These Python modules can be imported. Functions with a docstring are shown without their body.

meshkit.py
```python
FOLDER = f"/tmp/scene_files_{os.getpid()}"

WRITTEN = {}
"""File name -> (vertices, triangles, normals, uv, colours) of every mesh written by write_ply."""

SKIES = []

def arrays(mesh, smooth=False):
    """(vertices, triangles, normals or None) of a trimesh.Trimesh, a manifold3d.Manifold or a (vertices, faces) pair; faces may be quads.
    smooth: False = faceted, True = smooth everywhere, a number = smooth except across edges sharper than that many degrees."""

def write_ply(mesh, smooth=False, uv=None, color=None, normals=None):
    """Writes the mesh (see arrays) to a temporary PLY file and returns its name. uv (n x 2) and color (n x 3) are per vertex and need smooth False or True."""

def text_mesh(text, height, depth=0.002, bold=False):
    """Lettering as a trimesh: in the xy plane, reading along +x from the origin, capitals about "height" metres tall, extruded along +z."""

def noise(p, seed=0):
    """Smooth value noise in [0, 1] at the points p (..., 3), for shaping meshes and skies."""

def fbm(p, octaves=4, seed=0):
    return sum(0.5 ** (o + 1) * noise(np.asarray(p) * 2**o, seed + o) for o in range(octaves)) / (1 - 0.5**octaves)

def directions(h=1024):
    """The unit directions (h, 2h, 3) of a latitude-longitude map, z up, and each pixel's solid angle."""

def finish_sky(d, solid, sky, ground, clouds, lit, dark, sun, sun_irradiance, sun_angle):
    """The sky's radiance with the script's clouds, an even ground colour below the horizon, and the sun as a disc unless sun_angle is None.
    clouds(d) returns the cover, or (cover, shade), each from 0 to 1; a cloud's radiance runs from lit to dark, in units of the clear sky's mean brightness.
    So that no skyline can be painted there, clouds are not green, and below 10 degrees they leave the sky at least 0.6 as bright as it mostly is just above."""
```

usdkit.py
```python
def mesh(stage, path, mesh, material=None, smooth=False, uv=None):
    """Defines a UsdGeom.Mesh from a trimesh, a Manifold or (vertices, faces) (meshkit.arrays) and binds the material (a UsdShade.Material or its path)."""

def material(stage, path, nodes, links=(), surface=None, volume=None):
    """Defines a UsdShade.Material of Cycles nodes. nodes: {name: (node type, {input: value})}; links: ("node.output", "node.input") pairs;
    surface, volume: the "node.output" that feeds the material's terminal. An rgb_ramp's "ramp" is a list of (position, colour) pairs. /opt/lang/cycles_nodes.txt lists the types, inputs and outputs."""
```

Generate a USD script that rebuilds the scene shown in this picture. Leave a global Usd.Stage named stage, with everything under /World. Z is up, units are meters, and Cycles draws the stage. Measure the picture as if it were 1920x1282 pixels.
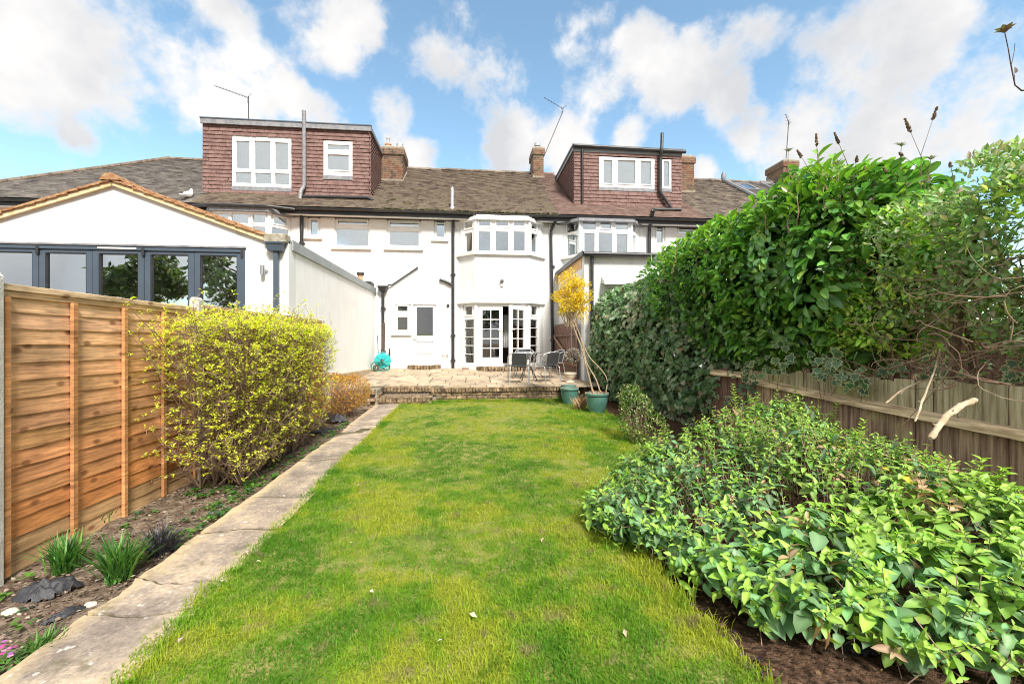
import math, random
import numpy as np, trimesh, usdkit, meshkit
from shapely.geometry import Polygon, box as sbox
from shapely.ops import unary_union
from pxr import Usd, UsdGeom, UsdLux, UsdShade, Gf, Sdf, Vt

stage = Usd.Stage.CreateInMemory()
UsdGeom.SetStageUpAxis(stage, UsdGeom.Tokens.z)
UsdGeom.Xform.Define(stage, '/World')
UsdGeom.Scope.Define(stage, '/World/Looks')

# ---------------------------------------------------------------- camera, sky, sun, exposure
CAMZ, FPX, PSI = 0.84, 800.0, math.atan(80 / 800.0)
SN, CS = math.sin(PSI), math.cos(PSI)
EXPOSURE = 2.4
SUN_AZ, SUN_EL = math.radians(163), math.radians(47)      # azimuth from +Y towards +X
SUN_I, SKY_S = 0.37, 0.10
cam = UsdGeom.Camera.Define(stage, '/World/camera')
cam.CreateHorizontalApertureAttr(36.0)
cam.CreateVerticalApertureAttr(36.0 * 683 / 1024)
cam.CreateFocalLengthAttr(36.0 * FPX / 1920)
cam.CreateClippingRangeAttr(Gf.Vec2f(0.05, 2000))
cam.CreateExposureAttr(EXPOSURE)
M = Gf.Matrix4d(1)
M.SetRow(0, Gf.Vec4d(CS, -SN, 0, 0)); M.SetRow(1, Gf.Vec4d(0, 0, 1, 0))
M.SetRow(2, Gf.Vec4d(-SN, -CS, 0, 0)); M.SetRow(3, Gf.Vec4d(0, 0, CAMZ, 1))
cam.AddTransformOp().Set(M)

sun = UsdLux.DistantLight.Define(stage, '/World/sun')
sun.CreateIntensityAttr(SUN_I); sun.CreateAngleAttr(15.0); sun.CreateNormalizeAttr(True)
sun.CreateColorAttr(Gf.Vec3f(1.0, 0.955, 0.88))
sd = np.array([math.sin(SUN_AZ) * math.cos(SUN_EL), math.cos(SUN_AZ) * math.cos(SUN_EL), math.sin(SUN_EL)])
zx = sd; xx = np.cross([0, 0, 1.0], zx); xx /= np.linalg.norm(xx); yx = np.cross(zx, xx)
S = Gf.Matrix4d(1)
S.SetRow(0, Gf.Vec4d(*xx, 0)); S.SetRow(1, Gf.Vec4d(*yx, 0)); S.SetRow(2, Gf.Vec4d(*zx, 0))
sun.AddTransformOp().Set(S)


def ray(px, py):
    a, b = (px - 960) / FPX, (641 - py) / FPX
    return np.array([SN + CS * a, CS - SN * a, b])


def make_sky():
    n = {"tc": ("texture_coordinate", {}),
         "sky": ("sky_texture", {"sky_type": "single_scattering", "sun_disc": False, "sun_elevation": SUN_EL, "sun_rotation": SUN_AZ, "altitude": 50.0,
                                 "air_density": 1.0, "aerosol_density": 0.6, "ozone_density": 2.0}),
         "warp": ("noise_texture", {"scale": 3.1, "detail": 3.0}),
         "wsub": ("mix_vector", {"fac": 0.10, "use_clamp": False}),
         "big": ("noise_texture", {"scale": 1.9, "detail": 9.0, "roughness": 0.58}),
         "fine": ("noise_texture", {"scale": 5.4, "detail": 11.0, "roughness": 0.60}),
         "shade": ("noise_texture", {"scale": 3.6, "detail": 5.0, "roughness": 0.55})}
    L = [("tc.generated", "warp.vector"), ("tc.generated", "wsub.a"), ("warp.color", "wsub.b")]
    for t in ("big", "fine", "shade"):
        L.append(("tc.generated", t + ".vector"))
    blobs = [(20, 100, 190), (150, 90, 190), (270, 140, 180), (380, 190, 150), (480, 215, 110), (545, 190, 60), (430, 40, 75), (455, 95, 60), (620, 20, 110), (625, 85, 70),
             (625, 230, 70), (735, 225, 62), (780, 300, 60), (970, 275, 85), (1045, 275, 75), (1180, 262, 45), (1320, 325, 45), (150, 255, 55),
             (1210, 85, 70), (1270, 140, 85), (1370, 170, 95), (1440, 60, 95), (1560, 90, 190), (1720, 70, 230), (1880, 120, 230), (1500, 230, 150), (1660, 250, 190), (1820, 270, 160), (1420, 240, 90), (1950, 260, 150)]
    last = None
    for k, (px, py, r) in enumerate(blobs):
        d = ray(px, py); d /= np.linalg.norm(d)
        e = ray(px + r, py); e /= np.linalg.norm(e)
        ang = math.acos(float(d @ e)) * 1.15
        n[f"b{k}"] = ("normal", {"direction": tuple(d)})
        n[f"m{k}"] = ("map_range", {"from_min": math.cos(ang), "from_max": 1.0, "to_min": 0.0, "to_max": 0.80, "clamp": True})
        L += [("tc.generated", f"b{k}.normal"), (f"b{k}.dot", f"m{k}.value")]
        if last is None:
            last = f"m{k}.result"
        else:
            n[f"x{k}"] = ("math", {"math_type": "smoothmax", "value3": 0.25})
            L += [(last, f"x{k}.value1"), (f"m{k}.result", f"x{k}.value2")]
            last = f"x{k}.value"
    # outside the view the same broken cloud goes on from noise alone
    f = ray(960, 420); f /= np.linalg.norm(f)
    n["vd"] = ("normal", {"direction": tuple(f)})
    n["vm"] = ("map_range", {"from_min": 0.42, "from_max": 0.62, "to_min": 1.0, "to_max": 0.0, "clamp": True})
    n["far"] = ("map_range", {"from_min": 0.25, "from_max": 0.65, "to_min": 0.85, "to_max": 1.25, "clamp": True})
    n["farm"] = ("math", {"math_type": "multiply"})
    n["mx"] = ("math", {"math_type": "maximum"})
    n["fs"] = ("math", {"math_type": "multiply_add", "value2": 2.9, "value3": -1.66})
    n["bs"] = ("math", {"math_type": "multiply_add", "value2": 1.2, "value3": -0.58})
    n["add"] = ("math", {"math_type": "add"}); n["add2"] = ("math", {"math_type": "add"})
    n["cov"] = ("map_range", {"range_type": "smoothstep", "from_min": 0.16, "from_max": 0.66, "to_min": 0.0, "to_max": 1.0, "clamp": True})
    n["shr"] = ("map_range", {"from_min": 0.42, "from_max": 0.62, "to_min": 0.0, "to_max": 0.8, "clamp": True})
    n["shc"] = ("math", {"math_type": "multiply"})
    n["ccol"] = ("mix_color", {"a": (CLOUD * 1.0, CLOUD * 0.985, CLOUD * 0.97), "b": (CLOUD * 0.62, CLOUD * 0.64, CLOUD * 0.68), "use_clamp": False})
    n["skyt"] = ("mix_color", {"blend_type": "multiply", "fac": 1.0, "b": (0.56, 0.60, 0.52), "use_clamp": False})
    n["mix"] = ("mix_color", {"use_clamp": False})
    n["bg"] = ("background_shader", {"strength": SKY_S})
    L += [("tc.generated", "vd.normal"), ("vd.dot", "vm.value"), ("big.fac", "far.value"), ("far.result", "farm.value1"), ("vm.result", "farm.value2"),
          (last, "mx.value1"), ("farm.value", "mx.value2"), ("fine.fac", "fs.value1"), ("big.fac", "bs.value1"), ("mx.value", "add.value1"), ("fs.value", "add.value2"),
          ("add.value", "add2.value1"), ("bs.value", "add2.value2"), ("add2.value", "cov.value"), ("shade.fac", "shr.value"), ("shr.result", "shc.value1"), ("cov.result", "shc.value2"),
          ("shc.value", "ccol.fac"), ("sky.color", "skyt.a"), ("cov.result", "mix.fac"), ("skyt.result", "mix.a"), ("ccol.result", "mix.b"), ("mix.result", "bg.color")]
    return usdkit.material(stage, '/World/Looks/sky_air', n, L, surface="bg.background")


CLOUD = 1.98
dome = UsdLux.DomeLight.Define(stage, '/World/sky')
dome.CreateIntensityAttr(1.0)
UsdShade.MaterialBindingAPI.Apply(dome.GetPrim()).Bind(make_sky())
dome.GetPrim().SetCustomDataByKey('kind', 'structure')
dome.GetPrim().SetCustomDataByKey('label', 'pale blue sky with heaped white and grey clouds')

# ---------------------------------------------------------------- helpers
RNG = np.random.default_rng(7)
USED = {}


def fresh(name, parent):
    base = str(parent) + '/' + name
    k = USED.get(base, 0)
    USED[base] = k + 1
    return base if k == 0 else f'{base}_{k:03d}'


def tag(prim, label=None, cat=None, group=None, kind=None):
    for k, v in (('label', label), ('category', cat), ('group', group), ('kind', kind)):
        if v:
            prim.SetCustomDataByKey(k, v)
    return prim


def path_of(p):
    return '/World' if p is None else (p if isinstance(p, str) else str(p.GetPath()))


def thing(name, label, cat, loc=(0, 0, 0), rz=0.0, group=None, kind=None):
    x = UsdGeom.Xform.Define(stage, fresh(name, '/World'))
    if any(loc):
        x.AddTranslateOp().Set(Gf.Vec3d(*map(float, loc)))
    if rz:
        x.AddRotateZOp().Set(float(math.degrees(rz)))
    return tag(x.GetPrim(), label, cat, group, kind)


def vnormals(v, f):
    n = np.zeros_like(v)
    c = np.cross(v[f[:, 1]] - v[f[:, 0]], v[f[:, 2]] - v[f[:, 0]])
    for k in range(3):
        np.add.at(n, f[:, k], c)
    l = np.linalg.norm(n, axis=1, keepdims=True)
    return np.where(l > 0, n / np.maximum(l, 1e-20), [0, 0, 1.0])


def put(name, mesh, m, parent=None, label=None, cat=None, group=None, kind=None, smooth=False, tint=None):
    """ONE Mesh prim under parent (or /World)."""
    path = fresh(name, path_of(parent))
    if isinstance(mesh, MB):
        tint = mesh.tint() if tint is None else tint
        v, f = mesh.arrays()
    else:
        v, f = mesh if isinstance(mesh, tuple) else (np.array(mesh.vertices), np.array(mesh.faces))
    nrm = None
    v, f = np.asarray(v, float), np.asarray(f, int)
    if not isinstance(mesh, MB) and tint is None:                  # drop points that no face uses
        us = np.unique(f)
        if len(us) < len(v):
            mp_ = np.zeros(len(v), int); mp_[us] = np.arange(len(us)); v, f = v[us], mp_[f]
    if smooth is True:
        nrm = vnormals(v, f)
    elif smooth:
        v, f, nrm = meshkit.arrays((v, f), smooth)
    g = UsdGeom.Mesh.Define(stage, path)
    g.CreatePointsAttr(Vt.Vec3fArray.FromNumpy(np.ascontiguousarray(v, np.float32)))
    g.CreateFaceVertexCountsAttr(Vt.IntArray.FromNumpy(np.full(len(f), 3, np.int32)))
    g.CreateFaceVertexIndicesAttr(Vt.IntArray.FromNumpy(np.ascontiguousarray(f, np.int32).ravel()))
    g.CreateSubdivisionSchemeAttr('none')
    g.CreateDoubleSidedAttr(True)
    if nrm is not None:
        g.CreateNormalsAttr(Vt.Vec3fArray.FromNumpy(np.ascontiguousarray(nrm, np.float32)))
        g.SetNormalsInterpolation('vertex')
    if tint is not None:
        tint = np.asarray(tint, np.float32)
        if tint.ndim == 1:
            tint = np.tile(tint, (len(v), 1))
        UsdGeom.PrimvarsAPI(g).CreatePrimvar('tint', Sdf.ValueTypeNames.Color3fArray, 'vertex').Set(Vt.Vec3fArray.FromNumpy(np.ascontiguousarray(tint)))
    UsdShade.MaterialBindingAPI.Apply(g.GetPrim()).Bind(m)
    return tag(g.GetPrim(), label, cat, group, kind)


def dup(src, label, loc, rz=0.0):
    """another of the same kind: a reference to the first one's parts, with its own place and label"""
    base = str(src.GetPath()).split('/')[-1]
    t = thing(base, label, src.GetCustomDataByKey('category'), loc, rz, src.GetCustomDataByKey('group'))
    for c in src.GetChildren():
        o = stage.DefinePrim(t.GetPath().AppendChild(c.GetName()))
        o.GetReferences().AddInternalReference(c.GetPath())
    return t


BOXF = np.array([[0, 3, 2], [0, 2, 1], [4, 5, 6], [4, 6, 7], [0, 1, 5], [0, 5, 4], [1, 2, 6], [1, 6, 5], [2, 3, 7], [2, 7, 6], [3, 0, 4], [3, 4, 7]])


class MB:
    def __init__(self):
        self.v, self.f, self.c, self.n, self.col = [], [], [], 0, None

    def add(self, v, f, col=None):
        v = np.asarray(v, float); f = np.asarray(f, int)
        self.v.append(v); self.f.append(f + self.n); self.n += len(v)
        self.c.append(np.broadcast_to(np.asarray(col if col is not None else (0.5, 0.5, 0.5), float), (len(v), 3)))
        if col is not None:
            self.col = True
        return self

    def tint(self):
        return np.vstack(self.c) if self.col else None

    def arrays(self):
        return np.vstack(self.v), np.vstack(self.f)

    def hexa(self, c, col=None):
        return self.add(c, BOXF, col)

    def box(self, x0, x1, y0, y1, z0, z1, col=None):
        return self.hexa([(x0, y0, z0), (x1, y0, z0), (x1, y1, z0), (x0, y1, z0), (x0, y0, z1), (x1, y0, z1), (x1, y1, z1), (x0, y1, z1)], col)

    def bbox(self, x0, x1, y0, y1, z0, z1, b=0.006, col=None):
        """box with chamfered edges"""
        pts = []
        for sx in (0, 1):
            for sy in (0, 1):
                for sz in (0, 1):
                    p = np.array([(x0, x1)[sx], (y0, y1)[sy], (z0, z1)[sz]], float)
                    s = np.array([1 - 2 * sx, 1 - 2 * sy, 1 - 2 * sz]) * b
                    for k in range(3):
                        q = p + s; q[k] = p[k]; pts.append(q)
        h = trimesh.convex.convex_hull(np.array(pts))
        return self.add(h.vertices, h.faces, col)

    def obox(self, c, half, rot=None, col=None):
        h = np.asarray(half, float)
        s = np.array([(-1, -1, -1), (1, -1, -1), (1, 1, -1), (-1, 1, -1), (-1, -1, 1), (1, -1, 1), (1, 1, 1), (-1, 1, 1)]) * h
        if rot is not None:
            s = s @ np.asarray(rot).T
        return self.hexa(s + np.asarray(c, float), col)

    def tube(self, pts, r, sides=6, caps=True, col=None):
        p = np.asarray(pts, float); r = np.broadcast_to(np.asarray(r, float), (len(p),))
        t = np.gradient(p, axis=0); t /= np.linalg.norm(t, axis=1, keepdims=True) + 1e-12
        ref = np.array([0, 0, 1.0]) if abs(t[:, 2]).mean() < 0.9 else np.array([1.0, 0, 0])
        a = np.cross(t, ref); a /= np.linalg.norm(a, axis=1, keepdims=True) + 1e-12
        b = np.cross(t, a); ang = np.arange(sides) * 2 * np.pi / sides
        v = p[:, None] + r[:, None, None] * (np.cos(ang)[None, :, None] * a[:, None] + np.sin(ang)[None, :, None] * b[:, None])
        i, j = np.meshgrid(np.arange(len(p) - 1), np.arange(sides), indexing='ij')
        q = np.stack([i * sides + j, i * sides + (j + 1) % sides, (i + 1) * sides + (j + 1) % sides, (i + 1) * sides + j], -1).reshape(-1, 4)
        f = np.vstack([q[:, [0, 2, 1]], q[:, [0, 3, 2]]])
        v = v.reshape(-1, 3)
        if caps and sides > 3:
            k = np.arange(1, sides - 1)
            e = (len(p) - 1) * sides
            f = np.vstack([f, np.stack([0 * k, k, k + 1], 1), np.stack([0 * k + e, k + 1 + e, k + e], 1)])
        return self.add(v, f, col)

    def lathe(self, prof, c=(0, 0, 0), n=24, col=None):
        pr = np.asarray(prof, float); ang = np.arange(n) * 2 * np.pi / n
        v = np.stack([pr[:, None, 0] * np.cos(ang), pr[:, None, 0] * np.sin(ang), np.broadcast_to(pr[:, None, 1], (len(pr), n))], -1).reshape(-1, 3) + np.asarray(c, float)
        i, j = np.meshgrid(np.arange(len(pr) - 1), np.arange(n), indexing='ij')
        q = np.stack([i * n + j, i * n + (j + 1) % n, (i + 1) * n + (j + 1) % n, (i + 1) * n + j], -1).reshape(-1, 4)
        return self.add(v, np.vstack([q[:, [0, 1, 2]], q[:, [0, 2, 3]]]), col)

    def extrude(self, poly, fn, a, b, col=None):
        """shapely polygon in (u, z), swept from n=a to n=b; fn(u, n, z) gives the point"""
        for g in getattr(poly, 'geoms', [poly]):
            if g.is_empty or g.area < 1e-8:
                continue
            m = trimesh.creation.extrude_polygon(g, 1.0, engine='earcut')
            v = np.array(m.vertices)
            self.add(fn(v[:, 0], a + (b - a) * v[:, 2], v[:, 1]), m.faces, col)
        return self


class Plane:
    """an upright plane through (x, y); u runs along angle a, n points out of the wall towards the garden"""
    def __init__(self, x, y, a=0.0):
        self.p = np.array([x, y]); self.u = np.array([math.cos(a), math.sin(a)]); self.n = np.array([math.sin(a), -math.cos(a)]); self.a = a

    def __call__(self, u, n, z):
        u, n, z = np.broadcast_arrays(np.asarray(u, float), np.asarray(n, float), np.asarray(z, float))
        return np.stack([self.p[0] + u * self.u[0] + n * self.n[0], self.p[1] + u * self.u[1] + n * self.n[1], z], -1)

    def at(self, px, py):
        """(u, z) of the wall point seen at this place of the photograph"""
        d = ray(px, py)
        t = float(self.n @ self.p) / float(self.n @ d[:2])
        q = d[:2] * t - self.p
        return float(q @ self.u), CAMZ + d[2] * t

    def rect(self, l, t, r, b):
        (u0, z1), (u1, z0) = self.at(l, (t + b) / 2), self.at(r, (t + b) / 2)
        um = (l + r) / 2
        return u0, self.at(um, b)[1], u1, self.at(um, t)[1]      # u0, z0, u1, z1


def at_z(px, py, z):
    d = ray(px, py); t = (z - CAMZ) / d[2]
    return d * t + [0, 0, CAMZ]


def at_d(px, py, D):
    return ray(px, py) * D + [0, 0, CAMZ]


def unit(a):
    a = np.asarray(a, float)
    return a / np.maximum(np.linalg.norm(a, axis=-1, keepdims=True), 1e-12)


# ---------------------------------------------------------------- materials
def lk(name):
    return '/World/Looks/' + name


MATS = {}


def mat(name, c0, c1=None, c2=None, scale=6.0, detail=4.0, rough=0.6, bump=0.0, bscale=40.0, metallic=0.0, spec=0.5, stretch=None, island=0.0, obj=0.0, mossy=None, mstretch=None, bdist=0.02, coat=0.0):
    """noise between two or three colours + fine relief; island: brightness change per separate piece"""
    n = {"g": ("geometry", {}), "p": ("principled_bsdf", {"roughness": rough, "metallic": metallic, "specular_ior_level": spec, "coat_weight": coat})}
    L = []
    vec = "g.position"
    if stretch is not None:
        n["mp"] = ("mapping", {"scale": stretch}); L.append(("g.position", "mp.vector")); vec = "mp.vector"
    col = None
    if c1 is not None:
        st = [(0.40, c0), (0.60, c1)] if c2 is None else [(0.37, c0), (0.5, c1), (0.63, c2)]
        n["t"] = ("noise_texture", {"scale": scale, "detail": detail, "roughness": 0.6}); n["r"] = ("rgb_ramp", {"ramp": st})
        L += [(vec, "t.vector"), ("t.fac", "r.fac")]
        col = "r.color"
    if mossy is not None:
        n["mt"] = ("noise_texture", {"scale": mossy[1], "detail": 6.0, "roughness": 0.65}); n["mr"] = ("map_range", {"from_min": mossy[2], "from_max": mossy[2] + 0.12, "to_min": 0.0, "to_max": mossy[3], "clamp": True})
        n["mm"] = ("mix_color", {"b": mossy[0]})
        if mstretch is not None:
            n["ms"] = ("mapping", {"scale": mstretch}); L += [("g.position", "ms.vector"), ("ms.vector", "mt.vector")]
        else:
            L.append(("g.position", "mt.vector"))
        L += [("mt.fac", "mr.value"), ("mr.result", "mm.fac")]
        if col:
            L.append((col, "mm.a"))
        else:
            n["mm"][1]["a"] = c0
        col = "mm.result"
    if island or obj:
        src = "g.random_per_island"
        if obj:
            n["oi"] = ("object_info", {}); src = "oi.random"
        k = island or obj
        n["ir"] = ("map_range", {"to_min": 1 - k, "to_max": 1 + k}); n["hs"] = ("hsv", {"color": c0})
        L += [(src, "ir.value"), ("ir.result", "hs.value")]
        if col:
            L.append((col, "hs.color"))
        col = "hs.color"
    if col:
        L.append((col, "p.base_color"))
    else:
        n["p"][1]["base_color"] = c0
    if bump:
        n["bt"] = ("noise_texture", {"scale": bscale, "detail": 5.0, "roughness": 0.6}); n["b"] = ("bump", {"strength": bump, "distance": bdist})
        L += [(vec, "bt.vector"), ("bt.fac", "b.height"), ("b.normal", "p.normal")]
    MATS[name] = usdkit.material(stage, lk(name), n, L, surface="p.BSDF")
    return MATS[name]


def tintmat(name, rough=0.4, spec=0.5, trans=0.25, bump=0.0, bscale=60.0, stretch=None, grain=0.0, gscale=20.0):
    """colour from the piece's own tint"""
    n = {"at": ("attribute", {"attribute": "tint"}), "g": ("geometry", {}), "p": ("principled_bsdf", {"roughness": rough, "specular_ior_level": spec})}
    L, col, vec, out = [], "at.color", "g.position", "p.BSDF"
    if stretch is not None:
        n["mp"] = ("mapping", {"scale": stretch}); L.append(("g.position", "mp.vector")); vec = "mp.vector"
    if grain:
        n["gt"] = ("noise_texture", {"scale": gscale, "detail": 6.0, "roughness": 0.65}); n["gr"] = ("map_range", {"from_min": 0.25, "from_max": 0.75, "to_min": 1 - grain, "to_max": 1 + grain}); n["gh"] = ("hsv", {})
        L += [(vec, "gt.vector"), ("gt.fac", "gr.value"), ("gr.result", "gh.value"), (col, "gh.color")]
        col = "gh.color"
    L.append((col, "p.base_color"))
    if bump:
        n["bt"] = ("noise_texture", {"scale": bscale, "detail": 5.0}); n["b"] = ("bump", {"strength": bump, "distance": 0.01})
        L += [(vec, "bt.vector"), ("bt.fac", "b.height"), ("b.normal", "p.normal")]
    if trans:
        n["tl"] = ("translucent_bsdf", {}); n["tb"] = ("mix_color", {"blend_type": "multiply", "fac": 1.0, "b": (1.5, 1.7, 0.8), "use_clamp": False}); n["mx"] = ("mix_closure", {"fac": trans})
        L += [(col, "tb.a"), ("tb.result", "tl.color"), ("p.BSDF", "mx.closure1"), ("tl.BSDF", "mx.closure2")]
        out = "mx.closure"
    MATS[name] = usdkit.material(stage, lk(name), n, L, surface=out)
    return MATS[name]


def glass(name, base, tint, rough=0.0):
    n = {"fr": ("fresnel", {"IOR": 1.5}), "a": ("math", {"math_type": "add", "value2": base, "use_clamp": True}), "t": ("transparent_bsdf", {"color": (0.86, 0.9, 0.9)}),
         "gl": ("glossy_bsdf", {"color": tint, "roughness": rough}), "mx": ("mix_closure", {})}
    L = [("fr.fac", "a.value1"), ("a.value", "mx.fac"), ("t.BSDF", "mx.closure1"), ("gl.BSDF", "mx.closure2")]
    MATS[name] = usdkit.material(stage, lk(name), n, L, surface="mx.closure")
    return MATS[name]

# ---------------------------------------------------------------- the materials of the place
render_white = mat('white_render', (0.70, 0.70, 0.685), (0.76, 0.76, 0.75), scale=1.3, detail=6, rough=0.9, bump=0.25, bscale=90, spec=0.2, mossy=((0.40, 0.38, 0.33), 1.7, 0.55, 0.36), mstretch=(1.6, 1.6, 0.45), bdist=0.006)
render_side = mat('stained_white_render', (0.79, 0.785, 0.77), (0.83, 0.83, 0.82), scale=1.6, detail=7, rough=0.9, spec=0.2, stretch=(2.5, 2.5, 0.9), mossy=((0.62, 0.58, 0.49), 1.2, 0.58, 0.3))
render_smooth = mat('smooth_white_render', (0.72, 0.72, 0.715), (0.68, 0.68, 0.675), scale=2.0, rough=0.85, bump=0.06, bscale=70, spec=0.25, mossy=((0.47, 0.455, 0.41), 2.1, 0.57, 0.4), mstretch=(1.8, 1.8, 0.5), bdist=0.004)
upvc = mat('white_upvc', (0.83, 0.83, 0.82), (0.79, 0.79, 0.77), scale=5, rough=0.35)
white_sill = mat('white_sill', (0.70, 0.69, 0.65), (0.60, 0.58, 0.53), scale=9, rough=0.7, bump=0.1)
anthracite = mat('anthracite_aluminium', (0.060, 0.085, 0.115), (0.055, 0.075, 0.10), scale=3, rough=0.4)
black_plastic = mat('black_plastic', (0.018, 0.018, 0.020), (0.030, 0.030, 0.032), scale=7, rough=0.4)
black_paint = mat('black_paint', (0.022, 0.021, 0.021), (0.05, 0.047, 0.043), scale=14, rough=0.5, bump=0.15)
lead = mat('lead_flashing', (0.16, 0.165, 0.18), (0.24, 0.24, 0.25), scale=8, rough=0.55, bump=0.1)
coping_grey = mat('grey_coping', (0.24, 0.27, 0.28), (0.29, 0.32, 0.33), scale=4, rough=0.5)
dormer_tile = mat('red_brown_tile', (0.20, 0.115, 0.10), (0.28, 0.175, 0.155), scale=5, rough=0.8, island=0.24, spec=0.25, bump=0.15)
old_tile = mat('old_clay_tile', (0.174, 0.145, 0.123), (0.29, 0.239, 0.196), (0.42, 0.348, 0.275), scale=3.2, detail=8, rough=0.9, island=0.38, spec=0.2, bump=0.5, bscale=30, mossy=((0.16, 0.135, 0.08), 2.2, 0.57, 0.6))
mossy_tile = mat('mossy_clay_tile', (0.176, 0.132, 0.101), (0.311, 0.243, 0.189), (0.432, 0.358, 0.27), scale=3.2, detail=8, rough=0.95, island=0.4, spec=0.15, bump=0.7, bscale=25, mossy=((0.155, 0.13, 0.065), 3.2, 0.52, 0.7))
new_tile = mat('new_red_roof_tile', (0.235, 0.155, 0.13), (0.32, 0.22, 0.185), scale=4, rough=0.8, island=0.2, spec=0.25, bump=0.1)
grey_tile = mat('grey_brown_tile', (0.176, 0.155, 0.142), (0.284, 0.257, 0.23), scale=2.5, detail=7, rough=0.9, island=0.25, spec=0.2, bump=0.3, mossy=((0.2, 0.16, 0.08), 2.4, 0.60, 0.6))
moss = mat('moss', (0.05, 0.05, 0.02), (0.11, 0.095, 0.045), scale=20, rough=1.0, bump=0.8)
brick_red = mat('chimney_brick', (0.256, 0.122, 0.0822), (0.352, 0.229, 0.149), (0.16, 0.114, 0.0897), scale=4, rough=0.9, island=0.35, spec=0.2, bump=0.4, mossy=((0.16, 0.14, 0.09), 3, 0.60, 0.6))
mortar = mat('mortar', (0.21, 0.18, 0.14), (0.30, 0.26, 0.21), scale=15, rough=1.0, bump=0.4)
flaunch = mat('cement_flaunching', (0.22, 0.19, 0.13), (0.36, 0.33, 0.27), scale=12, rough=1.0, bump=0.4)
terracotta = mat('terracotta', (0.50, 0.25, 0.13), (0.58, 0.33, 0.20), scale=12, rough=0.85, bump=0.2)
verge_tile = mat('terracotta_verge', (0.36, 0.16, 0.07), (0.52, 0.33, 0.17), scale=14, detail=6, rough=0.9, island=0.25, bump=0.4)
verge_mortar = mat('verge_mortar', (0.60, 0.42, 0.22), (0.68, 0.55, 0.36), scale=12, rough=1.0, bump=0.3)
steel = mat('brushed_steel', (0.55, 0.55, 0.56), rough=0.35, metallic=1.0)
galv = mat('galvanised_metal', (0.42, 0.43, 0.44), (0.55, 0.56, 0.57), scale=12, rough=0.5, metallic=0.6)
patio_brick = mat('weathered_brick', (0.085, 0.062, 0.042), (0.20, 0.14, 0.085), (0.34, 0.25, 0.15), scale=9, detail=8, rough=0.95, spec=0.15, bump=0.6, bscale=45, obj=0.28, mossy=((0.13, 0.115, 0.05), 5, 0.56, 0.6))
slab = mat('buff_patio_slab', (0.34, 0.265, 0.175), (0.44, 0.35, 0.25), (0.26, 0.21, 0.155), scale=2.4, detail=9, rough=0.9, spec=0.2, bump=0.4, bscale=40, obj=0.14, mossy=((0.17, 0.145, 0.10), 3.2, 0.56, 0.55))
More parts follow.
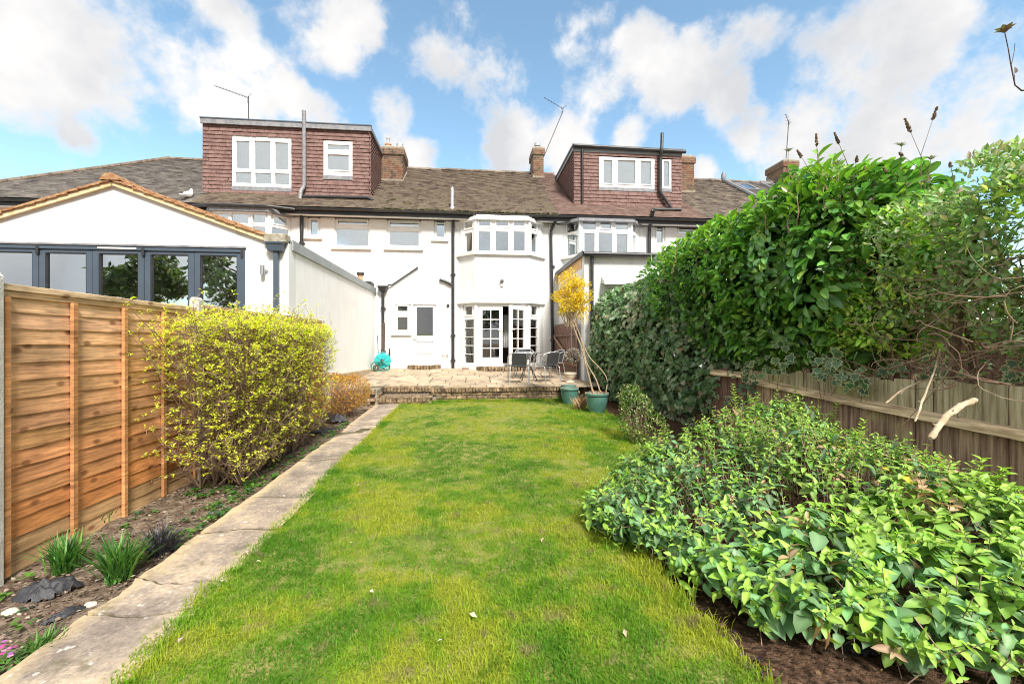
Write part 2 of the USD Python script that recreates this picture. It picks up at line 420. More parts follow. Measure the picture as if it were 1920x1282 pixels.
def path_mat():
    """old concrete: sandy where worn, dark where damp, pale lichen spots"""
    n = {"g": ("geometry", {}), "oi": ("object_info", {}), "a": ("noise_texture", {"scale": 3.0, "detail": 8.0, "roughness": 0.65}), "ra": ("rgb_ramp", {"ramp": [(0.37, (0.20, 0.163, 0.135)), (0.50, (0.30, 0.245, 0.195)), (0.62, (0.43, 0.345, 0.25))]}),
         "f": ("noise_texture", {"scale": 42.0, "detail": 6.0, "roughness": 0.7}), "rf": ("map_range", {"from_min": 0.36, "from_max": 0.64, "to_min": 0.78, "to_max": 1.22}), "ir": ("map_range", {"to_min": 0.88, "to_max": 1.12}), "mu": ("math", {"math_type": "multiply"}), "hs": ("hsv", {}),
         "li": ("noise_texture", {"scale": 19.0, "detail": 5.0, "roughness": 0.6}), "lr": ("map_range", {"from_min": 0.62, "from_max": 0.70, "to_min": 0.0, "to_max": 0.8, "clamp": True}), "lm": ("mix_color", {"b": (0.66, 0.63, 0.58)}),
         "mo": ("noise_texture", {"scale": 5.0, "detail": 7.0, "roughness": 0.65}), "mr": ("map_range", {"from_min": 0.58, "from_max": 0.68, "to_min": 0.0, "to_max": 0.6, "clamp": True}), "mm": ("mix_color", {"b": (0.13, 0.115, 0.06)}),
         "sx": ("separate_xyz", {}), "ex": ("math", {"math_type": "add", "value2": 1.72}), "ea": ("math", {"math_type": "absolute"}), "en": ("math", {"math_type": "multiply_add", "value2": 0.22}), "er": ("map_range", {"from_min": 0.26, "from_max": 0.38, "to_min": 0.0, "to_max": 0.75, "clamp": True}), "em": ("mix_color", {"b": (0.52, 0.40, 0.23)}),
         "p": ("principled_bsdf", {"roughness": 0.95, "specular_ior_level": 0.15}), "b": ("bump", {"strength": 0.9, "distance": 0.012}), "ad": ("math", {"math_type": "multiply_add", "value2": 0.5})}
    L = [("g.position", t + ".vector") for t in ("a", "f", "li", "mo")]
    L += [("a.fac", "ra.fac"), ("f.fac", "rf.value"), ("oi.random", "ir.value"), ("rf.result", "mu.value1"), ("ir.result", "mu.value2"), ("mu.value", "hs.value"), ("ra.color", "hs.color"), ("mo.fac", "mr.value"), ("mr.result", "mm.fac"), ("g.position", "sx.vector"), ("sx.x", "ex.value1"), ("ex.value", "ea.value1"), ("a.fac", "en.value1"), ("ea.value", "en.value3"), ("en.value", "er.value"), ("er.result", "em.fac"), ("hs.color", "em.a"), ("em.result", "mm.a"),
          ("li.fac", "lr.value"), ("lr.result", "lm.fac"), ("mm.result", "lm.a"), ("lm.result", "p.base_color"), ("f.fac", "ad.value1"), ("a.fac", "ad.value3"), ("ad.value", "b.height"), ("b.normal", "p.normal")]
    return usdkit.material(stage, lk('old_concrete_slab'), n, L, surface="p.BSDF")


path_slab = path_mat()
joint = mat('sandy_joint', (0.12, 0.10, 0.045), (0.06, 0.048, 0.028), scale=14, rough=1.0, bump=0.5)
soil_m = mat('garden_soil', (0.0938, 0.065, 0.045), (0.181, 0.131, 0.0938), (0.288, 0.225, 0.169), scale=11, detail=10, rough=1.0, spec=0.1, bump=1.0, bscale=38, bdist=0.04)
mulch_m = mat('bark_mulch', (0.04, 0.024, 0.016), (0.10, 0.058, 0.036), (0.16, 0.10, 0.065), scale=30, detail=8, rough=1.0, spec=0.1, bump=1.0, bscale=55, bdist=0.04)
turf_m = mat('turf_soil', (0.16, 0.20, 0.035), (0.26, 0.24, 0.08), scale=9, detail=8, rough=1.0, spec=0.1, bump=0.8, bscale=60)
concrete_post_m = mat('concrete_post', (0.414, 0.397, 0.356), (0.513, 0.497, 0.455), scale=9, rough=0.95, spec=0.2, bump=0.4, bscale=80, mossy=((0.25, 0.24, 0.22), 45, 0.66, 0.8))
membrane = mat('black_membrane', (0.018, 0.018, 0.021), (0.035, 0.035, 0.04), scale=14, rough=0.55, bump=0.5, bscale=30)
teal_glaze = mat('green_glazed_pot', (0.055, 0.15, 0.125), (0.085, 0.20, 0.165), scale=5, rough=0.42, bump=0.05)
pot_rim = mat('worn_pot_rim', (0.42, 0.30, 0.20), (0.28, 0.24, 0.18), scale=18, rough=0.8, bump=0.2)
potting = mat('potting_soil', (0.20, 0.11, 0.075), (0.30, 0.19, 0.13), scale=22, rough=1.0, bump=0.6)
stone_pot_m = mat('pale_stone', (0.52, 0.44, 0.33), (0.62, 0.55, 0.44), scale=12, rough=0.95, bump=0.3)
alu = mat('chair_aluminium', (0.62, 0.63, 0.65), rough=0.33, metallic=0.9)
mesh_black = mat('black_textilene', (0.022, 0.023, 0.027), (0.045, 0.046, 0.05), scale=60, rough=0.6)
teal_reel = mat('turquoise_plastic', (0.02, 0.36, 0.37), (0.03, 0.42, 0.42), scale=8, rough=0.4)
hose_m = mat('green_hose', (0.03, 0.22, 0.15), rough=0.45)
dark_wood = mat('dark_brown_timber', (0.055, 0.036, 0.026), (0.10, 0.066, 0.048), scale=6, rough=0.85, stretch=(12, 12, 1), bump=0.3)
brown_paint = mat('brown_stained_timber', (0.075, 0.0325, 0.0225), (0.144, 0.07, 0.0475), (0.2, 0.119, 0.0825), scale=3.0, detail=7, rough=0.8, stretch=(9, 9, 0.9), bump=0.5, bscale=3.5, obj=0.2)
mixed_board = mat('weathered_stained_board', (0.134, 0.0714, 0.0486), (0.269, 0.174, 0.117), (0.416, 0.3, 0.197), scale=2.6, detail=8, rough=0.9, stretch=(12, 12, 0.8), bump=0.7, bscale=4, obj=0.2, mossy=((0.36, 0.33, 0.13), 2.2, 0.54, 0.65))
old_top = mat('weathered_board_top', (0.20, 0.165, 0.10), (0.36, 0.31, 0.19), (0.47, 0.41, 0.29), scale=2.6, detail=8, rough=0.9, stretch=(12, 12, 0.8), bump=0.7, bscale=4, obj=0.15, mossy=((0.34, 0.33, 0.12), 2.6, 0.52, 0.6))
grey_rail = mat('silvered_rail', (0.393, 0.275, 0.169), (0.673, 0.512, 0.321), (0.897, 0.714, 0.473), scale=3.0, detail=8, rough=0.9, stretch=(12, 1.0, 12), bump=0.7, bscale=4, mossy=((0.17, 0.16, 0.07), 2.5, 0.6, 0.4))
bark = mat('pale_bark', (0.28, 0.20, 0.125), (0.42, 0.33, 0.22), scale=12, detail=6, rough=0.95, bump=0.6, bscale=30)
dark_bark = mat('brown_bark', (0.10, 0.066, 0.044), (0.22, 0.15, 0.10), scale=10, detail=6, rough=0.95, bump=0.6, bscale=30)
twig = mat('brown_twig', (0.27, 0.169, 0.115), (0.459, 0.317, 0.223), scale=8, rough=0.9, island=0.3)
dead_wood = mat('dead_branch', (0.36, 0.27, 0.17), (0.50, 0.41, 0.29), scale=9, detail=6, rough=0.95, bump=0.5, bscale=35)
interior_m = mat('room_interior', (0.42, 0.41, 0.40), (0.36, 0.35, 0.34), scale=0.6, rough=0.9)
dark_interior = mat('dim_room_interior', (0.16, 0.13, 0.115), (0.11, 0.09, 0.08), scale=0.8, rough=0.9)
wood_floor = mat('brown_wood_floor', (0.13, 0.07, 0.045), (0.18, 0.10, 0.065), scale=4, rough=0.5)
white_curtain = mat('white_curtain', (0.70, 0.70, 0.69), (0.62, 0.62, 0.62), scale=5, rough=0.95)
green_curtain = mat('pale_green_curtain', (0.58, 0.74, 0.68), (0.74, 0.84, 0.80), scale=9, rough=0.95, stretch=(5, 5, 0.5))
red_curtain = mat('red_brown_curtain', (0.42, 0.16, 0.145), (0.56, 0.30, 0.26), scale=14, rough=0.95, stretch=(4, 4, 0.8))
raw_timber = mat('raw_softwood', (0.62, 0.36, 0.14), (0.70, 0.48, 0.24), scale=4, rough=0.85, stretch=(2, 1, 10))
pane_m = glass('window_glass', 0.46, (0.93, 0.98, 1.0), 0.06)
door_glass = glass('door_glass', 0.10, (1.0, 0.98, 0.96))
bifold_glass = glass('bifold_glass', 0.58, (0.93, 0.98, 1.0))
table_glass = glass('table_glass', 0.18, (1, 1, 1))
leaf_gloss = tintmat('glossy_leaf', rough=0.26, spec=0.7, trans=0.26)
leaf_soft = tintmat('soft_leaf', rough=0.48, spec=0.4, trans=0.28)
leaf_thin = tintmat('thin_leaf', rough=0.55, spec=0.3, trans=0.38)
dry_leaf = tintmat('dry_leaf', rough=0.85, spec=0.2, trans=0.12, grain=0.25, gscale=60)
chip_m = tintmat('chips_and_stones', rough=0.95, spec=0.15, trans=0.0, grain=0.3, gscale=70)


def fence_wood():
    """orange softwood: grain along the board, knots, tone of each board in its tint"""
    n = {"at": ("attribute", {"attribute": "tint"}), "g": ("geometry", {}), "mp": ("mapping", {"scale": (6.0, 2.4, 34.0)}),
         "gt": ("noise_texture", {"scale": 1.6, "detail": 9.0, "roughness": 0.62, "distortion": 0.7}), "gr": ("map_range", {"from_min": 0.36, "from_max": 0.64, "to_min": 0.66, "to_max": 1.3}),
         "big": ("noise_texture", {"scale": 3.0, "detail": 4.0}), "br": ("map_range", {"from_min": 0.38, "from_max": 0.62, "to_min": 0.80, "to_max": 1.2}),
         "mul": ("math", {"math_type": "multiply"}), "hs": ("hsv", {}),
         "sx": ("separate_xyz", {}), "cx": ("combine_xyz", {}), "km": ("mapping", {"scale": (2.6, 4.6, 1.0)}), "kv": ("voronoi_texture", {"dimensions": "2D", "feature": "f1", "scale": 1.0, "randomness": 1.0}),
         "kr": ("map_range", {"from_min": 0.05, "from_max": 0.11, "to_min": 0.75, "to_max": 0.0, "clamp": True}),
         "kc": ("mix_color", {"b": (0.17, 0.065, 0.026)}),
         "p": ("principled_bsdf", {"roughness": 0.8, "specular_ior_level": 0.25}), "b": ("bump", {"strength": 0.5, "distance": 0.006})}
    L = [("g.position", "mp.vector"), ("mp.vector", "gt.vector"), ("gt.fac", "gr.value"), ("g.position", "big.vector"), ("big.fac", "br.value"), ("gr.result", "mul.value1"), ("br.result", "mul.value2"),
         ("mul.value", "hs.value"), ("at.color", "hs.color"), ("g.position", "sx.vector"), ("sx.y", "cx.x"), ("sx.z", "cx.y"), ("cx.vector", "km.vector"), ("km.vector", "kv.vector"), ("kv.distance", "kr.value"), ("kr.result", "kc.fac"), ("hs.color", "kc.a"),
         ("kc.result", "p.base_color"), ("gt.fac", "b.height"), ("b.normal", "p.normal")]
    return usdkit.material(stage, lk('orange_fence_wood'), n, L, surface="p.BSDF")


fence_m = fence_wood()


def grass_mat():
    """blade colour: patches of fresh green, yellow-green moss and straw, plus a tone per blade"""
    n = {"g": ("geometry", {}), "p": ("principled_bsdf", {"roughness": 0.5, "specular_ior_level": 0.3}), "tl": ("translucent_bsdf", {}), "mx": ("mix_closure", {"fac": 0.42}),
         "n1": ("noise_texture", {"scale": 1.0, "detail": 6.0, "roughness": 0.66}), "r1": ("rgb_ramp", {"ramp": [(0.41, (0.15, 0.40, 0.022)), (0.485, (0.30, 0.57, 0.03)), (0.55, (0.60, 0.70, 0.055))]}),
         "n2": ("noise_texture", {"scale": 5.2, "detail": 7.0, "roughness": 0.68}), "m2": ("map_range", {"from_min": 0.57, "from_max": 0.645, "to_min": 0.0, "to_max": 0.72, "clamp": True}), "c2": ("mix_color", {"b": (0.46, 0.38, 0.19)}),
         "m3": ("map_range", {"from_min": 0.33, "from_max": 0.43, "to_min": 0.6, "to_max": 0.0, "clamp": True}), "c3": ("mix_color", {"b": (0.08, 0.26, 0.015)}),
         "wn": ("map_range", {"to_min": 0.6, "to_max": 1.35}), "hs": ("hsv", {}), "st": ("math", {"math_type": "greater_than", "value2": 0.92}), "c4": ("mix_color", {"b": (0.50, 0.43, 0.22)})}
    L = [("g.position", "n1.vector"), ("n1.fac", "r1.fac"), ("g.position", "n2.vector"), ("n2.fac", "m2.value"), ("m2.result", "c2.fac"), ("r1.color", "c2.a"), ("n2.fac", "m3.value"), ("m3.result", "c3.fac"), ("c2.result", "c3.a"),
         ("g.random_per_island", "wn.value"), ("wn.result", "hs.value"), ("c3.result", "hs.color"), ("g.random_per_island", "st.value1"), ("st.value", "c4.fac"), ("hs.color", "c4.a"),
         ("c4.result", "p.base_color"), ("c4.result", "tl.color"), ("p.BSDF", "mx.closure1"), ("tl.BSDF", "mx.closure2")]
    return usdkit.material(stage, lk('grass_blades'), n, L, surface="mx.closure")


grass_m = grass_mat()


# ---------------------------------------------------------------- ground
def ground_z(y):
    return np.interp(y, [-40, 0.5, 3, 5, 7, 9.8, 60], [-0.62, -0.61, -0.60, -0.585, -0.56, -0.52, -0.52])


def lawn_z(x, y):
    return ground_z(y) + 0.012 + 0.018 * (meshkit.noise(np.stack([np.asarray(x) * 1.3, np.asarray(y) * 1.3, 0 * np.asarray(x)], -1), 3) - 0.5)


def sheet(poly, zfn, step=0.12, seed=0):
    """a draped sheet over a plan polygon"""
    x0, y0, x1, y1 = poly.bounds
    gx, gy = np.arange(x0, x1 + step, step), np.arange(y0, y1 + step, step)
    cells = []
    for i in range(len(gx) - 1):
        for j in range(len(gy) - 1):
            c = sbox(gx[i], gy[j], gx[i + 1], gy[j + 1])
            if poly.contains(c):
                cells.append(np.array(c.exterior.coords)[:4])
            elif poly.intersects(c):
                q = poly.intersection(c)
                for g in getattr(q, 'geoms', [q]):
                    if g.geom_type == 'Polygon' and g.area > 1e-6:
                        cells.append(g)
    mb = MB()
    for c in cells:
        if isinstance(c, np.ndarray):
            mb.add(np.c_[c, zfn(c[:, 0], c[:, 1])], [(0, 1, 2), (0, 2, 3)])
        else:
            v, f = trimesh.creation.triangulate_polygon(c, engine='earcut')
            mb.add(np.c_[v, zfn(v[:, 0], v[:, 1])], f)
    return mb


PATH_L, PATH_R = -2.0, -1.44
LAWN = Polygon([(-1.46, 0.2), (-1.44, 9.45), (-0.84, 9.5), (-0.80, 9.72), (2.05, 9.72), (2.45, 9.0), (2.62, 8.0), (2.55, 6.6), (2.42, 5.4), (1.9, 4.4), (1.35, 3.6), (1.12, 2.9), (1.13, 2.3), (1.2, 1.7), (1.3, 0.2)])
g = MB()
gx = np.concatenate([[-300, -120, -60, -25], np.arange(-12, 14.1, 2), [30, 60, 120, 300]])
gy = np.concatenate([[-300, -120, -60, -30, -15], np.arange(-8, 20.1, 1.0), [40, 80, 160, 300]])
GX, GY = np.meshgrid(gx, gy, indexing='ij')
V = np.stack([GX, GY, ground_z(GY) - 0.07], -1).reshape(-1, 3)
i, j = np.meshgrid(np.arange(len(gx) - 1), np.arange(len(gy) - 1), indexing='ij')
q = np.stack([i * len(gy) + j, (i + 1) * len(gy) + j, (i + 1) * len(gy) + j + 1, i * len(gy) + j + 1], -1).reshape(-1, 4)
g.add(V, np.vstack([q[:, [0, 1, 2]], q[:, [0, 2, 3]]]))
put('ground', g, soil_m, kind='structure', label='bare brown earth under and around the garden')
put('lawn', sheet(LAWN, lawn_z, 0.15), turf_m, kind='structure', label='mown garden lawn between path and shrub border', smooth=True)


def bed_z(x, y):
    p = np.stack([np.asarray(x) * 5, np.asarray(y) * 5, 0 * np.asarray(x)], -1)
    return ground_z(y) - 0.035 + 0.07 * (meshkit.fbm(p, 3, 5) - 0.5)


BED_L = Polygon([(-2.95, 0.3), (-2.95, 9.9), (-1.98, 9.9), (-1.99, 0.3)])
BED_R = Polygon([(1.0, 0.3), (1.0, 3.4), (1.6, 4.4), (2.35, 5.5), (2.5, 7), (2.5, 8.2), (2.3, 9.2), (2.0, 9.85), (4.0, 9.85), (4.0, 0.3)])
put('flower_bed', sheet(BED_L, bed_z, 0.09), soil_m, kind='structure', label='bare crumbly soil bed along the orange fence', smooth=True)
put('flower_bed', sheet(BED_R, lambda x, y: bed_z(x, y) - 0.01, 0.11), mulch_m, kind='structure', label='dark bark mulch bed under the shrubs beside the old fence', smooth=True)

# garden path of cracked slabs
bed = sheet(sbox(PATH_L + 0.03, 0.2, PATH_R - 0.02, 9.72), lambda x, y: ground_z(y) + 0.008, 0.25)
pth = put('path', bed, joint, kind='structure', label='narrow old concrete path beside the lawn')
cuts = [0.6, 1.35, 1.92, 2.42, 2.72, 3.42, 4.1, 5.3, 6.1, 7.3, 8.15, 9.0, 9.48]
rp = np.random.default_rng(4)


def crack(y, n=15):
    xs = np.linspace(0, 1, n)
    return np.c_[xs, y + rp.normal(0, 0.006, n) + rp.normal(0, 0.05) * (xs - 0.5) + 0.025 * np.sin(xs * 7 + y * 3)]


lines = [crack(y) for y in cuts]
for k in range(len(cuts) - 1):
    a, b = lines[k], lines[k + 1]
    gap = 0.020 + 0.022 * rp.random()
    ny = 10
    lx = PATH_L + rp.normal(0, 0.006, ny) + 0.006 * np.sin(np.arange(ny) + k); rx = PATH_R + rp.normal(0, 0.006, ny)
    if k in (3, 8):
        lx += 0.03
    W = lambda p: np.c_[PATH_L + p[:, 0] * (PATH_R - PATH_L), p[:, 1]]
    A, B = W(a) + [0, gap / 2], W(b) - [0, gap / 2]
    ts = np.linspace(0, 1, ny)[1:-1]
    left = np.c_[lx[1:-1], A[0, 1] + ts * (B[0, 1] - A[0, 1])]; right = np.c_[rx[1:-1], A[-1, 1] + ts * (B[-1, 1] - A[-1, 1])]
    P = Polygon(np.vstack([A, right, B[::-1], left[::-1]])).buffer(0)
    if P.geom_type != 'Polygon':
        P = max(P.geoms, key=lambda q: q.area)
    tilt, lift = rp.normal(0, 0.004), rp.normal(0.015, 0.0025)
    mb = sheet(P, lambda x, y: ground_z(y) + lift + tilt * (x + 1.7) + 0.008 * (meshkit.noise(np.stack([x * 4, y * 4, 0 * x], -1), 8) - 0.5), 0.14)
    ring = np.array(P.exterior.coords)[:-1]
    zt = ground_z(ring[:, 1]) + lift + tilt * (ring[:, 0] + 1.7) + 0.008 * (meshkit.noise(np.stack([ring[:, 0] * 4, ring[:, 1] * 4, 0 * ring[:, 0]], -1), 8) - 0.5)
    inn = np.array(P.buffer(0.004).exterior.coords)
    n_ = len(ring); q = np.arange(n_); r2 = (q + 1) % n_
    mb.add(np.vstack([np.c_[ring, zt], np.c_[ring, zt - 0.06]]), np.vstack([np.stack([q, q + n_, r2], 1), np.stack([r2, q + n_, r2 + n_], 1)]))
    put('paving_slab', mb, path_slab, pth)

# ---------------------------------------------------------------- patio
PZ0, PZ1, PY0, PY1 = -0.195, -0.005, 9.80, 13.86


def patio_z(y):
    return PZ0 + (PZ1 - PZ0) * (np.asarray(y, float) - PY0) / (PY1 - PY0)


mb = MB(); mb.extrude(sbox(-3.05, PY0 + .2, 3.6, 13.95).difference(sbox(-1.98, PY0, -.86, PY0 + .37)), lambda u, n, z: np.stack([u, z, patio_z(z) + n], -1), -0.35, -0.02)
pat = put('patio', mb, joint, kind='structure', label='raised buff stone patio in front of the white house')
rp = np.random.default_rng(11)
y = PY0 + 0.02
while y < PY1 - 0.05:
    d = rp.choice([0.36, 0.44, 0.55]); x = -3.04 - rp.random() * 0.4
    d = min(d, PY1 - y)
    while x < 3.55:
        w = rp.choice([0.38, 0.5, 0.62, 0.75])
        a, b = max(x, -3.04), min(x + w, 3.55)
        if y < PY0 + 0.36 and a < -0.88 and b > -1.98:      # the steps cut into the edge here
            x += w
            if y + d <= PY0 + 0.36:
                continue
            yy = PY0 + 0.365
        else:
            yy = y; x += w
        if b - a < 0.08 or y + d - yy < 0.05:
            continue
        jt = rp.normal(0, 0.005, 8); gp = 0.009
        P = [(a + gp, yy + gp + jt[0]), (b - gp, yy + gp + jt[1]), (b - gp + jt[2], y + d - gp), (a + gp + jt[3], y + d - gp)]
        dz = rp.normal(0, 0.0035); v = []
        for zz, ins in ((-0.03, 0), (-0.004, 0), (0.0, 0.006)):
            cx, cy = (a + b) / 2, (yy + y + d) / 2
            for (px_, py_) in P:
                sx, sy = px_ + np.sign(cx - px_) * ins, py_ + np.sign(cy - py_) * ins
                v.append((sx, sy, patio_z(sy) + zz + dz + 0.004))
        f = []
        for L_ in (0, 4):
            for k in range(4):
                k2 = (k + 1) % 4
                f += [(L_ + k, L_ + k2, L_ + 4 + k2), (L_ + k, L_ + 4 + k2, L_ + 4 + k)]
        f += [(8, 9, 10), (8, 10, 11)]
        put('paving_slab', (np.array(v, float), np.array(f)), slab, pat)
    y += d


# bricks of the patio edge and of the steps
def brick_at(parent, c, half, ang, rp, m=patio_brick):
    ca, sa = math.cos(ang), math.sin(ang)
    mb = MB(); h = np.array(half)
    mb.bbox(-h[0], h[0], -h[1], h[1], -h[2], h[2], 0.006)
    v, f = mb.arrays()
    v = v + rp.normal(0, 0.0022, v.shape)
    R = np.array([[ca, -sa, 0], [sa, ca, 0], [0, 0, 1]])
    put('brick', (v @ R.T + np.asarray(c), f), m, parent)


rp = np.random.default_rng(21)
wl = thing('patio_wall', 'low weathered brick wall holding up the front edge of the patio', 'wall')
core = MB(); core.box(-0.86, 2.55, PY0 + 0.02, PY0 + 0.2, -0.75, PZ0 - 0.012)
core.box(-3.04, -2.0, PY0 - 0.25, PY0 + 0.2, -0.75, PZ0 - 0.012)
put('mortar_bed', core, mortar, wl)
xs = np.arange(-0.83, 2.5, 0.078)
bow = lambda x: 0.05 * math.sin((x + 0.83) / 1.3 * math.pi) if x < 0.47 else 0.0
for x in xs:
    brick_at(wl, (x, PY0 + 0.075 - bow(x), PZ0 - 0.052), (0.034, 0.105, 0.05), 0, rp)
for r in range(3):
    z = PZ0 - 0.145 - 0.077 * r
    for k, x in enumerate(np.arange(-0.75 + (r % 2) * 0.115, 2.5, 0.23)):
        brick_at(wl, (x, PY0 + 0.05 - bow(x), z), (0.108, 0.05, 0.033), 0, rp)
for k, x in enumerate(np.arange(-3.0, -2.0, 0.078)):
    brick_at(wl, (x, PY0 - 0.24, PZ0 - 0.05), (0.034, 0.105, 0.05), 0, rp)
for r in range(4):
    for x in np.arange(-2.93 + (r % 2) * 0.1, -2.06, 0.23):
        brick_at(wl, (x, PY0 - 0.295, PZ0 - 0.142 - 0.077 * r), (0.108, 0.05, 0.033), 0, rp)
    for k in range(2):
        brick_at(wl, (-2.04 + 0.02, PY0 + 0.0 + k * 0.23 - 0.14, PZ0 - 0.142 - 0.077 * r), (0.05, 0.108, 0.033), 0, rp)
st = thing('garden_steps', 'two worn brick steps from the path up to the patio', 'steps')
core = MB(); core.box(-1.96, -0.87, PY0 - 0.30, PY0 + 0.34, -0.75, -0.385); core.box(-1.96, -0.87, PY0 + 0.24, PY0 + 0.36, -0.75, PZ0 - 0.015)
put('mortar_bed', core, mortar, st)
for x in np.arange(-1.92, -0.88, 0.078):
    brick_at(st, (x, PY0 - 0.24, -0.368 - 0.052), (0.034, 0.105, 0.052), 0, rp)
    brick_at(st, (x, PY0 + 0.29, PZ0 - 0.055), (0.034, 0.105, 0.055), 0, rp)
for x in np.arange(-1.85, -0.9, 0.23):
    brick_at(st, (x, PY0 - 0.28, -0.368 - 0.145), (0.108, 0.05, 0.033), 0, rp)
    brick_at(st, (x, PY0 - 0.075, -0.392), (0.108, 0.05, 0.022), 0, rp); brick_at(st, (x, PY0 + 0.035, -0.392), (0.108, 0.05, 0.022), 0, rp); brick_at(st, (x, PY0 + 0.14, -0.392), (0.108, 0.05, 0.022), 0, rp)

# ---------------------------------------------------------------- the terrace of white houses
YF = 13.85
F = Plane(0, YF)
RK, RY0, RZ0, YR = 0.685, 13.55, 4.97, 17.9
roof_z = lambda y: RZ0 + RK * (np.asarray(y, float) - RY0)
ZR = float(roof_z(YR))


def on_roof(px, py):
    d = ray(px, py)
    t = (RZ0 - RK * RY0 - CAMZ) / (d[2] - RK * d[1])
    return d * t + [0, 0, CAMZ]


def tile_field(o, ud, sd, nd, us, ss, w, l, th, lift, rs, jit=0.004):
    """overlapping tiles: centres at (u, s) on the plane; the lower edge stands proud by lift"""
    us, ss = np.asarray(us, float), np.asarray(ss, float)
    n = len(us)
    du = rs.normal(0, jit, n); dn = np.abs(rs.normal(0, jit * 0.9, n)); sk = rs.normal(0, jit, n)
    C = np.zeros((n, 8, 3))
    for k, (a, b, c) in enumerate([(-.5, 0, 0), (.5, 0, 0), (.5, 1, 0), (-.5, 1, 0), (-.5, 0, 1), (.5, 0, 1), (.5, 1, 1), (-.5, 1, 1)]):
        u = us + du + a * (np.broadcast_to(w, (n,)) - 0.004); s = ss + b * l + sk * a * 2 + (0 if b else sk)
        h = (lift + dn if b == 0 else 0.0) + c * th
        C[:, k] = np.asarray(o) + u[:, None] * ud + s[:, None] * sd + np.reshape(h, (-1, 1)) * nd
    F_ = np.array([[4, 5, 6], [4, 6, 7], [0, 1, 5], [0, 5, 4], [1, 2, 6], [1, 6, 5], [3, 0, 4], [3, 4, 7]])
    f = (F_[None] + (np.arange(n) * 8)[:, None, None]).reshape(-1, 3)
    return C.reshape(-1, 3), f


SL = math.hypot(1, RK)
SD = np.array([0, 1, RK]) / SL
ND = np.array([0, -RK, 1]) / SL


def roof_tiles(x0, x1, keep, seed, gauge=0.112, w=0.168, y0=13.46, y1=YR):
    rs = np.random.default_rng(seed)
    us, ss, wd = [], [], []
    for r in range(int((y1 - y0) * SL / gauge) + 1):
        s = r * gauge
        y = y0 + s / SL
        ed = np.concatenate([[x0], np.arange(x0 + (w / 2 if r % 2 else w), x1 - 0.03, w), [x1]])
        x, xw = (ed[1:] + ed[:-1]) / 2, np.diff(ed)
        k = np.array([keep(xx, y) for xx in x], bool) if keep else np.ones(len(x), bool)
        us.append(x[k]); ss.append(np.full(k.sum(), s)); wd.append(xw[k])
    o = np.array([0, y0, float(roof_z(y0)) + 0.01])
    return tile_field(o, np.array([1.0, 0, 0]), SD, ND, np.concatenate(us), np.concatenate(ss), np.concatenate(wd), gauge * 1.45, 0.012, 0.022, rs)


def rect_poly(r):
    return sbox(r[0], r[1], r[2], r[3])


def window(parent, pl, outer, panes, sill=None, cas=(), name='window', flat=False, m=None, gl=None, n0=-0.13, n1=-0.05, rebate=0.028, label=None):
    """outer, panes: rectangles of the photograph on the wall plane pl. Frame with panes, opening casements and a sill as its sub-parts"""
    m = m or upvc; gl = gl or pane_m
    ro = pl.rect(*outer); rp_ = [pl.rect(*p) for p in panes]
    poly = rect_poly(ro)
    for r in rp_:
        poly = poly.difference(rect_poly(r))
    mb = MB(); mb.extrude(poly, pl, n0, n1)
    w = put('window_frame' if flat else name, mb, m, parent, label=label)
    home = parent if flat else w
    for k, r in enumerate(rp_):
        ins = rect_poly(r).buffer(0.004, join_style=2)
        mb = MB(); mb.extrude(ins, pl, (n0 + n1) / 2 - 0.006, (n0 + n1) / 2 + 0.006)
        put('pane', mb, gl, home)
        if k in cas:
            ring = rect_poly(r).buffer(rebate, join_style=2).difference(rect_poly(r).buffer(-0.006, join_style=2))
            mb = MB(); mb.extrude(ring, pl, (n0 + n1) / 2, n1 + 0.022)
            put('casement', mb, m, home)
    if sill:
        (u0, z0) = pl.at(sill[0], sill[2]); u1 = pl.at(sill[1], sill[2])[0]
        mb = MB(); mb.extrude(sbox(u0, z0 - 0.03, u1, z0 + 0.03), pl, -0.03, 0.075)
        put('sill', mb, white_sill, home)
    return ro


def wall_with(pl, u0, u1, z0, z1, holes, th=0.25):
    p = sbox(u0, z0, u1, z1)
    for h in holes:
        p = p.difference(rect_poly(h).buffer(-0.004, join_style=2))
    mb = MB(); mb.extrude(p, pl, -th, 0)
    return mb


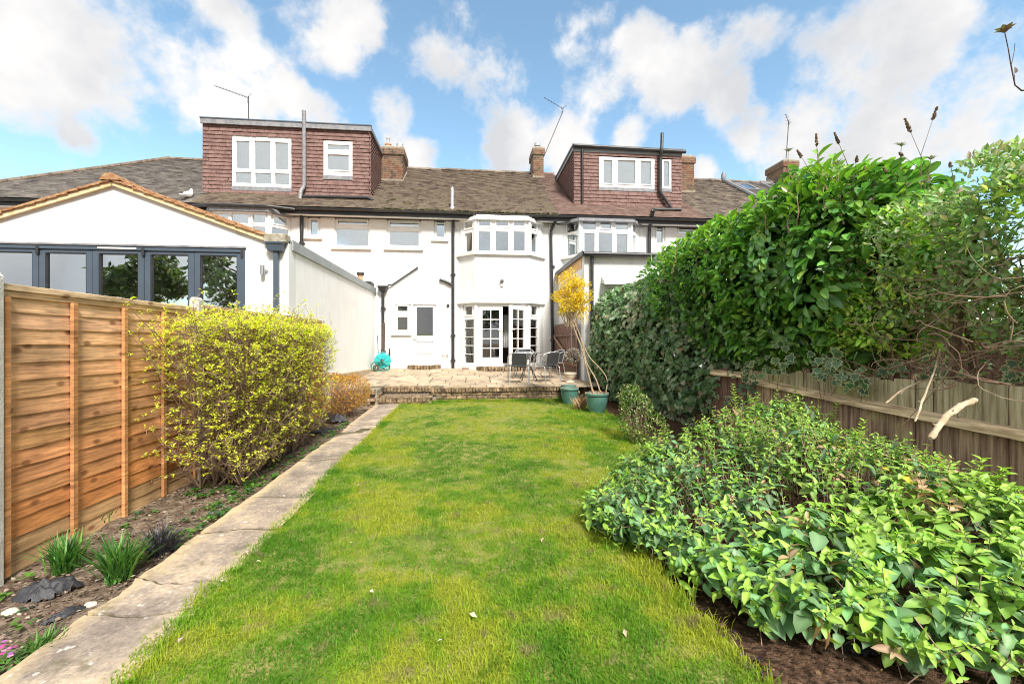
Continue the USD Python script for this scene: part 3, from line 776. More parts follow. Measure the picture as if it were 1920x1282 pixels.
def chimney(house, x0, x1, y0, y1, zb, zt, pots, seed, base=True):
    rs = np.random.default_rng(seed)
    mb = MB(); mb.box(x0, x1, y0, y1, zb - 0.9, zt - 0.30); mb.box(x0 - 0.05, x1 + 0.05, y0 - 0.05, y1 + 0.05, zt - 0.30, zt - 0.02)
    ch = put('chimney', mb, mortar, house)
    br = MB()

    def faces(a0, a1, b0, b1, z0, z1, prd):
        rows = int((z1 - z0) / 0.075)
        for r in range(rows):
            z = z0 + r * 0.075
            for axis in (0, 1):
                lo, hi = (a0, a1) if axis == 0 else (b0, b1)
                x = lo - (0.1125 if r % 2 else 0)
                while x < hi:
                    s, e = max(x + 0.005, lo), min(x + 0.22, hi)
                    if e - s > 0.04:
                        d = prd + rs.random() * 0.006
                        if axis == 0:
                            br.box(s, e, b0 - d, b0 + 0.02, z + 0.005, z + 0.068)
                        else:
                            br.box(a0 - d, a0 + 0.02, s, e, z + 0.005, z + 0.068); br.box(a1 - 0.02, a1 + d, s, e, z + 0.005, z + 0.068)
                    x += 0.225
    faces(x0, x1, y0, y1, zb - 0.45, zt - 0.30, 0.006)
    faces(x0 - 0.05, x1 + 0.05, y0 - 0.05, y1 + 0.05, zt - 0.30, zt - 0.02, 0.006)
    put('brickwork', br, brick_red, ch, kind='stuff')
    mb = MB(); xm, ym = (x0 + x1) / 2, (y0 + y1) / 2
    a, b = (x1 - x0) / 2 + 0.05, (y1 - y0) / 2 + 0.05
    mb.hexa([(xm - a, ym - b, zt - 0.02), (xm + a, ym - b, zt - 0.02), (xm + a, ym + b, zt - 0.02), (xm - a, ym + b, zt - 0.02),
             (xm - a * .6, ym - b * .8, zt + 0.06), (xm + a * .6, ym - b * .8, zt + 0.06), (xm + a * .6, ym + b * .8, zt + 0.06), (xm - a * .6, ym + b * .8, zt + 0.06)])
    put('flaunching', mb, flaunch, ch)
    for (fx, fy, kind) in pots:
        c = (x0 + (x1 - x0) * fx, y0 + (y1 - y0) * fy, zt + 0.03)
        mb = MB()
        if kind == 'pot':
            mb.lathe([(0.0, 0), (0.13, 0), (0.125, 0.05), (0.105, 0.07), (0.105, 0.17), (0.13, 0.19), (0.13, 0.23), (0.09, 0.235), (0.085, 0.1)], c, 18)
            put('chimney_pot', mb, terracotta, ch, smooth=40)
            mb = MB(); mb.lathe([(0.055, 0.2), (0.055, 0.42), (0.07, 0.42), (0.07, 0.47), (0, 0.48)], c, 14)
            put('flue_cowl', mb, galv, ch, smooth=40)
        else:
            mb.lathe([(0.09, 0), (0.09, 0.15), (0.13, 0.15), (0.13, 0.27), (0.10, 0.28), (0, 0.285)], c, 18)
            put('chimney_cowl', mb, galv, ch, smooth=40)
    if base:
        mb = MB()
        fz = lambda yy: float(roof_z(yy))
        mb.box(x0 - 0.03, x1 + 0.03, y0 - 0.035, y0 - 0.005, fz(y0) - 0.05, fz(y0) + 0.09)
        for xx in (x0 - 0.035, x1 + 0.005):
            mb.hexa([(xx, y0 - 0.03, fz(y0) - 0.05), (xx + 0.03, y0 - 0.03, fz(y0) - 0.05), (xx + 0.03, y1, fz(y1) - 0.05), (xx, y1, fz(y1) - 0.05),
                     (xx, y0 - 0.03, fz(y0) + 0.12), (xx + 0.03, y0 - 0.03, fz(y0) + 0.12), (xx + 0.03, y1, fz(y1) + 0.12), (xx, y1, fz(y1) + 0.12)])
        put('cement_fillet', mb, mortar, ch)
    return ch


def house_shell(name, label, x0, x1, holes, inner=True, hip=None):
    h = thing(name, label, 'house', group='terraced houses')
    put('wall', wall_with(F, x0, x1, -0.6, 4.93, holes), render_white, h)
    if inner:
        mb = MB()
        a, b = x0 + 0.06, x1 - 0.06
        mb.box(a, b, 16.6, 16.65, -0.2, 4.9); mb.box(a, a + 0.04, 14.12, 16.6, -0.2, 4.9); mb.box(b - 0.04, b, 14.12, 16.6, -0.2, 4.9)
        mb.box(a, b, 14.11, 16.6, 2.42, 2.62); mb.box(a, b, 14.11, 16.6, 4.86, 4.9)
        put('room', mb, interior_m, h)
    return h


def roof_deck(h, x0, x1):
    mb = MB()
    prof = [(13.42, float(roof_z(13.42)) - 0.02), (YR, ZR - 0.01), (22.3, float(roof_z(13.5))), (22.3, 4.6), (14.2, 4.6)]
    mb.extrude(Polygon(prof), lambda u, n, z: np.stack([n, u, z], -1), x0, x1)
    return put('roof', mb, black_paint, h)


def eaves(h, x0, x1, m=black_plastic, sag=0.0):
    mb = MB(); mb.box(x0, x1, 13.50, 13.53, 4.72, 4.95)
    put('fascia', mb, black_plastic, h)
    mb = MB(); mb.box(x0, x1, 13.53, YF - 0.002, 4.74, 4.76)
    put('soffit', mb, upvc, h)
    mb = MB(); ang = np.linspace(math.pi, 2 * math.pi, 9)
    n = 24; X = np.linspace(x0, x1, n); zz = 4.885 + sag * np.sin((X - x0) / (x1 - x0) * math.pi * 2)
    ring = np.concatenate([np.c_[np.cos(ang) * 0.06, np.sin(ang) * 0.065], np.c_[np.cos(ang[::-1]) * 0.054, np.sin(ang[::-1]) * 0.058 + 0.001]])
    v = np.stack([np.stack([np.full(len(ring), X[k]), 13.435 + ring[:, 0], zz[k] + ring[:, 1]], -1) for k in range(n)])
    R_ = len(ring); i, j = np.meshgrid(np.arange(n - 1), np.arange(R_), indexing='ij')
    q = np.stack([i * R_ + j, i * R_ + (j + 1) % R_, (i + 1) * R_ + (j + 1) % R_, (i + 1) * R_ + j], -1).reshape(-1, 4)
    mb.add(v.reshape(-1, 3), np.vstack([q[:, [0, 1, 2]], q[:, [0, 2, 3]]]))
    put('gutter', mb, m, h)


def ridge(rf, x0, x1, m, seed):
    rs = np.random.default_rng(seed); mb = MB()
    x = x0
    while x < x1 - 0.05:
        e = min(x + 0.44, x1); a = np.linspace(0, math.pi, 7); dz = rs.normal(0, 0.008)
        for s, t in ((x + 0.004, e - 0.004),):
            v = np.vstack([np.c_[np.full(7, s), YR + 0.13 * np.cos(a), ZR - 0.02 + dz + 0.11 * np.sin(a)], np.c_[np.full(7, t), YR + 0.13 * np.cos(a), ZR - 0.02 + dz + 0.11 * np.sin(a)]])
            f = [(k, k + 1, k + 8) for k in range(6)] + [(k, k + 8, k + 7) for k in range(6)] + [(0, k + 1, k) for k in range(1, 6)]
            mb.add(v, f)
        x = e
    put('ridge_tile', mb, m, rf, kind='stuff')


def pipe(h, pts, r=0.042, m=black_plastic, name='downpipe', collars=(), label=None):
    mb = MB(); P = [np.asarray(pts[0], float)]
    for k in range(1, len(pts) - 1):                          # round the bends a little
        a, b, c = (np.asarray(pts[i], float) for i in (k - 1, k, k + 1))
        s = min(0.08, np.linalg.norm(b - a) / 3, np.linalg.norm(c - b) / 3)
        p, q = b + unit(a - b) * s, b + unit(c - b) * s
        for t in (0, 0.33, 0.67, 1):
            P.append((1 - t) ** 2 * p + 2 * t * (1 - t) * b + t * t * q)
    P.append(np.asarray(pts[-1], float))
    mb.tube(P, r, 10)
    for z in collars:
        x, y = pts[-1][0], pts[-1][1]
        mb.tube([(x, y, z - 0.035), (x, y, z + 0.035)], r * 1.28, 10)
        mb.box(x - r * 1.7, x + r * 1.7, y + r * 0.2, YF - 0.002, z - 0.012, z + 0.012)
    return put(name, mb, m, h, smooth=45, label=label)


XB = [-20.0, F.at(372, 400)[0], F.at(707, 400)[0], F.at(1042, 400)[0], 7.86, 11.15, 17.5]
fp = lambda px, py, off=0.06: (lambda a: np.array([a[0], YF - off, a[1]]))(Plane(0, YF - off).at(px, py))


# ---- bays -------------------------------------------------------------------
def bay(h, lpx, fl, fr, rpx, depth, zt, z_bottom, front_holes, cant_l, cant_r, body=render_smooth):
    """canted bay: foot points on the wall at lpx, rpx; front corners seen at fl, fr. Returns the three planes"""
    x0, x3 = F.at(lpx, 440)[0], F.at(rpx, 440)[0]
    B = Plane(0, YF - depth)
    x1, x2 = B.at(fl, 440)[0], B.at(fr, 440)[0]
    yl = YF - depth
    al = math.atan2(yl - YF, x1 - x0); ar = math.atan2(YF - yl, x3 - x2)
    PL = Plane(x0, YF, al); PR = Plane(x2, yl, ar); PF = Plane(x1, yl, 0)
    return PL, PF, PR, (math.hypot(x1 - x0, depth), x2 - x1, math.hypot(x3 - x2, depth)), (x0, x1, x2, x3, yl)


# ================= centre house ==============================================
PL, PF, PR, (wl_, wf_, wr_), BX = bay(None, 861, 891.5, 993, 1018.5, 0.5, 0, 0, None, None, None)
holes = [F.rect(725, 408, 790, 464), F.rect(813.5, 410, 836, 448), F.rect(741, 569.6, 771.5, 624), F.rect(771.5, 568, 820.5, 686), (BX[0] + 0.02, 0.0, BX[3] - 0.02, 4.9)]
hc = house_shell('terraced_house', 'white rendered house with a two-storey bay, open french doors and old mossy roof', XB[2], XB[3], holes)
window(hc, F, (725, 408, 790, 464), [(730, 414, 785, 424.5), (730, 433.5, 785, 459.5)], sill=(720, 794, 467), cas=(0,))
window(hc, F, (813.5, 410, 836, 448), [(818, 414, 833, 444.5)], sill=(808.5, 841.5, 450.5), cas=(0,))
window(hc, F, (741, 569.6, 771.5, 624), [(745, 573, 764.5, 583.5), (745, 593.5, 764.5, 619)], sill=(734, 772, 627), cas=(0, 1), gl=door_glass)
# kitchen door
r = F.rect(771.5, 568, 820.5, 686)
mb = MB(); mb.extrude(rect_poly(r).difference(sbox(r[0] + 0.05, r[1] - 0.1, r[2] - 0.05, r[3] - 0.05)), F, -0.14, -0.02)
put('door_frame', mb, upvc, hc)
gpx = F.rect(781, 575.5, 811.5, 629)
lf = (r[0] + 0.062, r[1] + 0.02, r[2] - 0.062, r[3] - 0.064)
mb = MB(); mb.extrude(rect_poly(lf).difference(unary_union([rect_poly(gpx)] + [rect_poly(F.rect(*q_)) for q_ in ((781, 640, 811.5, 656), (781, 663, 811.5, 678))])), F, -0.13, -0.065); mb.extrude(unary_union([rect_poly(F.rect(*q_)).buffer(.004) for q_ in ((781, 640, 811.5, 656), (781, 663, 811.5, 678))]), F, -0.12, -0.10)
dr = put('door', mb, upvc, hc)
mb = MB(); mb.extrude(rect_poly(gpx), F, -0.11, -0.10); put('pane', mb, door_glass, dr)
for (a, b, c, d) in ((781, 640, 811.5, 656), (781, 663, 811.5, 678)):
    q = F.rect(a, b, c, d)
    mb = MB(); mb.extrude(rect_poly(q).buffer(-0.04, join_style=2), F, -0.098, -0.075)
    put('panel', mb, upvc, dr)
ring = rect_poly(gpx).buffer(0.025, join_style=2).difference(rect_poly(gpx))
mb = MB(); mb.extrude(ring, F, -0.064, -0.05); put('bead', mb, upvc, dr)
u, z = F.at(776.5, 636)
mb = MB(); mb.extrude(sbox(u - 0.015, z - 0.07, u + 0.015, z + 0.07), F, -0.064, -0.05); mb.obox(F(u + 0.05, -0.02, z + 0.02), (0.055, 0.01, 0.01)); put('handle', mb, white_sill, dr)
q = F.rect(769, 684.5, 823, 687); mb = MB(); mb.extrude(rect_poly(q), F, -0.12, 0.05); put('threshold', mb, white_sill, hc)

# the bay: front and cant walls, upper windows, french doors
zs, zl = PF.at(940, 475)[1], PF.at(940, 568.5)[1]
up_f = (893, 402.5, 991.5, 474.5); dn_f = (893.5, 571, 990, 683.5)
uf, df = PF.rect(*up_f), PF.rect(*dn_f)
put('bay_wall', wall_with(PF, 0.0, wf_, -0.5, 4.72, [uf, df], 0.14), render_smooth, hc)
cl_u, cl_d = (865.8, 405, 887.5, 475), (867.5, 571.5, 889.5, 683)
cr_u, cr_d = (994.5, 406.5, 1012, 475.5), (994.5, 571.5, 1012.5, 680)
for PP, w_, a, b in ((PL, wl_, cl_u, cl_d), (PR, wr_, cr_u, cr_d)):
    put('bay_wall', wall_with(PP, 0.0, w_, -0.5, 4.72, [PP.rect(*a), PP.rect(*b)], 0.14), render_smooth, hc)
mb = MB(); mb.extrude(Polygon([(BX[0] - 0.03, YF), (BX[1], BX[4] - 0.05), (BX[2], BX[4] - 0.05), (BX[3] + 0.03, YF)]), lambda u, n, z: np.stack([u, z, n], -1), 4.66, 4.755)
put('bay_roof', mb, upvc, hc)
SK = 1.0
cols = [(822, 905), (943, 1030), (1068, 1148)]
pans = []
for (y0_, y1_) in ((105, 164), (201, 337)):
    for a, b in cols:
        pans.append((680 + a / 3.771, 380 + y0_ / 3.771, 680 + b / 3.771, 380 + y1_ / 3.771))
window(hc, PF, up_f, pans, cas=(0, 1, 2))
window(hc, PL, cl_u, [(869.5, 410, 884, 427.5), (869.5, 436, 884, 471.5)], cas=(0, 1))
window(hc, PR, cr_u, [(997.5, 412, 1009.5, 429.5), (997.5, 437.5, 1009.5, 473)], cas=(0, 1))
for PP, w_ in ((PF, wf_), (PL, wl_), (PR, wr_)):
    e = 0.03
    mb = MB(); mb.extrude(sbox(-e, zs - 0.055, w_ + e, zs - 0.005), PP, -0.05, 0.085)
    put('bay_sill', mb, white_sill, hc)
    mb = MB(); mb.extrude(sbox(-e, zl + 0.005, w_ + e, zl + 0.05), PP, -0.05, 0.07)
    put('lintel_trim', mb, white_sill, hc)
    mb = MB(); mb.extrude(sbox(-0.01, -0.42, w_ + 0.01, df[1] - 0.02), PP, -0.05, 0.03)
    put('plinth', mb, render_smooth, hc)
for PP, a in ((PL, cl_d), (PR, cr_d)):
    lft = PP is PL
    l, rr = (870.5, 884) if lft else (997.5, 1008.8)
    l2, r2 = (869, 886) if lft else (997, 1009.5)
    ps = [(l, 574, rr, 590.5)] + [(l2, 599 + k * 16.4, r2, 599 + (k + 1) * 16.4 - 1.2) for k in range(5)]
    window(hc, PP, a, ps, cas=(0,), gl=door_glass)
# door frame and the two leaves
rf_ = df
mb = MB(); mb.extrude(rect_poly(rf_).difference(sbox(rf_[0] + 0.05, rf_[1] + 0.04, rf_[2] - 0.05, rf_[3] - 0.05)), PF, -0.12, -0.03)
put('door_frame', mb, upvc, hc)


def leaf(parent, pl, u0, u1, z0, z1, st_w=0.105, bot=0.17, name='french_door', side=1):
    g0, g1, h0, h1 = u0 + st_w, u1 - st_w, z0 + bot, z1 - 0.11
    poly = sbox(u0, z0, u1, z1); cells = []
    for a in range(2):
        for b in range(5):
            x = g0 + (g1 - g0) * a / 2; y = h0 + (h1 - h0) * b / 5
            cells.append((x + 0.011, y + 0.011, x + (g1 - g0) / 2 - 0.011, y + (h1 - h0) / 5 - 0.011))
    for c in cells:
        poly = poly.difference(rect_poly(c))
    mb = MB(); mb.extrude(poly, pl, -0.055, 0.0)
    d = put(name, mb, upvc, parent)
    for c in cells:
        mb = MB(); mb.extrude(rect_poly(c).buffer(0.003, join_style=2), pl, -0.034, -0.022); put('pane', mb, door_glass, d)
    uh = u1 - 0.045 if side > 0 else u0 + 0.045
    mb = MB(); mb.extrude(sbox(uh - 0.013, z0 + 0.92, uh + 0.013, z0 + 1.12), pl, 0, 0.01); mb.obox(pl(uh - side * 0.05, 0.045, z0 + 1.05), (0.06, 0.01, 0.011), np.array([[pl.u[0], pl.n[0], 0], [pl.u[1], pl.n[1], 0], [0, 0, 1]])); put('handle', mb, white_sill, d)
    return d


ul0, ul1 = PF.at(897.5, 620)[0], PF.at(943, 620)[0]
zb_, zt_ = rf_[1] + 0.045, rf_[3] - 0.055
leaf(hc, Plane(PF.p[0], PF.p[1] + 0.045, 0), ul0, ul1, zb_, zt_)
hx = PF.p[0] + rf_[2] - 0.055; wlf = ul1 - ul0
best = min(np.linspace(0.1, 1.4, 200), key=lambda th: abs(960 + FPX * ((hx - wlf * math.cos(th)) * CS - (PF.p[1] - wlf * math.sin(th)) * SN) / ((hx - wlf * math.cos(th)) * SN + (PF.p[1] - wlf * math.sin(th)) * CS) - 956.5))
leaf(hc, Plane(hx - wlf * math.cos(best), PF.p[1] - wlf * math.sin(best), best), 0, wlf, zb_, zt_, side=-1)
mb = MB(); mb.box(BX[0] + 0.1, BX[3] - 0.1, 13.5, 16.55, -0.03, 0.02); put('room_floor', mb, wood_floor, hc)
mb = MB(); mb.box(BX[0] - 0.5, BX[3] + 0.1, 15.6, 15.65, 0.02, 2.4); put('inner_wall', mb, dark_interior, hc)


def curtain(parent, pl, u0, u1, z0, z1, m, n=-0.20, waves=5, amp=0.025, bow=0.0):
    k = 40; U = np.linspace(u0, u1, k); rows = []
    for z, sq in ((z0, 1.0), ((z0 + z1) / 2, 1 - bow), (z1, 1.0)):
        rows.append(pl(u0 + (U - u0) * sq, n + amp * np.sin((U - u0) / (u1 - u0) * waves * 2 * math.pi + z), z))
    v = np.vstack(rows); f = []
    for r_ in range(2):
        for j_ in range(k - 1):
            a = r_ * k + j_; f += [(a, a + 1, a + k + 1), (a, a + k + 1, a + k)]
    put('curtain', (v, np.array(f)), m, parent, smooth=True)


for PP, w_ in ((PL, wl_), (PR, wr_)):
    curtain(hc, PP, -0.02, w_ + 0.02, zb_ + 0.03, zt_, green_curtain, n=-0.175, amp=0.02)
    curtain(hc, PP, -0.02, w_ + 0.02, uf[1] + 0.03, uf[3] - 0.02, red_curtain, n=-0.175, amp=0.02)
q = PF.at(949.5, 600)
curtain(hc, Plane(PF.p[0], PF.p[1] + 0.9), q[0] - 0.02, q[0] + 0.2, 0.65, 1.75, white_curtain, n=0, waves=3, amp=0.04)

rf = roof_deck(hc, XB[2], XB[3])
v, f = roof_tiles(XB[2], XB[3], None, 1); put('roof_tile', (v, f), mossy_tile, rf, kind='stuff')
ridge(rf, XB[2], XB[3], old_tile, 2)
eaves(hc, XB[2], XB[3], black_paint, sag=0.012)
rs = np.random.default_rng(77); mb = MB()          # moss lumps along the old gutter and on the tiles
for k in range(260):
    x = rs.uniform(XB[2], XB[3]); yy = 13.42 + abs(rs.normal(0, 0.05)) if k < 190 else rs.uniform(13.5, 15.5)
    s = rs.uniform(0.02, 0.055)
    m_ = trimesh.creation.icosphere(1, 1.0); vv = np.array(m_.vertices) * (s * 1.5, s, s * 0.7) * (1 + rs.normal(0, 0.2, (len(m_.vertices), 1)))
    mb.add(vv + (x, yy, float(roof_z(yy)) + 0.03 if k >= 190 else 4.925 + rs.normal(0, 0.012)), m_.faces)
put('moss', mb, moss, rf, kind='stuff')
c = on_roof(734, 341); zt = c[2] + 66 * (c[0] * SN + c[1] * CS) / 800
x0 = c[0] - 0.39
ch1 = (x0, x0 + 0.8, c[1], c[1] + 1.0, c[2], zt)
c = on_roof(1009.5, 334.5); D = c[0] * SN + c[1] * CS
ch2 = (c[0] - 0.20, c[0] + 0.21, c[1], c[1] + 0.9, c[2], c[2] + 58 * D / 800)
chimney(hc, *ch1, [(0.25, 0.4, 'pot'), (0.78, 0.45, 'cowl')], 5)
q = on_roof(848, 392); mb = MB()
mb.lathe([(0.055, -0.1), (0.055, 0.55), (0.05, 0.62), (0.03, 0.67), (0, 0.685)], (q[0], q[1], q[2] + 0.02), 14); mb.lathe([(0.09, -0.12), (0.075, 0.06), (0.056, 0.07)], (q[0], q[1], q[2] + 0.0), 14)
put('flue_vent', mb, galv, rf, smooth=40)
pipe(hc, [fp(849.5, 402), fp(849.5, 690)], 0.05, collars=(3.0, 1.05, 0.25))
pipe(hc, [fp(824, 524), fp(836, 528), fp(848, 534)], 0.045, name='waste_pipe')
h_ = fp(718, 540, 0.1)
mb = MB(); mb.hexa([(h_[0] - .07, h_[1] - .07, h_[2] - .12), (h_[0] + .07, h_[1] - .07, h_[2] - .12), (h_[0] + .07, YF - .01, h_[2] - .12), (h_[0] - .07, YF - .01, h_[2] - .12),
                    (h_[0] - .14, h_[1] - .12, h_[2] + .02), (h_[0] + .14, h_[1] - .12, h_[2] + .02), (h_[0] + .14, YF - .01, h_[2] + .02), (h_[0] - .14, YF - .01, h_[2] + .02)])
mb.box(h_[0] - .15, h_[0] + .15, h_[1] - .13, YF - .01, h_[2] + .02, h_[2] + .06)
put('hopper', mb, black_plastic, hc)
pipe(hc, [h_ + [0, 0, -0.1], (h_[0], h_[1], 0.02)], 0.048, collars=(1.9, 0.55))
pipe(hc, [fp(784, 501, 0.05), fp(733, 535.5, 0.05), fp(730, 533, 0.09), fp(724, 540, 0.1)], 0.022, name='waste_pipe')
pipe(hc, [fp(1047, 401, 0.40), fp(1045, 408, 0.30), fp(1033, 432, 0.07), fp(1036.5, 664, 0.07), fp(1036.5, 696, 0.07)], 0.05, collars=(3.3, 2.2, 0.9))
for (l, t, rr, b) in ((829, 663, 840, 672.5), (1019, 417, 1029, 428), (1030.5, 417, 1040, 428)):
    q = F.rect(l, t, rr, b); mb = MB()
    po = rect_poly(q)
    for k in range(5):
        w = (q[2] - q[0]); po = po.difference(sbox(q[0] + w * (k + 0.28) / 5, q[1] + 0.02, q[0] + w * (k + 0.72) / 5, q[3] - 0.02))
    mb.extrude(po, F, 0.0, 0.012); put('air_brick', mb, white_sill, hc)
    mb = MB(); mb.extrude(rect_poly(q).buffer(-0.012), F, 0.0005, 0.002); put('air_brick_grille', mb, black_paint, hc)
u, z = F.at(840, 573); mb = MB(); mb.tube([F(u, 0, z), F(u, 0.05, z)], [0.05, 0.042], 14); put('extract_vent', mb, black_plastic, hc, smooth=40)

lt = thing('wall_floodlight', 'small brown floodlight with a sensor under it above the french doors', 'wall lamp')
u, z = PF.at(941, 531)
mb = MB(); mb.extrude(sbox(u - 0.05, z + 0.02, u + 0.05, z + 0.10), PF, 0.03, 0.1); put('lamp_head', mb, dark_wood, lt)
mb = MB(); mb.extrude(sbox(u - 0.04, z - 0.1, u + 0.04, z + 0.005), PF, 0.001, 0.05); put('sensor', mb, white_sill, lt)
mb = MB(); mb.extrude(sbox(u - 0.04, z + 0.035, u + 0.04, z + 0.085), PF, 0.101, 0.105); put('lamp_lens', mb, table_glass, lt)


def round_step(name, label, cpx, lpx, rpx, ytop, depth, seed, y_wall):
    rs = np.random.default_rng(seed)
    s = thing(name, label, 'step')
    P = Plane(0, y_wall)
    x0, x1 = P.at(lpx, 692)[0], P.at(rpx, 692)[0]
    xc, a = (x0 + x1) / 2, (x1 - x0) / 2
    h = 0.135; zg = float(patio_z(y_wall - depth / 2))
    top = []
    n = max(12, int((math.pi * 0.5 * (a + depth)) / 0.085))
    for k in range(n):
        t = math.pi * (k + 0.5) / n
        rx, ry = a - 0.11, depth - 0.11
        px_, py_ = xc + rx * math.cos(t), y_wall - ry * math.sin(t)
        nx, ny = math.cos(t) * ry, -math.sin(t) * rx
        brick_at(s, (px_, py_, zg + h / 2 - 0.005), (0.105, 0.033, h / 2), math.atan2(ny, nx), rs)
        top.append((px_, py_))
    mb = MB(); mb.extrude(Polygon([(xc - a + 0.1, y_wall)] + top[::-1] + [(xc + a - 0.1, y_wall)]).buffer(0), lambda u, n_, z: np.stack([u, z, n_], -1), zg - 0.05, zg + h - 0.012)
    put('infill', mb, slab, s)


round_step('door_step', 'half-round brick step under the white kitchen door', 795, 764, 827, 689, 0.36, 3, YF - 0.03)
round_step('door_step', 'wide half-round brick step under the open french doors', 945, 893, 999, 690, 0.5, 4, PF.p[1] - 0.04)

# ================= left house ================================================
LPL, LPF, LPR, (lw0, lw1, lw2), LB = bay(None, 386, 398, 504, 547.5, 0.5, 0, 0, None, None, None)
holes = [F.rect(576, 404, 601, 444.5), F.rect(627, 407, 693.5, 463), (LB[0] + 0.02, 2.7, LB[3] - 0.02, 4.9)]
hl = house_shell('terraced_house', 'white house under the larger red-tiled dormer with two windows and a tall pipe', XB[1], XB[2], holes)
window(hl, F, (576, 404, 601, 444.5), [(581.5, 410, 595.5, 439.5)], sill=(571, 605, 446.5), cas=(0,))
window(hl, F, (627, 407, 693.5, 463), [(632.5, 412, 688, 420), (630, 428.5, 690.5, 459.5)], sill=(621.5, 697, 465.5), cas=(0,))
lf_r = (400, 397.5, 502, 470)
put('bay_wall', wall_with(LPF, 0, lw1, 2.4, 4.72, [LPF.rect(*lf_r)], 0.14), render_smooth, hl)
lc_r = (507.5, 402, 546, 470)
put('bay_wall', wall_with(LPR, 0, lw2, 2.4, 4.72, [LPR.rect(*lc_r)], 0.14), render_smooth, hl)
put('bay_wall', wall_with(LPL, 0, lw0, 2.4, 4.72, [], 0.14), render_smooth, hl)
ps = []
for (y0_, y1_) in ((400, 417.5), (424, 466)):
    for a, b in ((404, 426), (432, 464.5), (471.5, 496.5)):
        ps.append((a, y0_, b, y1_))
window(hl, LPF, lf_r, ps, cas=(2,))
window(hl, LPR, lc_r, [(514.5, 406.5, 539.5, 421), (511.5, 428, 542.5, 466)], cas=(0,))
mb = MB(); mb.extrude(Polygon([(LB[0] - 0.1, YF), (LB[1] - 0.03, LB[4] - 0.1), (LB[2] + 0.03, LB[4] - 0.1), (LB[3] + 0.1, YF)]), lambda u, n, z: np.stack([u, z, n], -1), 4.69, 4.80)
put('bay_roof', mb, lead, hl)
rfl = roof_deck(hl, XB[1], XB[2])
DYF = 14.4
DF = Plane(0, DYF)
dl0, dl1 = DF.at(381.5, 300)[0], DF.at(694, 300)[0]
dzt = DF.at(540, 236)[1]
keep = lambda x, y: not (dl0 - 0.05 < x < dl1 + 0.05 and y > DYF + 0.05)
v, f = roof_tiles(XB[1], XB[2], keep, 3); put('roof_tile', (v, f), mossy_tile, rfl, kind='stuff')
ridge(rfl, dl1, XB[2], old_tile, 4)
eaves(hl, XB[1], XB[2])


def dormer(h, x0, x1, zt, holes_px, seed, cheek, fall=0.0):
    """box dormer with tile-hung front and cheek under a flat roof; the front and the cheek on the viewer's side are tiled"""
    rs = np.random.default_rng(seed)
    zb = float(roof_z(DYF))
    hs = [DF.rect(*q) for q in holes_px]
    mb = MB(); p = sbox(x0, zb - 0.2, x1, zt)
    for q in hs:
        p = p.difference(rect_poly(q))
    mb.extrude(p, DF, -0.14, -0.03)
    cp = Polygon([(DYF + 0.03, zb - 0.2), (DYF + 0.03, zt), (YR, zt), (YR, ZR - 0.3)])
    for xa, xb in ((x0 + 0.03, x0 + 0.15), (x1 - 0.15, x1 - 0.03)):
        mb.extrude(cp, lambda u, n, z: np.stack([n, u, z], -1), xa, xb)
    mb.box(x0 + 0.15, x1 - 0.15, DYF + 1.6, DYF + 1.66, zb, zt); mb.box(x0 + 0.1, x1 - 0.1, DYF + 0.14, YR, zt - 0.06, zt)
    d = put('dormer', mb, dormer_tile, h)
    us, ss, wd = [], [], []
    g, w = 0.122, 0.168
    for r_ in range(int((zt - zb) / g) + 1):
        ed = np.unique(np.clip(np.concatenate([[x0 - 0.01], np.arange(x0 + (w / 2 if r_ % 2 else w), x1 + 0.01, w), [x1 + 0.03]]), x0 - 0.01, x1 + 0.03))
        ed = ed[np.concatenate([[True], np.diff(ed) > 0.03])]; ed[-1] = x1 + 0.03
        z = zb + 0.02 + r_ * g
        if z + g > zt:
            continue
        iv_ = list(zip(ed[:-1], ed[1:]))
        for q in hs:
            if q[1] - 0.16 < z + g * 0.4 < q[3] + 0.02:          # cut the course at the window
                cut = []
                for a, b in iv_:
                    for a2, b2 in ((a, min(b, q[0] - 0.004)), (max(a, q[2] + 0.004), b)):
                        if b2 - a2 > 0.012:
                            cut.append((a2, b2))
                iv_ = cut
        iv_ = np.array(iv_)
        us.append(iv_.mean(1)); ss.append(np.full(len(iv_), z)); wd.append(iv_[:, 1] - iv_[:, 0])
    ux, uz, ny = np.array([1.0, 0, 0]), np.array([0, 0, 1.0]), np.array([0, -1.0, 0])
    t1 = tile_field((0, DYF, 0), ux, uz, ny, np.concatenate(us), np.concatenate(ss), np.concatenate(wd), g * 1.35, 0.012, 0.028, rs, 0.003)
    put('front_tile', t1, dormer_tile, d, kind='stuff')
    for side in cheek:
        us, ss = [], []
        for r_ in range(int((zt - zb) / g) + 1):
            z = zb + 0.02 + r_ * g
            if z + g > zt:
                continue
            ymax = min(YR - 0.05, (z + g - RZ0) / RK + RY0 + 0.05)
            y = np.arange(DYF - (0 if r_ % 2 else w / 2) + w / 2, ymax, w)
            us.append(y); ss.append(np.full(len(y), z))
        xo = x1 - 0.03 if side > 0 else x0 + 0.03
        t1 = tile_field((xo, 0, 0), np.array([0, 1.0, 0]), uz, np.array([side * 1.0, 0, 0]), np.concatenate(us), np.concatenate(ss), w, g * 1.35, 0.012, 0.028, rs, 0.003)
        put('cheek_tile', t1, dormer_tile, d, kind='stuff')
    return d, hs, zb


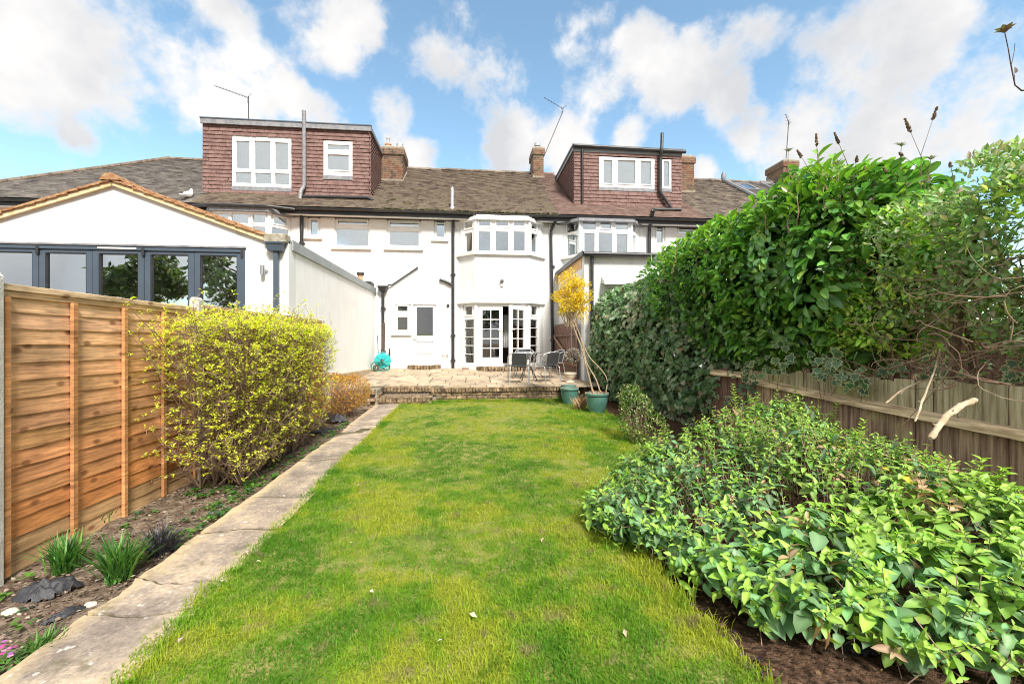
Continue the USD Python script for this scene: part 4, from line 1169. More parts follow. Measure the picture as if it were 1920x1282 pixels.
dh = [(436, 256.5, 546.5, 351), (607, 265, 661, 330)]
dm, hs, zb = dormer(hl, dl0, dl1, dzt, dh, 8, (1,))
window(dm, DF, dh[0], [(443, 264.5, 468.5, 316), (477.5, 264.5, 507.5, 318.5), (516, 267.5, 540.5, 318), (441.5, 323, 472, 343.5), (478.5, 324.5, 508.5, 344.5), (515.5, 325.5, 542.5, 346)], flat=True, n0=-0.09, n1=0.01)
window(dm, DF, dh[1], [(614, 271.5, 655, 281), (614, 290, 655, 320)], flat=True, n0=-0.09, n1=0.01, cas=(1,))
for q in hs:
    mb = MB(); mb.extrude(sbox(q[0] - 0.02, q[1] - 0.13, q[2] + 0.02, q[1] - 0.002), DF, 0.0, 0.035); put('lead_apron', mb, lead, dm)
curtain(dm, DF, hs[0][0] + 0.1, hs[0][0] + 0.42, hs[0][1] + 0.05, hs[0][3] - 0.1, white_curtain, n=-0.35, waves=4, bow=0.25)
mb = MB(); mb.box(dl0 - 0.03, dl1 + 0.03, DYF - 0.09, YR + 0.3, dzt + 0.006, dzt + 0.05); put('flat_roof', mb, lead, dm)
mb = MB(); mb.box(dl0 - 0.04, dl1 + 0.06, DYF - 0.11, DYF - 0.06, dzt - 0.09, dzt + 0.065); mb.box(dl1 + 0.01, dl1 + 0.06, DYF - 0.06, YR + 0.2, dzt - 0.05, dzt + 0.065); put('fascia', mb, lead, dm)
mb = MB(); mb.box(dl0 - 0.05, dl1 + 0.07, DYF - 0.125, DYF - 0.03, dzt + 0.066, dzt + 0.10); put('roof_edge', mb, anthracite, dm)
ro = lambda px, py, lift=0.08: on_roof(px, py) + ND * lift
dfp = lambda px, py, off=0.10: (lambda a: np.array([a[0], DYF - off, a[1]]))(Plane(0, DYF - off).at(px, py))
pipe(hl, [dfp(570, 208), dfp(570.5, 349), dfp(563.5, 360, 0.2), dfp(563, 378, 0.3)], 0.062, m=lead, name='soil_pipe', label='tall dark grey vent pipe in front of the dormer')
pipe(hl, [dfp(567, 368.5, 0.28), dfp(690, 370.5, 0.28), dfp(699, 376, 0.30)], 0.05, m=black_plastic, name='soil_pipe')
pipe(hl, [fp(565.5, 398), fp(565.5, 690)], 0.055, collars=(3.9, 2.0))
pipe(hl, [(LB[0] - 0.1, YF - 0.45, 4.83), (LB[1], LB[4] - 0.15, 4.83), (LB[2], LB[4] - 0.15, 4.83), (LB[3] + 0.25, YF - 0.42, 4.83)], 0.045, name='bay_gutter')

# ================= right house ===============================================
RPL, RPF, RPR, (rw0, rw1, rw2), RB = bay(None, 1056, 1087, 1185, 1199, 0.5, 0, 0, None, None, None)
holes = [F.rect(1228, 420, 1248, 458), F.rect(1269, 423, 1326, 470), (RB[0] + 0.02, 2.7, RB[3] - 0.02, 4.9)]
hr = house_shell('terraced_house', 'white house with new pinkish roof tiles and a smaller tiled dormer with black gutter', XB[3], XB[4], holes)
window(hr, F, (1228, 420, 1248, 458), [(1231.5, 424, 1244, 455)], cas=(0,))
window(hr, F, (1269, 423, 1326, 470), [(1273, 427, 1322, 437), (1273, 444, 1322, 466)], cas=(0,))
rl_r, rf_r, rr_r = (1059, 412, 1085, 481), (1088.5, 411, 1184, 481), (1187, 414, 1197, 478)
put('bay_wall', wall_with(RPF, 0, rw1, 2.4, 4.72, [RPF.rect(*rf_r)], 0.14), render_smooth, hr)
put('bay_wall', wall_with(RPL, 0, rw0, 2.4, 4.72, [RPL.rect(*rl_r)], 0.14), render_smooth, hr)
put('bay_wall', wall_with(RPR, 0, rw2, 2.4, 4.72, [RPR.rect(*rr_r)], 0.14), render_smooth, hr)
window(hr, RPL, rl_r, [(1061.5, 415.5, 1083, 433.5), (1061.5, 438.5, 1083, 477.5)])
window(hr, RPF, rf_r, [(1093, 412.5, 1118, 429.5), (1126, 415.5, 1147, 428), (1155, 414.5, 1179, 430), (1095.5, 436.5, 1116, 476), (1123.5, 435.5, 1149.5, 476), (1157, 438.5, 1178, 476)], cas=(1, 3, 5))
window(hr, RPR, rr_r, [(1189, 418, 1195.5, 435), (1189, 441, 1195.5, 474)])
mb = MB(); q = RPF.at(1070, 420); o = trimesh.creation.torus(0.15, 0.05, 16, 8); cc = RPL(rw0 * 0.55, -0.12, RPL.at(1072, 424)[1] + 0.02)
R_ = trimesh.transformations.rotation_matrix(math.pi / 2, [1, 0, 0])[:3, :3]
mb.add(np.array(o.vertices) @ R_.T + cc, o.faces); put('wreath', mb, black_paint, hr, smooth=True, label='dark ring hanging in the top bay pane')
curtain(hr, RPL, 0.1, rw0 - 0.1, RPL.rect(*rl_r)[1] + 0.05, RPL.at(1072, 440)[1], white_curtain, n=-0.22)
mb = MB(); mb.extrude(Polygon([(RB[0] - 0.2, YF), (RB[1] - 0.05, RB[4] - 0.1), (RB[2] + 0.03, RB[4] - 0.1), (RB[3] + 0.15, YF)]), lambda u, n, z: np.stack([u, z, n], -1), 4.69, 4.78)
put('bay_roof', mb, lead, hr)
q = RPL.at(1070, 483); mb = MB(); mb.extrude(sbox(-0.05, q[1] - 0.03, rw0 + 0.03, q[1] + 0.02), RPL, -0.05, 0.08); put('bay_sill', mb, white_sill, hr)
rfr = roof_deck(hr, XB[3], XB[4])
dr0, dr1 = DF.at(1076, 330)[0], DF.at(1276, 330)[0]
drt = DF.at(1180, 281)[1]
keep = lambda x, y: not (dr0 - 0.05 < x < dr1 + 0.05 and y > DYF + 0.05)
v, f = roof_tiles(XB[3], XB[4], keep, 6, gauge=0.105, w=0.17); put('roof_tile', (v, f), new_tile, rfr, kind='stuff')
ridge(rfr, XB[3], dr0, new_tile, 7); ridge(rfr, dr1, XB[4], new_tile, 7)
eaves(hr, XB[3], XB[4])
rh = [(1123, 296, 1227, 352.5), (1241, 299.5, 1258.5, 354)]
dm2, hs2, zb2 = dormer(hr, dr0, dr1, drt, rh, 9, (-1,))
window(dm2, DF, rh[0], [(1130.5, 300, 1147.5, 344.5), (1157, 300.5, 1191.5, 345), (1200, 302, 1221, 346.5)], flat=True, n0=-0.09, n1=0.01, cas=(0, 1, 2))
window(dm2, DF, rh[1], [(1244.5, 303, 1254.5, 349.5)], flat=True, n0=-0.09, n1=0.01)
for q in hs2:
    mb = MB(); mb.extrude(sbox(q[0] - 0.01, q[1] - 0.12, q[2] + 0.01, q[1] - 0.002), DF, 0.0, 0.035); put('lead_apron', mb, lead, dm2)
curtain(dm2, DF, hs2[0][2] - 0.5, hs2[0][2] - 0.1, hs2[0][1] + 0.05, hs2[0][3] - 0.05, white_curtain, n=-0.3)
mb = MB(); mb.box(dr0 - 0.03, dr1 + 0.05, DYF - 0.1, YR + 0.3, drt + 0.006, drt + 0.06); put('flat_roof', mb, lead, dm2)
mb = MB(); mb.box(dr0 - 0.02, dr1 + 0.03, DYF - 0.05, DYF - 0.02, drt - 0.16, drt + 0.004); mb.box(dr0 - 0.05, dr0 - 0.02, DYF - 0.05, YR + 0.2, drt - 0.12, drt + 0.06); put('fascia', mb, coping_grey, dm2)
mb = MB(); mb.tube([(dr0 - 0.05, DYF - 0.12, drt + 0.005), (dr1 + 0.12, DYF - 0.12, drt - 0.035)], 0.062, 10); put('gutter', mb, black_plastic, dm2, smooth=45)
mb = MB(); mb.box(dr0 - 0.07, dr0 - 0.05, DYF - 0.12, YR + 0.2, drt - 0.02, drt + 0.075); mb.box(dr0 - 0.06, dr1 + 0.06, DYF - 0.07, DYF - 0.045, drt + 0.02, drt + 0.08); put('roof_edge', mb, black_plastic, dm2)
pipe(hr, [dfp(1092, 279), dfp(1092.5, 380)], 0.035, name='downpipe')
pipe(hr, [dfp(1241.5, 250, 0.12), dfp(1240.5, 283, 0.2), dfp(1238, 294, 0.12), dfp(1237.5, 360, 0.12), dfp(1258.5, 390, 0.14)], 0.055, name='soil_pipe')
pipe(hr, [dfp(1277, 393, 0.42), dfp(1224, 393, 0.42), (lambda a: a)(fp(1224.5, 398, 0.52)), fp(1217.5, 429, 0.08), fp(1217, 640, 0.08)], 0.055, name='soil_pipe')
chimney(hr, *ch2, [(0.5, 0.35, 'cowl')], 6)
c = on_roof(1289, 362); D = c[0] * SN + c[1] * CS
chimney(hr, c[0] - 0.27, c[0] + 0.27, c[1], c[1] + 0.95, c[2], c[2] + 70 * D / 800, [(0.3, 0.4, 'cowl')], 7)

# ================= the two houses further along ==============================
for k, (nm, lb) in enumerate((('terraced_house', 'house with a plain brown tiled roof between brick chimney and grey capping'), ('terraced_house', 'house with two skylights in its roof and a chimney carrying a mast'))):
    a, b = XB[4 + k], XB[5 + k]
    hh = house_shell(nm, lb, a, b, [], inner=False)
    r4 = roof_deck(hh, a, b)
    v, f = roof_tiles(a, b, None, 12 + k); put('roof_tile', (v, f), old_tile if k == 0 else grey_tile, r4, kind='stuff')
    ridge(r4, a, b, old_tile, 13 + k)
    eaves(hh, a, b)
    if k == 1:
        mb = MB(); p0, p1 = np.array([a, YR, ZR]) + ND * 0.09, np.array([a, 13.5, float(roof_z(13.5))]) + ND * 0.09
        mb.tube([p0, (p0 + p1) / 2, p1], 0.085, 8); put('verge_capping', mb, lead, r4, smooth=40)
        mb = MB(); mb.lathe([(0.1, 0), (0.09, 0.2), (0.04, 0.3), (0, 0.31)], p0 + [0, -0.05, 0.0], 10); put('ridge_finial', mb, lead, r4, smooth=40)
        for (px, py, wx, ws) in ((1399, 354, 0.55, 0.9), (1447, 353, 0.5, 0.8)):
            c = on_roof(px, py)
            mb = MB(); R3 = np.stack([[1, 0, 0], SD, ND], 1)
            for (cu, cs_, hu, hv) in ((-wx / 2, 0, 0.04, ws / 2 + 0.04), (wx / 2, 0, 0.04, ws / 2 + 0.04), (0, -ws / 2, wx / 2 - 0.04, 0.04), (0, ws / 2, wx / 2 - 0.04, 0.04)):
                mb.obox(c + np.array([1, 0, 0]) * cu + SD * cs_ + ND * 0.08, (hu, hv, 0.045), R3)
            put('rooflight_frame', mb, lead, r4)
            mb = MB(); mb.obox(c + ND * 0.085, (wx / 2 - 0.04, ws / 2 - 0.04, 0.008), R3); put('rooflight_pane', mb, pane_m, r4)
        c = on_roof(1482, 352); D = c[0] * SN + c[1] * CS
        ch4 = (c[0] - 0.33, c[0] + 0.33, c[1], c[1] + 1.05, c[2], c[2] + 52 * D / 800)
        chimney(hh, *ch4, [], 15)

# ================= end house with the hipped roof ============================
he = thing('hipped_roof_house', 'end house with a grey-brown hipped roof behind the white gable', 'house')
xe, xr = -15.45, -11.6
put('wall', wall_with(F, xe + 0.3, XB[1], -0.6, 4.93, []), render_white, he)
mb = MB(); mb.box(xe + 0.3, xe + 0.55, YF + 0.02, 21.5, -0.6, 4.93); put('wall', mb, render_white, he)
ze = float(roof_z(13.42)) - 0.02
hipx = lambda y: xr - (xr - xe) * (YR - y) / (YR - 13.42)
mb = MB(); mb.add([(xe, 13.42, ze), (XB[1], 13.42, ze), (XB[1], YR, ZR - 0.01), (xr, YR, ZR - 0.01), (xe, 22.3, ze), (XB[1], 22.3, ze)], [(0, 1, 2), (0, 2, 3), (0, 3, 4), (3, 2, 5), (3, 5, 4), (0, 4, 5), (0, 5, 1)])
r5 = put('roof', mb, black_paint, he)
v, f = roof_tiles(xe, XB[1], lambda x, y: x > hipx(y) + 0.05, 31); put('roof_tile', (v, f), grey_tile, r5, kind='stuff')
ridge(r5, xr, XB[1], mossy_tile, 32)
mb = MB(); n = 20
for k in range(n):
    a = np.array([xe, 13.42, ze + 0.04]); b = np.array([xr, YR, ZR + 0.05]); p, q = a + (b - a) * k / n, a + (b - a) * (k + 0.97) / n
    mb.tube([p, q], 0.085, 8)
put('hip_tile', mb, mossy_tile, r5, kind='stuff')
eaves(he, xe, XB[1])

# ---------------------------------------------------------------- neighbour's extension with folding doors
XE = F.at(703.5, 560)[0]
DE = (XE * SN + YF * CS) * (703.5 - 880) / (541 - 880)
YE = (DE - XE * SN) / CS
E = Plane(0, YE)
ex = thing('garden_extension', 'white gabled garden extension with grey folding glass doors behind the orange fence', 'extension')
xa, za = E.at(215, 346); xk, zk = E.at(499, 449)
xl = 2 * xa - xk
zpar = E.at(541, 452)[1]
op = (E.at(-75, 500)[0], -0.35, E.at(460, 500)[0], E.at(300, 461.5)[1])
gab = Polygon([(xl, -0.6), (XE, -0.6), (XE, zpar), (xk, zpar), (xk, zk), (xa, za), (xl, zk)]).difference(rect_poly(op))
mb = MB(); mb.extrude(gab, E, -0.3, 0.0); put('gable_wall', mb, render_smooth, ex)
mb = MB(); mb.box(XE - 0.3, XE, YE + 0.301, YF - 0.003, -0.6, zpar); put('side_wall', mb, render_side, ex)
mb = MB(); mb.box(xl, xl + 0.3, YE + 0.301, YF - 0.003, -0.6, zk); put('side_wall', mb, render_smooth, ex)
mb = MB(); mb.box(XE - 0.34, XE + 0.035, YE + 0.10, YF - 0.004, zpar + 0.003, zpar + 0.04); mb.box(XE + 0.012, XE + 0.036, YE + 0.10, YF - 0.004, zpar - 0.13, zpar + 0.002)
put('coping', mb, coping_grey, ex)
# roof slopes with two rooflight openings in the far one
sl = math.hypot(xa - xl, za - zk)


def slope(x_e, sgn, holes, m):
    p = sbox(YE - 0.03, 0, YF - 0.01, sl)
    for h in holes:
        p = p.difference(sbox(*h))
    dx, dz = (xa - x_e) / sl, (za - zk) / sl
    fn = lambda u, n, s: np.stack([x_e + dx * s - dz * n * sgn, u, zk + dz * s + dx * n * sgn], -1)
    mb = MB(); mb.extrude(p, fn, 0.02, 0.10)
    put('roof_slope', mb, m, ex)
    return fn


lights = [(9.7, 0.7, 10.7, 1.5), (11.2, 0.7, 12.3, 1.5)]
fl_ = slope(xl, 1, lights, verge_tile)
fr_ = slope(xk, -1, [], verge_tile)
for (a, b, c, d) in lights:
    mb = MB(); mb.extrude(sbox(a - 0.02, b - 0.02, c + 0.02, d + 0.02), fl_, 0.11, 0.13); put('rooflight_pane', mb, table_glass, ex)
rs = np.random.default_rng(41)
for xe_, sgn in ((xl, 1), (xk, -1)):
    vt, vm = MB(), MB()
    dx, dz = (xa - xe_) / sl, (za - zk) / sl
    n = 15
    for k in range(n):
        s0, s1 = sl * k / n, sl * (k + 1) / n
        h = rs.normal(0.0, 0.004)
        c = []
        for (s, w, nn) in ((s0, 0, .045 + h), (s1, 0, .030 + h), (s1, 1, .030 + h), (s0, 1, .045 + h), (s0, 0, .075 + h), (s1, 0, .060 + h), (s1, 1, .060 + h), (s0, 1, .075 + h)):
            c.append((xe_ + dx * s - dz * nn * sgn, YE + (-0.085 if w == 0 else 0.4), zk + dz * s + abs(dx) * nn))
        vt.hexa(c)
    p = []
    for (s, nn) in ((0, -0.03), (sl, -0.03), (sl, 0.035), (0, 0.042)):
        p.append((xe_ + dx * s - dz * nn * sgn, zk + dz * s + abs(dx) * nn))
    vm.extrude(Polygon(p).buffer(0), E, 0.001, 0.055)
    put('verge_tile', vt, verge_tile, ex, kind='stuff')
    put('verge_mortar', vm, verge_mortar, ex)
mb = MB()
y = YE - 0.10
while y < YF - 0.3:
    a = np.linspace(0.15, math.pi - 0.15, 7)
    v = np.vstack([np.c_[xa + 0.15 * np.cos(a), np.full(7, yy), za + 0.02 + 0.13 * np.sin(a)] for yy in (y, y + 0.43)])
    mb.add(v, [(k, k + 1, k + 8) for k in range(6)] + [(k, k + 8, k + 7) for k in range(6)] + [(0, k + 1, k) for k in range(1, 6)]); y += 0.44
put('ridge_tile', mb, verge_tile, ex, kind='stuff')
# doors
mb = MB(); mb.extrude(rect_poly(op).difference(sbox(op[0] + 0.055, op[1] - 1, op[2] - 0.05, op[3] - 0.075)), E, -0.14, 0.012); put('door_frame', mb, anthracite, ex)
mb = MB(); mb.extrude(sbox(op[0] - 0.02, op[3] - 0.012, op[2] + 0.02, op[3] + 0.014), E, 0.013, 0.028); put('head_trim', mb, lead, ex)
u0, z0 = E.at(184, 463.5); u1 = E.at(257, 463.5)[0]
mb = MB(); mb.extrude(sbox(u0, op[3] - 0.06, u1, op[3] - 0.035), E, 0.013, 0.02); put('trickle_vent', mb, white_sill, ex)
edges = [-68, 71.5, 172.5, 269.5, 363.5, 455]
gtop = E.at(300, 476.5)[1]
for k in range(5):
    a, b = E.at(edges[k], 520)[0] + 0.004, E.at(edges[k + 1], 520)[0] - 0.004
    body = sbox(a, op[1] + 0.05, b, op[3] - 0.08); gl_ = sbox(a + 0.085, op[1] + 0.16, b - 0.085, gtop)
    mb = MB(); mb.extrude(body.difference(gl_), E, -0.10, -0.008 - 0.003 * (k % 2)); lf = put('folding_door', mb, anthracite, ex)
    mb = MB(); mb.extrude(gl_.buffer(0.004, join_style=2), E, -0.062, -0.045); put('pane', mb, bifold_glass, lf)
    mb = MB(); mb.extrude(gl_.difference(gl_.buffer(-0.012, join_style=2)), E, -0.044, -0.015); put('gasket', mb, black_plastic, lf)
    if k in (1, 3, 4):
        mb = MB(); x_ = a - 0.006 if k < 4 else b
        mb.extrude(sbox(x_ - 0.02, gtop - 0.03, x_ + 0.02, gtop + 0.09), E, -0.005, 0.022); put('hinge', mb, black_plastic, lf)
# the room behind
mb = MB(); xi0, xi1 = xl + 0.31, XE - 0.31
mb.box(xi0, xi1, 12.9, 12.95, -0.3, 2.46); mb.box(xi0, xi1, YE + 0.31, 12.9, -0.4, -0.3)
ceil = sbox(xi0, YE + 0.31, xi1, 12.9)
for (a, b, c, d) in lights:
    dx = (xa - xl) / sl
    ceil = ceil.difference(sbox(xl + dx * b, a, xl + dx * d, c))
mb.extrude(ceil, lambda u, n, z: np.stack([u, z, n], -1), 2.44, 2.47)
put('room', mb, interior_m, ex)
# kneeler, hopper, pipe
u0, z0 = E.at(499, 447); u1 = E.at(541, 447)[0]
kz0, kz1 = E.at(520, 456.5)[1], E.at(520, 440.5)[1]
mb = MB(); mb.bbox(u0, u1, YE - 0.10, YE + 0.09, kz0, kz1, 0.012); put('kneeler', mb, flaunch, ex)
ha, hb, hz0, hz1 = E.at(505, 460)[0], E.at(537, 460)[0], E.at(520, 473)[1], E.at(520, 457.5)[1]
mb = MB(); mb.hexa([(ha + .03, YE - .13, hz0), (hb - .03, YE - .13, hz0), (hb - .03, YE - .003, hz0), (ha + .03, YE - .003, hz0), (ha, YE - .16, hz1), (hb, YE - .16, hz1), (hb, YE - .003, hz1), (ha, YE - .003, hz1)])
mb.box(ha - .008, hb + .008, YE - .168, YE - .003, hz1 - 0.02, hz1 + 0.005); put('hopper', mb, anthracite, ex)
mb = MB(); xm = (ha + hb) / 2; mb.bbox(xm - 0.035, xm + 0.035, YE - 0.10, YE - 0.02, -0.6, hz0, 0.008); put('downpipe', mb, anthracite, ex)
fl = Plane(0, 12.9).at(688, 524); mb = MB(); mb.tube([(XE - 0.22, 12.9, zpar), (XE - 0.22, 12.9, zpar + 0.30)], 0.07, 12); put('boiler_flue', mb, terracotta, ex, smooth=40)
mb = MB(); mb.lathe([(0, 0.0), (0.10, 0.0), (0.11, 0.04), (0.10, 0.08), (0, 0.09)], (XE - 0.22, 12.9, zpar + 0.30), 14); mb.box(XE - 0.30, XE + 0.02, 13.2, 13.6, zpar + 0.041, zpar + 0.16); put('flue_cap', mb, black_paint, ex, smooth=30)
wl2 = thing('wall_light', 'small brushed steel cylinder light on the white wall beside the folding doors', 'wall lamp')
u, z = E.at(496, 507.5)
mb = MB(); mb.tube([E(u, 0.075, z - 0.075), E(u, 0.075, z + 0.075)], 0.035, 16); put('lamp_body', mb, steel, wl2, smooth=40)
mb = MB(); mb.tube([E(u + 0.02, 0.001, z), E(u + 0.01, 0.06, z)], [0.045, 0.02], 14); put('wall_bracket', mb, galv, wl2, smooth=40)
# timber edging along the foot of the side wall
mb = MB(); mb.hexa([(XE + .005, 9.4, -.3), (XE + .10, 9.4, -.3), (XE + .10, 13.3, -.3), (XE + .005, 13.3, -.3), (XE + .005, 9.4, .14), (XE + .10, 9.4, .14), (XE + .10, 13.3, .03), (XE + .005, 13.3, .03)])
put('wall_edging', mb, dead_wood, None, 'long pale board lying against the foot of the stained side wall', 'board')

# ---------------------------------------------------------------- extension of the next house, by the hedge
XR = F.at(1046, 508)[0]
DR = (XR * SN + YF * CS) * (1046 - 880) / (1095.5 - 880)
YR_ = (DR - XR * SN) / CS
RE = Plane(0, YR_)
re_ = thing('flat_roof_extension', 'white flat-roofed extension with black gutter and raw timber side, behind the yellow shrub', 'extension')
zt = RE.at(1110, 473)[1]
win_r = RE.rect(1136, 535, 1250, 580)
mb = MB(); mb.extrude(sbox(XR, -0.5, XR + 3.4, zt - 0.07).difference(rect_poly(win_r)), RE, -0.25, 0); put('wall', mb, render_smooth, re_)
mb = MB(); mb.box(XR, XR + 0.25, YR_ + 0.251, YF - 0.003, -0.5, zt - 0.36); put('side_wall', mb, render_white, re_)
mb = MB(); mb.box(XR - 0.012, XR + 0.02, YR_ + 0.252, YF - 0.003, zt - 0.36, zt - 0.08); put('timber_fascia', mb, raw_timber, re_)
mb = MB(); mb.box(XR - 0.06, XR + 3.5, YR_ - 0.08, YF - 0.003, zt - 0.06, zt + 0.0); put('flat_roof', mb, lead, re_)
mb = MB(); mb.tube([(XR - 0.06, YR_ - 0.14, zt - 0.075), (XR + 3.5, YR_ - 0.14, zt - 0.075)], 0.065, 10); mb.box(XR - 0.09, XR - 0.061, YR_ - 0.14, YF - 0.004, zt - 0.11, zt + 0.012); put('gutter', mb, black_plastic, re_, smooth=40)
xp = RE.at(1108.5, 500)[0]
mb = MB(); mb.tube([(xp, YR_ - 0.07, zt - 0.1), (xp, YR_ - 0.07, -0.5)], 0.045, 10); put('downpipe', mb, black_plastic, re_, smooth=40)
mb = MB(); mb.hexa([(win_r[0] - .12, YR_ - .28, win_r[3] - .02), (win_r[2], YR_ - .28, win_r[3] - .02), (win_r[2], YR_ - .003, win_r[3] + .05), (win_r[0] - .12, YR_ - .003, win_r[3] + .05),
                    (win_r[0] - .12, YR_ - .28, win_r[3] + .03), (win_r[2], YR_ - .28, win_r[3] + .03), (win_r[2], YR_ - .003, win_r[3] + .22), (win_r[0] - .12, YR_ - .003, win_r[3] + .22)]); put('canopy', mb, white_sill, re_)
window(re_, RE, (1136, 535, 1250, 580), [(1141, 539, 1163, 576), (1169, 539, 1190, 576), (1196, 539, 1245, 576)])
mb = MB(); mb.extrude(sbox(XR + 0.26, -0.3, XR + 3.3, zt - 0.1), RE, -1.4, -1.3); put('room', mb, interior_m, re_)

# ---------------------------------------------------------------- aerials and birds
def aerial(name, label, base, top, boom_a, boom_b, n_el, seed, size=0.16):
    t = thing(name, label, 'aerial', group='television aerials')
    b, p = np.array(base), np.array(top)
    mb = MB(); mb.tube([b, p], 0.016, 6); put('mast', mb, black_paint, t)
    a, c = np.array(boom_a), np.array(boom_b)
    mb = MB(); mb.tube([a, c], 0.010, 5); put('boom', mb, black_paint, t)
    d = unit(c - a); s = unit(np.cross(d, [0, 0, 1.0]))
    for k in range(n_el):
        q = a + (c - a) * (k + 0.3) / n_el; L = size * (0.6 + 0.4 * k / n_el)
        mb = MB(); mb.tube([q - s * L, q + s * L], 0.006, 4); put('element', mb, black_paint, t)
    mb = MB(); up = np.cross(s, d)
    for sg in (-1, 1):
        mb.tube([c - d * 0.06, c + d * 0.02 + up * sg * 0.2], 0.008, 4)
    put('reflector', mb, black_paint, t)


Dd = 16.6
aerial('tv_aerial', 'long-boom aerial on a straight mast behind the larger dormer roof', at_d(466, 240, Dd), at_d(466, 181, Dd), at_d(402, 161, Dd), at_d(467, 184, Dd), 11, 1)
tc = np.array([ch2[1] + 0.02, ch2[2] + 0.3, ch2[5] - 0.35]); Dc = tc[0] * SN + tc[1] * CS
bent = at_d(1056, 208, Dc)
aerial('tv_aerial', 'aerial on a leaning bent mast strapped to the narrow chimney', tc, bent, at_d(1020, 183, Dc), at_d(1057, 205, Dc), 6, 2, 0.10)
tb = np.array([ch4[0] + 0.25, ch4[2] + 0.2, ch4[5] - 0.3]); Dc = tb[0] * SN + tb[1] * CS
aerial('tv_aerial', 'small aerial on a thin tall mast fixed to the chimney above the hedge', tb, at_d(1479, 226, Dc), at_d(1473, 214, Dc - 0.2), at_d(1480, 234, Dc), 4, 3, 0.12)


def bird(label, c, s, m, seed):
    t = thing('pigeon', label, 'bird', c)
    a = [((0.0, -0.10, 0.02), 0.012), ((0, -0.05, 0.06), 0.05), ((0, 0.03, 0.08), 0.062), ((0, 0.09, 0.12), 0.045), ((0, 0.105, 0.165), 0.03), ((0, 0.115, 0.19), 0.031)]
    import manifold3d as m3
    body = None
    for k in range(len(a) - 1):
        sp = [m3.Manifold.sphere(r_ * s, 16).translate([q * s for q in p_]) for p_, r_ in a[k:k + 2]]
        h = m3.Manifold.batch_hull(sp); body = h if body is None else body + h
    tail = m3.Manifold.batch_hull([m3.Manifold.sphere(0.012 * s, 8).translate([x * s, y * s, z * s]) for x, y, z in ((-.03, -.2, .0), (.03, -.2, .0), (-.02, -.06, .05), (.02, -.06, .05))])
    body = body + tail
    mm = body.refine_to_length(0.02 * s).to_mesh(); tm = trimesh.Trimesh(mm.vert_properties[:, :3], mm.tri_verts)
    trimesh.smoothing.filter_taubin(tm, iterations=6)
    put('body', tm, m, t, smooth=True)
    mb = MB(); mb.tube([(0, 0.14 * s, 0.19 * s), (0, 0.175 * s, 0.18 * s)], [0.008 * s, 0.002 * s], 6); put('beak', mb, dark_wood, t)
    for sx in (-1, 1):
        mb = MB(); mb.tube([(sx * 0.02 * s, 0.01 * s, 0.04 * s), (sx * 0.02 * s, 0.02 * s, -0.02 * s)], 0.005 * s, 5); put('leg', mb, terracotta, t)
    return t


hp = at_d(29, 346, 14.9)
b1 = bird('grey pigeon perched on the hip of the grey-brown roof', tuple(hp), 1.25, lead, 1)
b1.GetAttribute('xformOp:translate')
q = on_roof(352, 374)
bird('white pigeon on the roof tiles beside the larger dormer', (q[0], q[1], q[2] + 0.05), 1.5, upvc, 2)

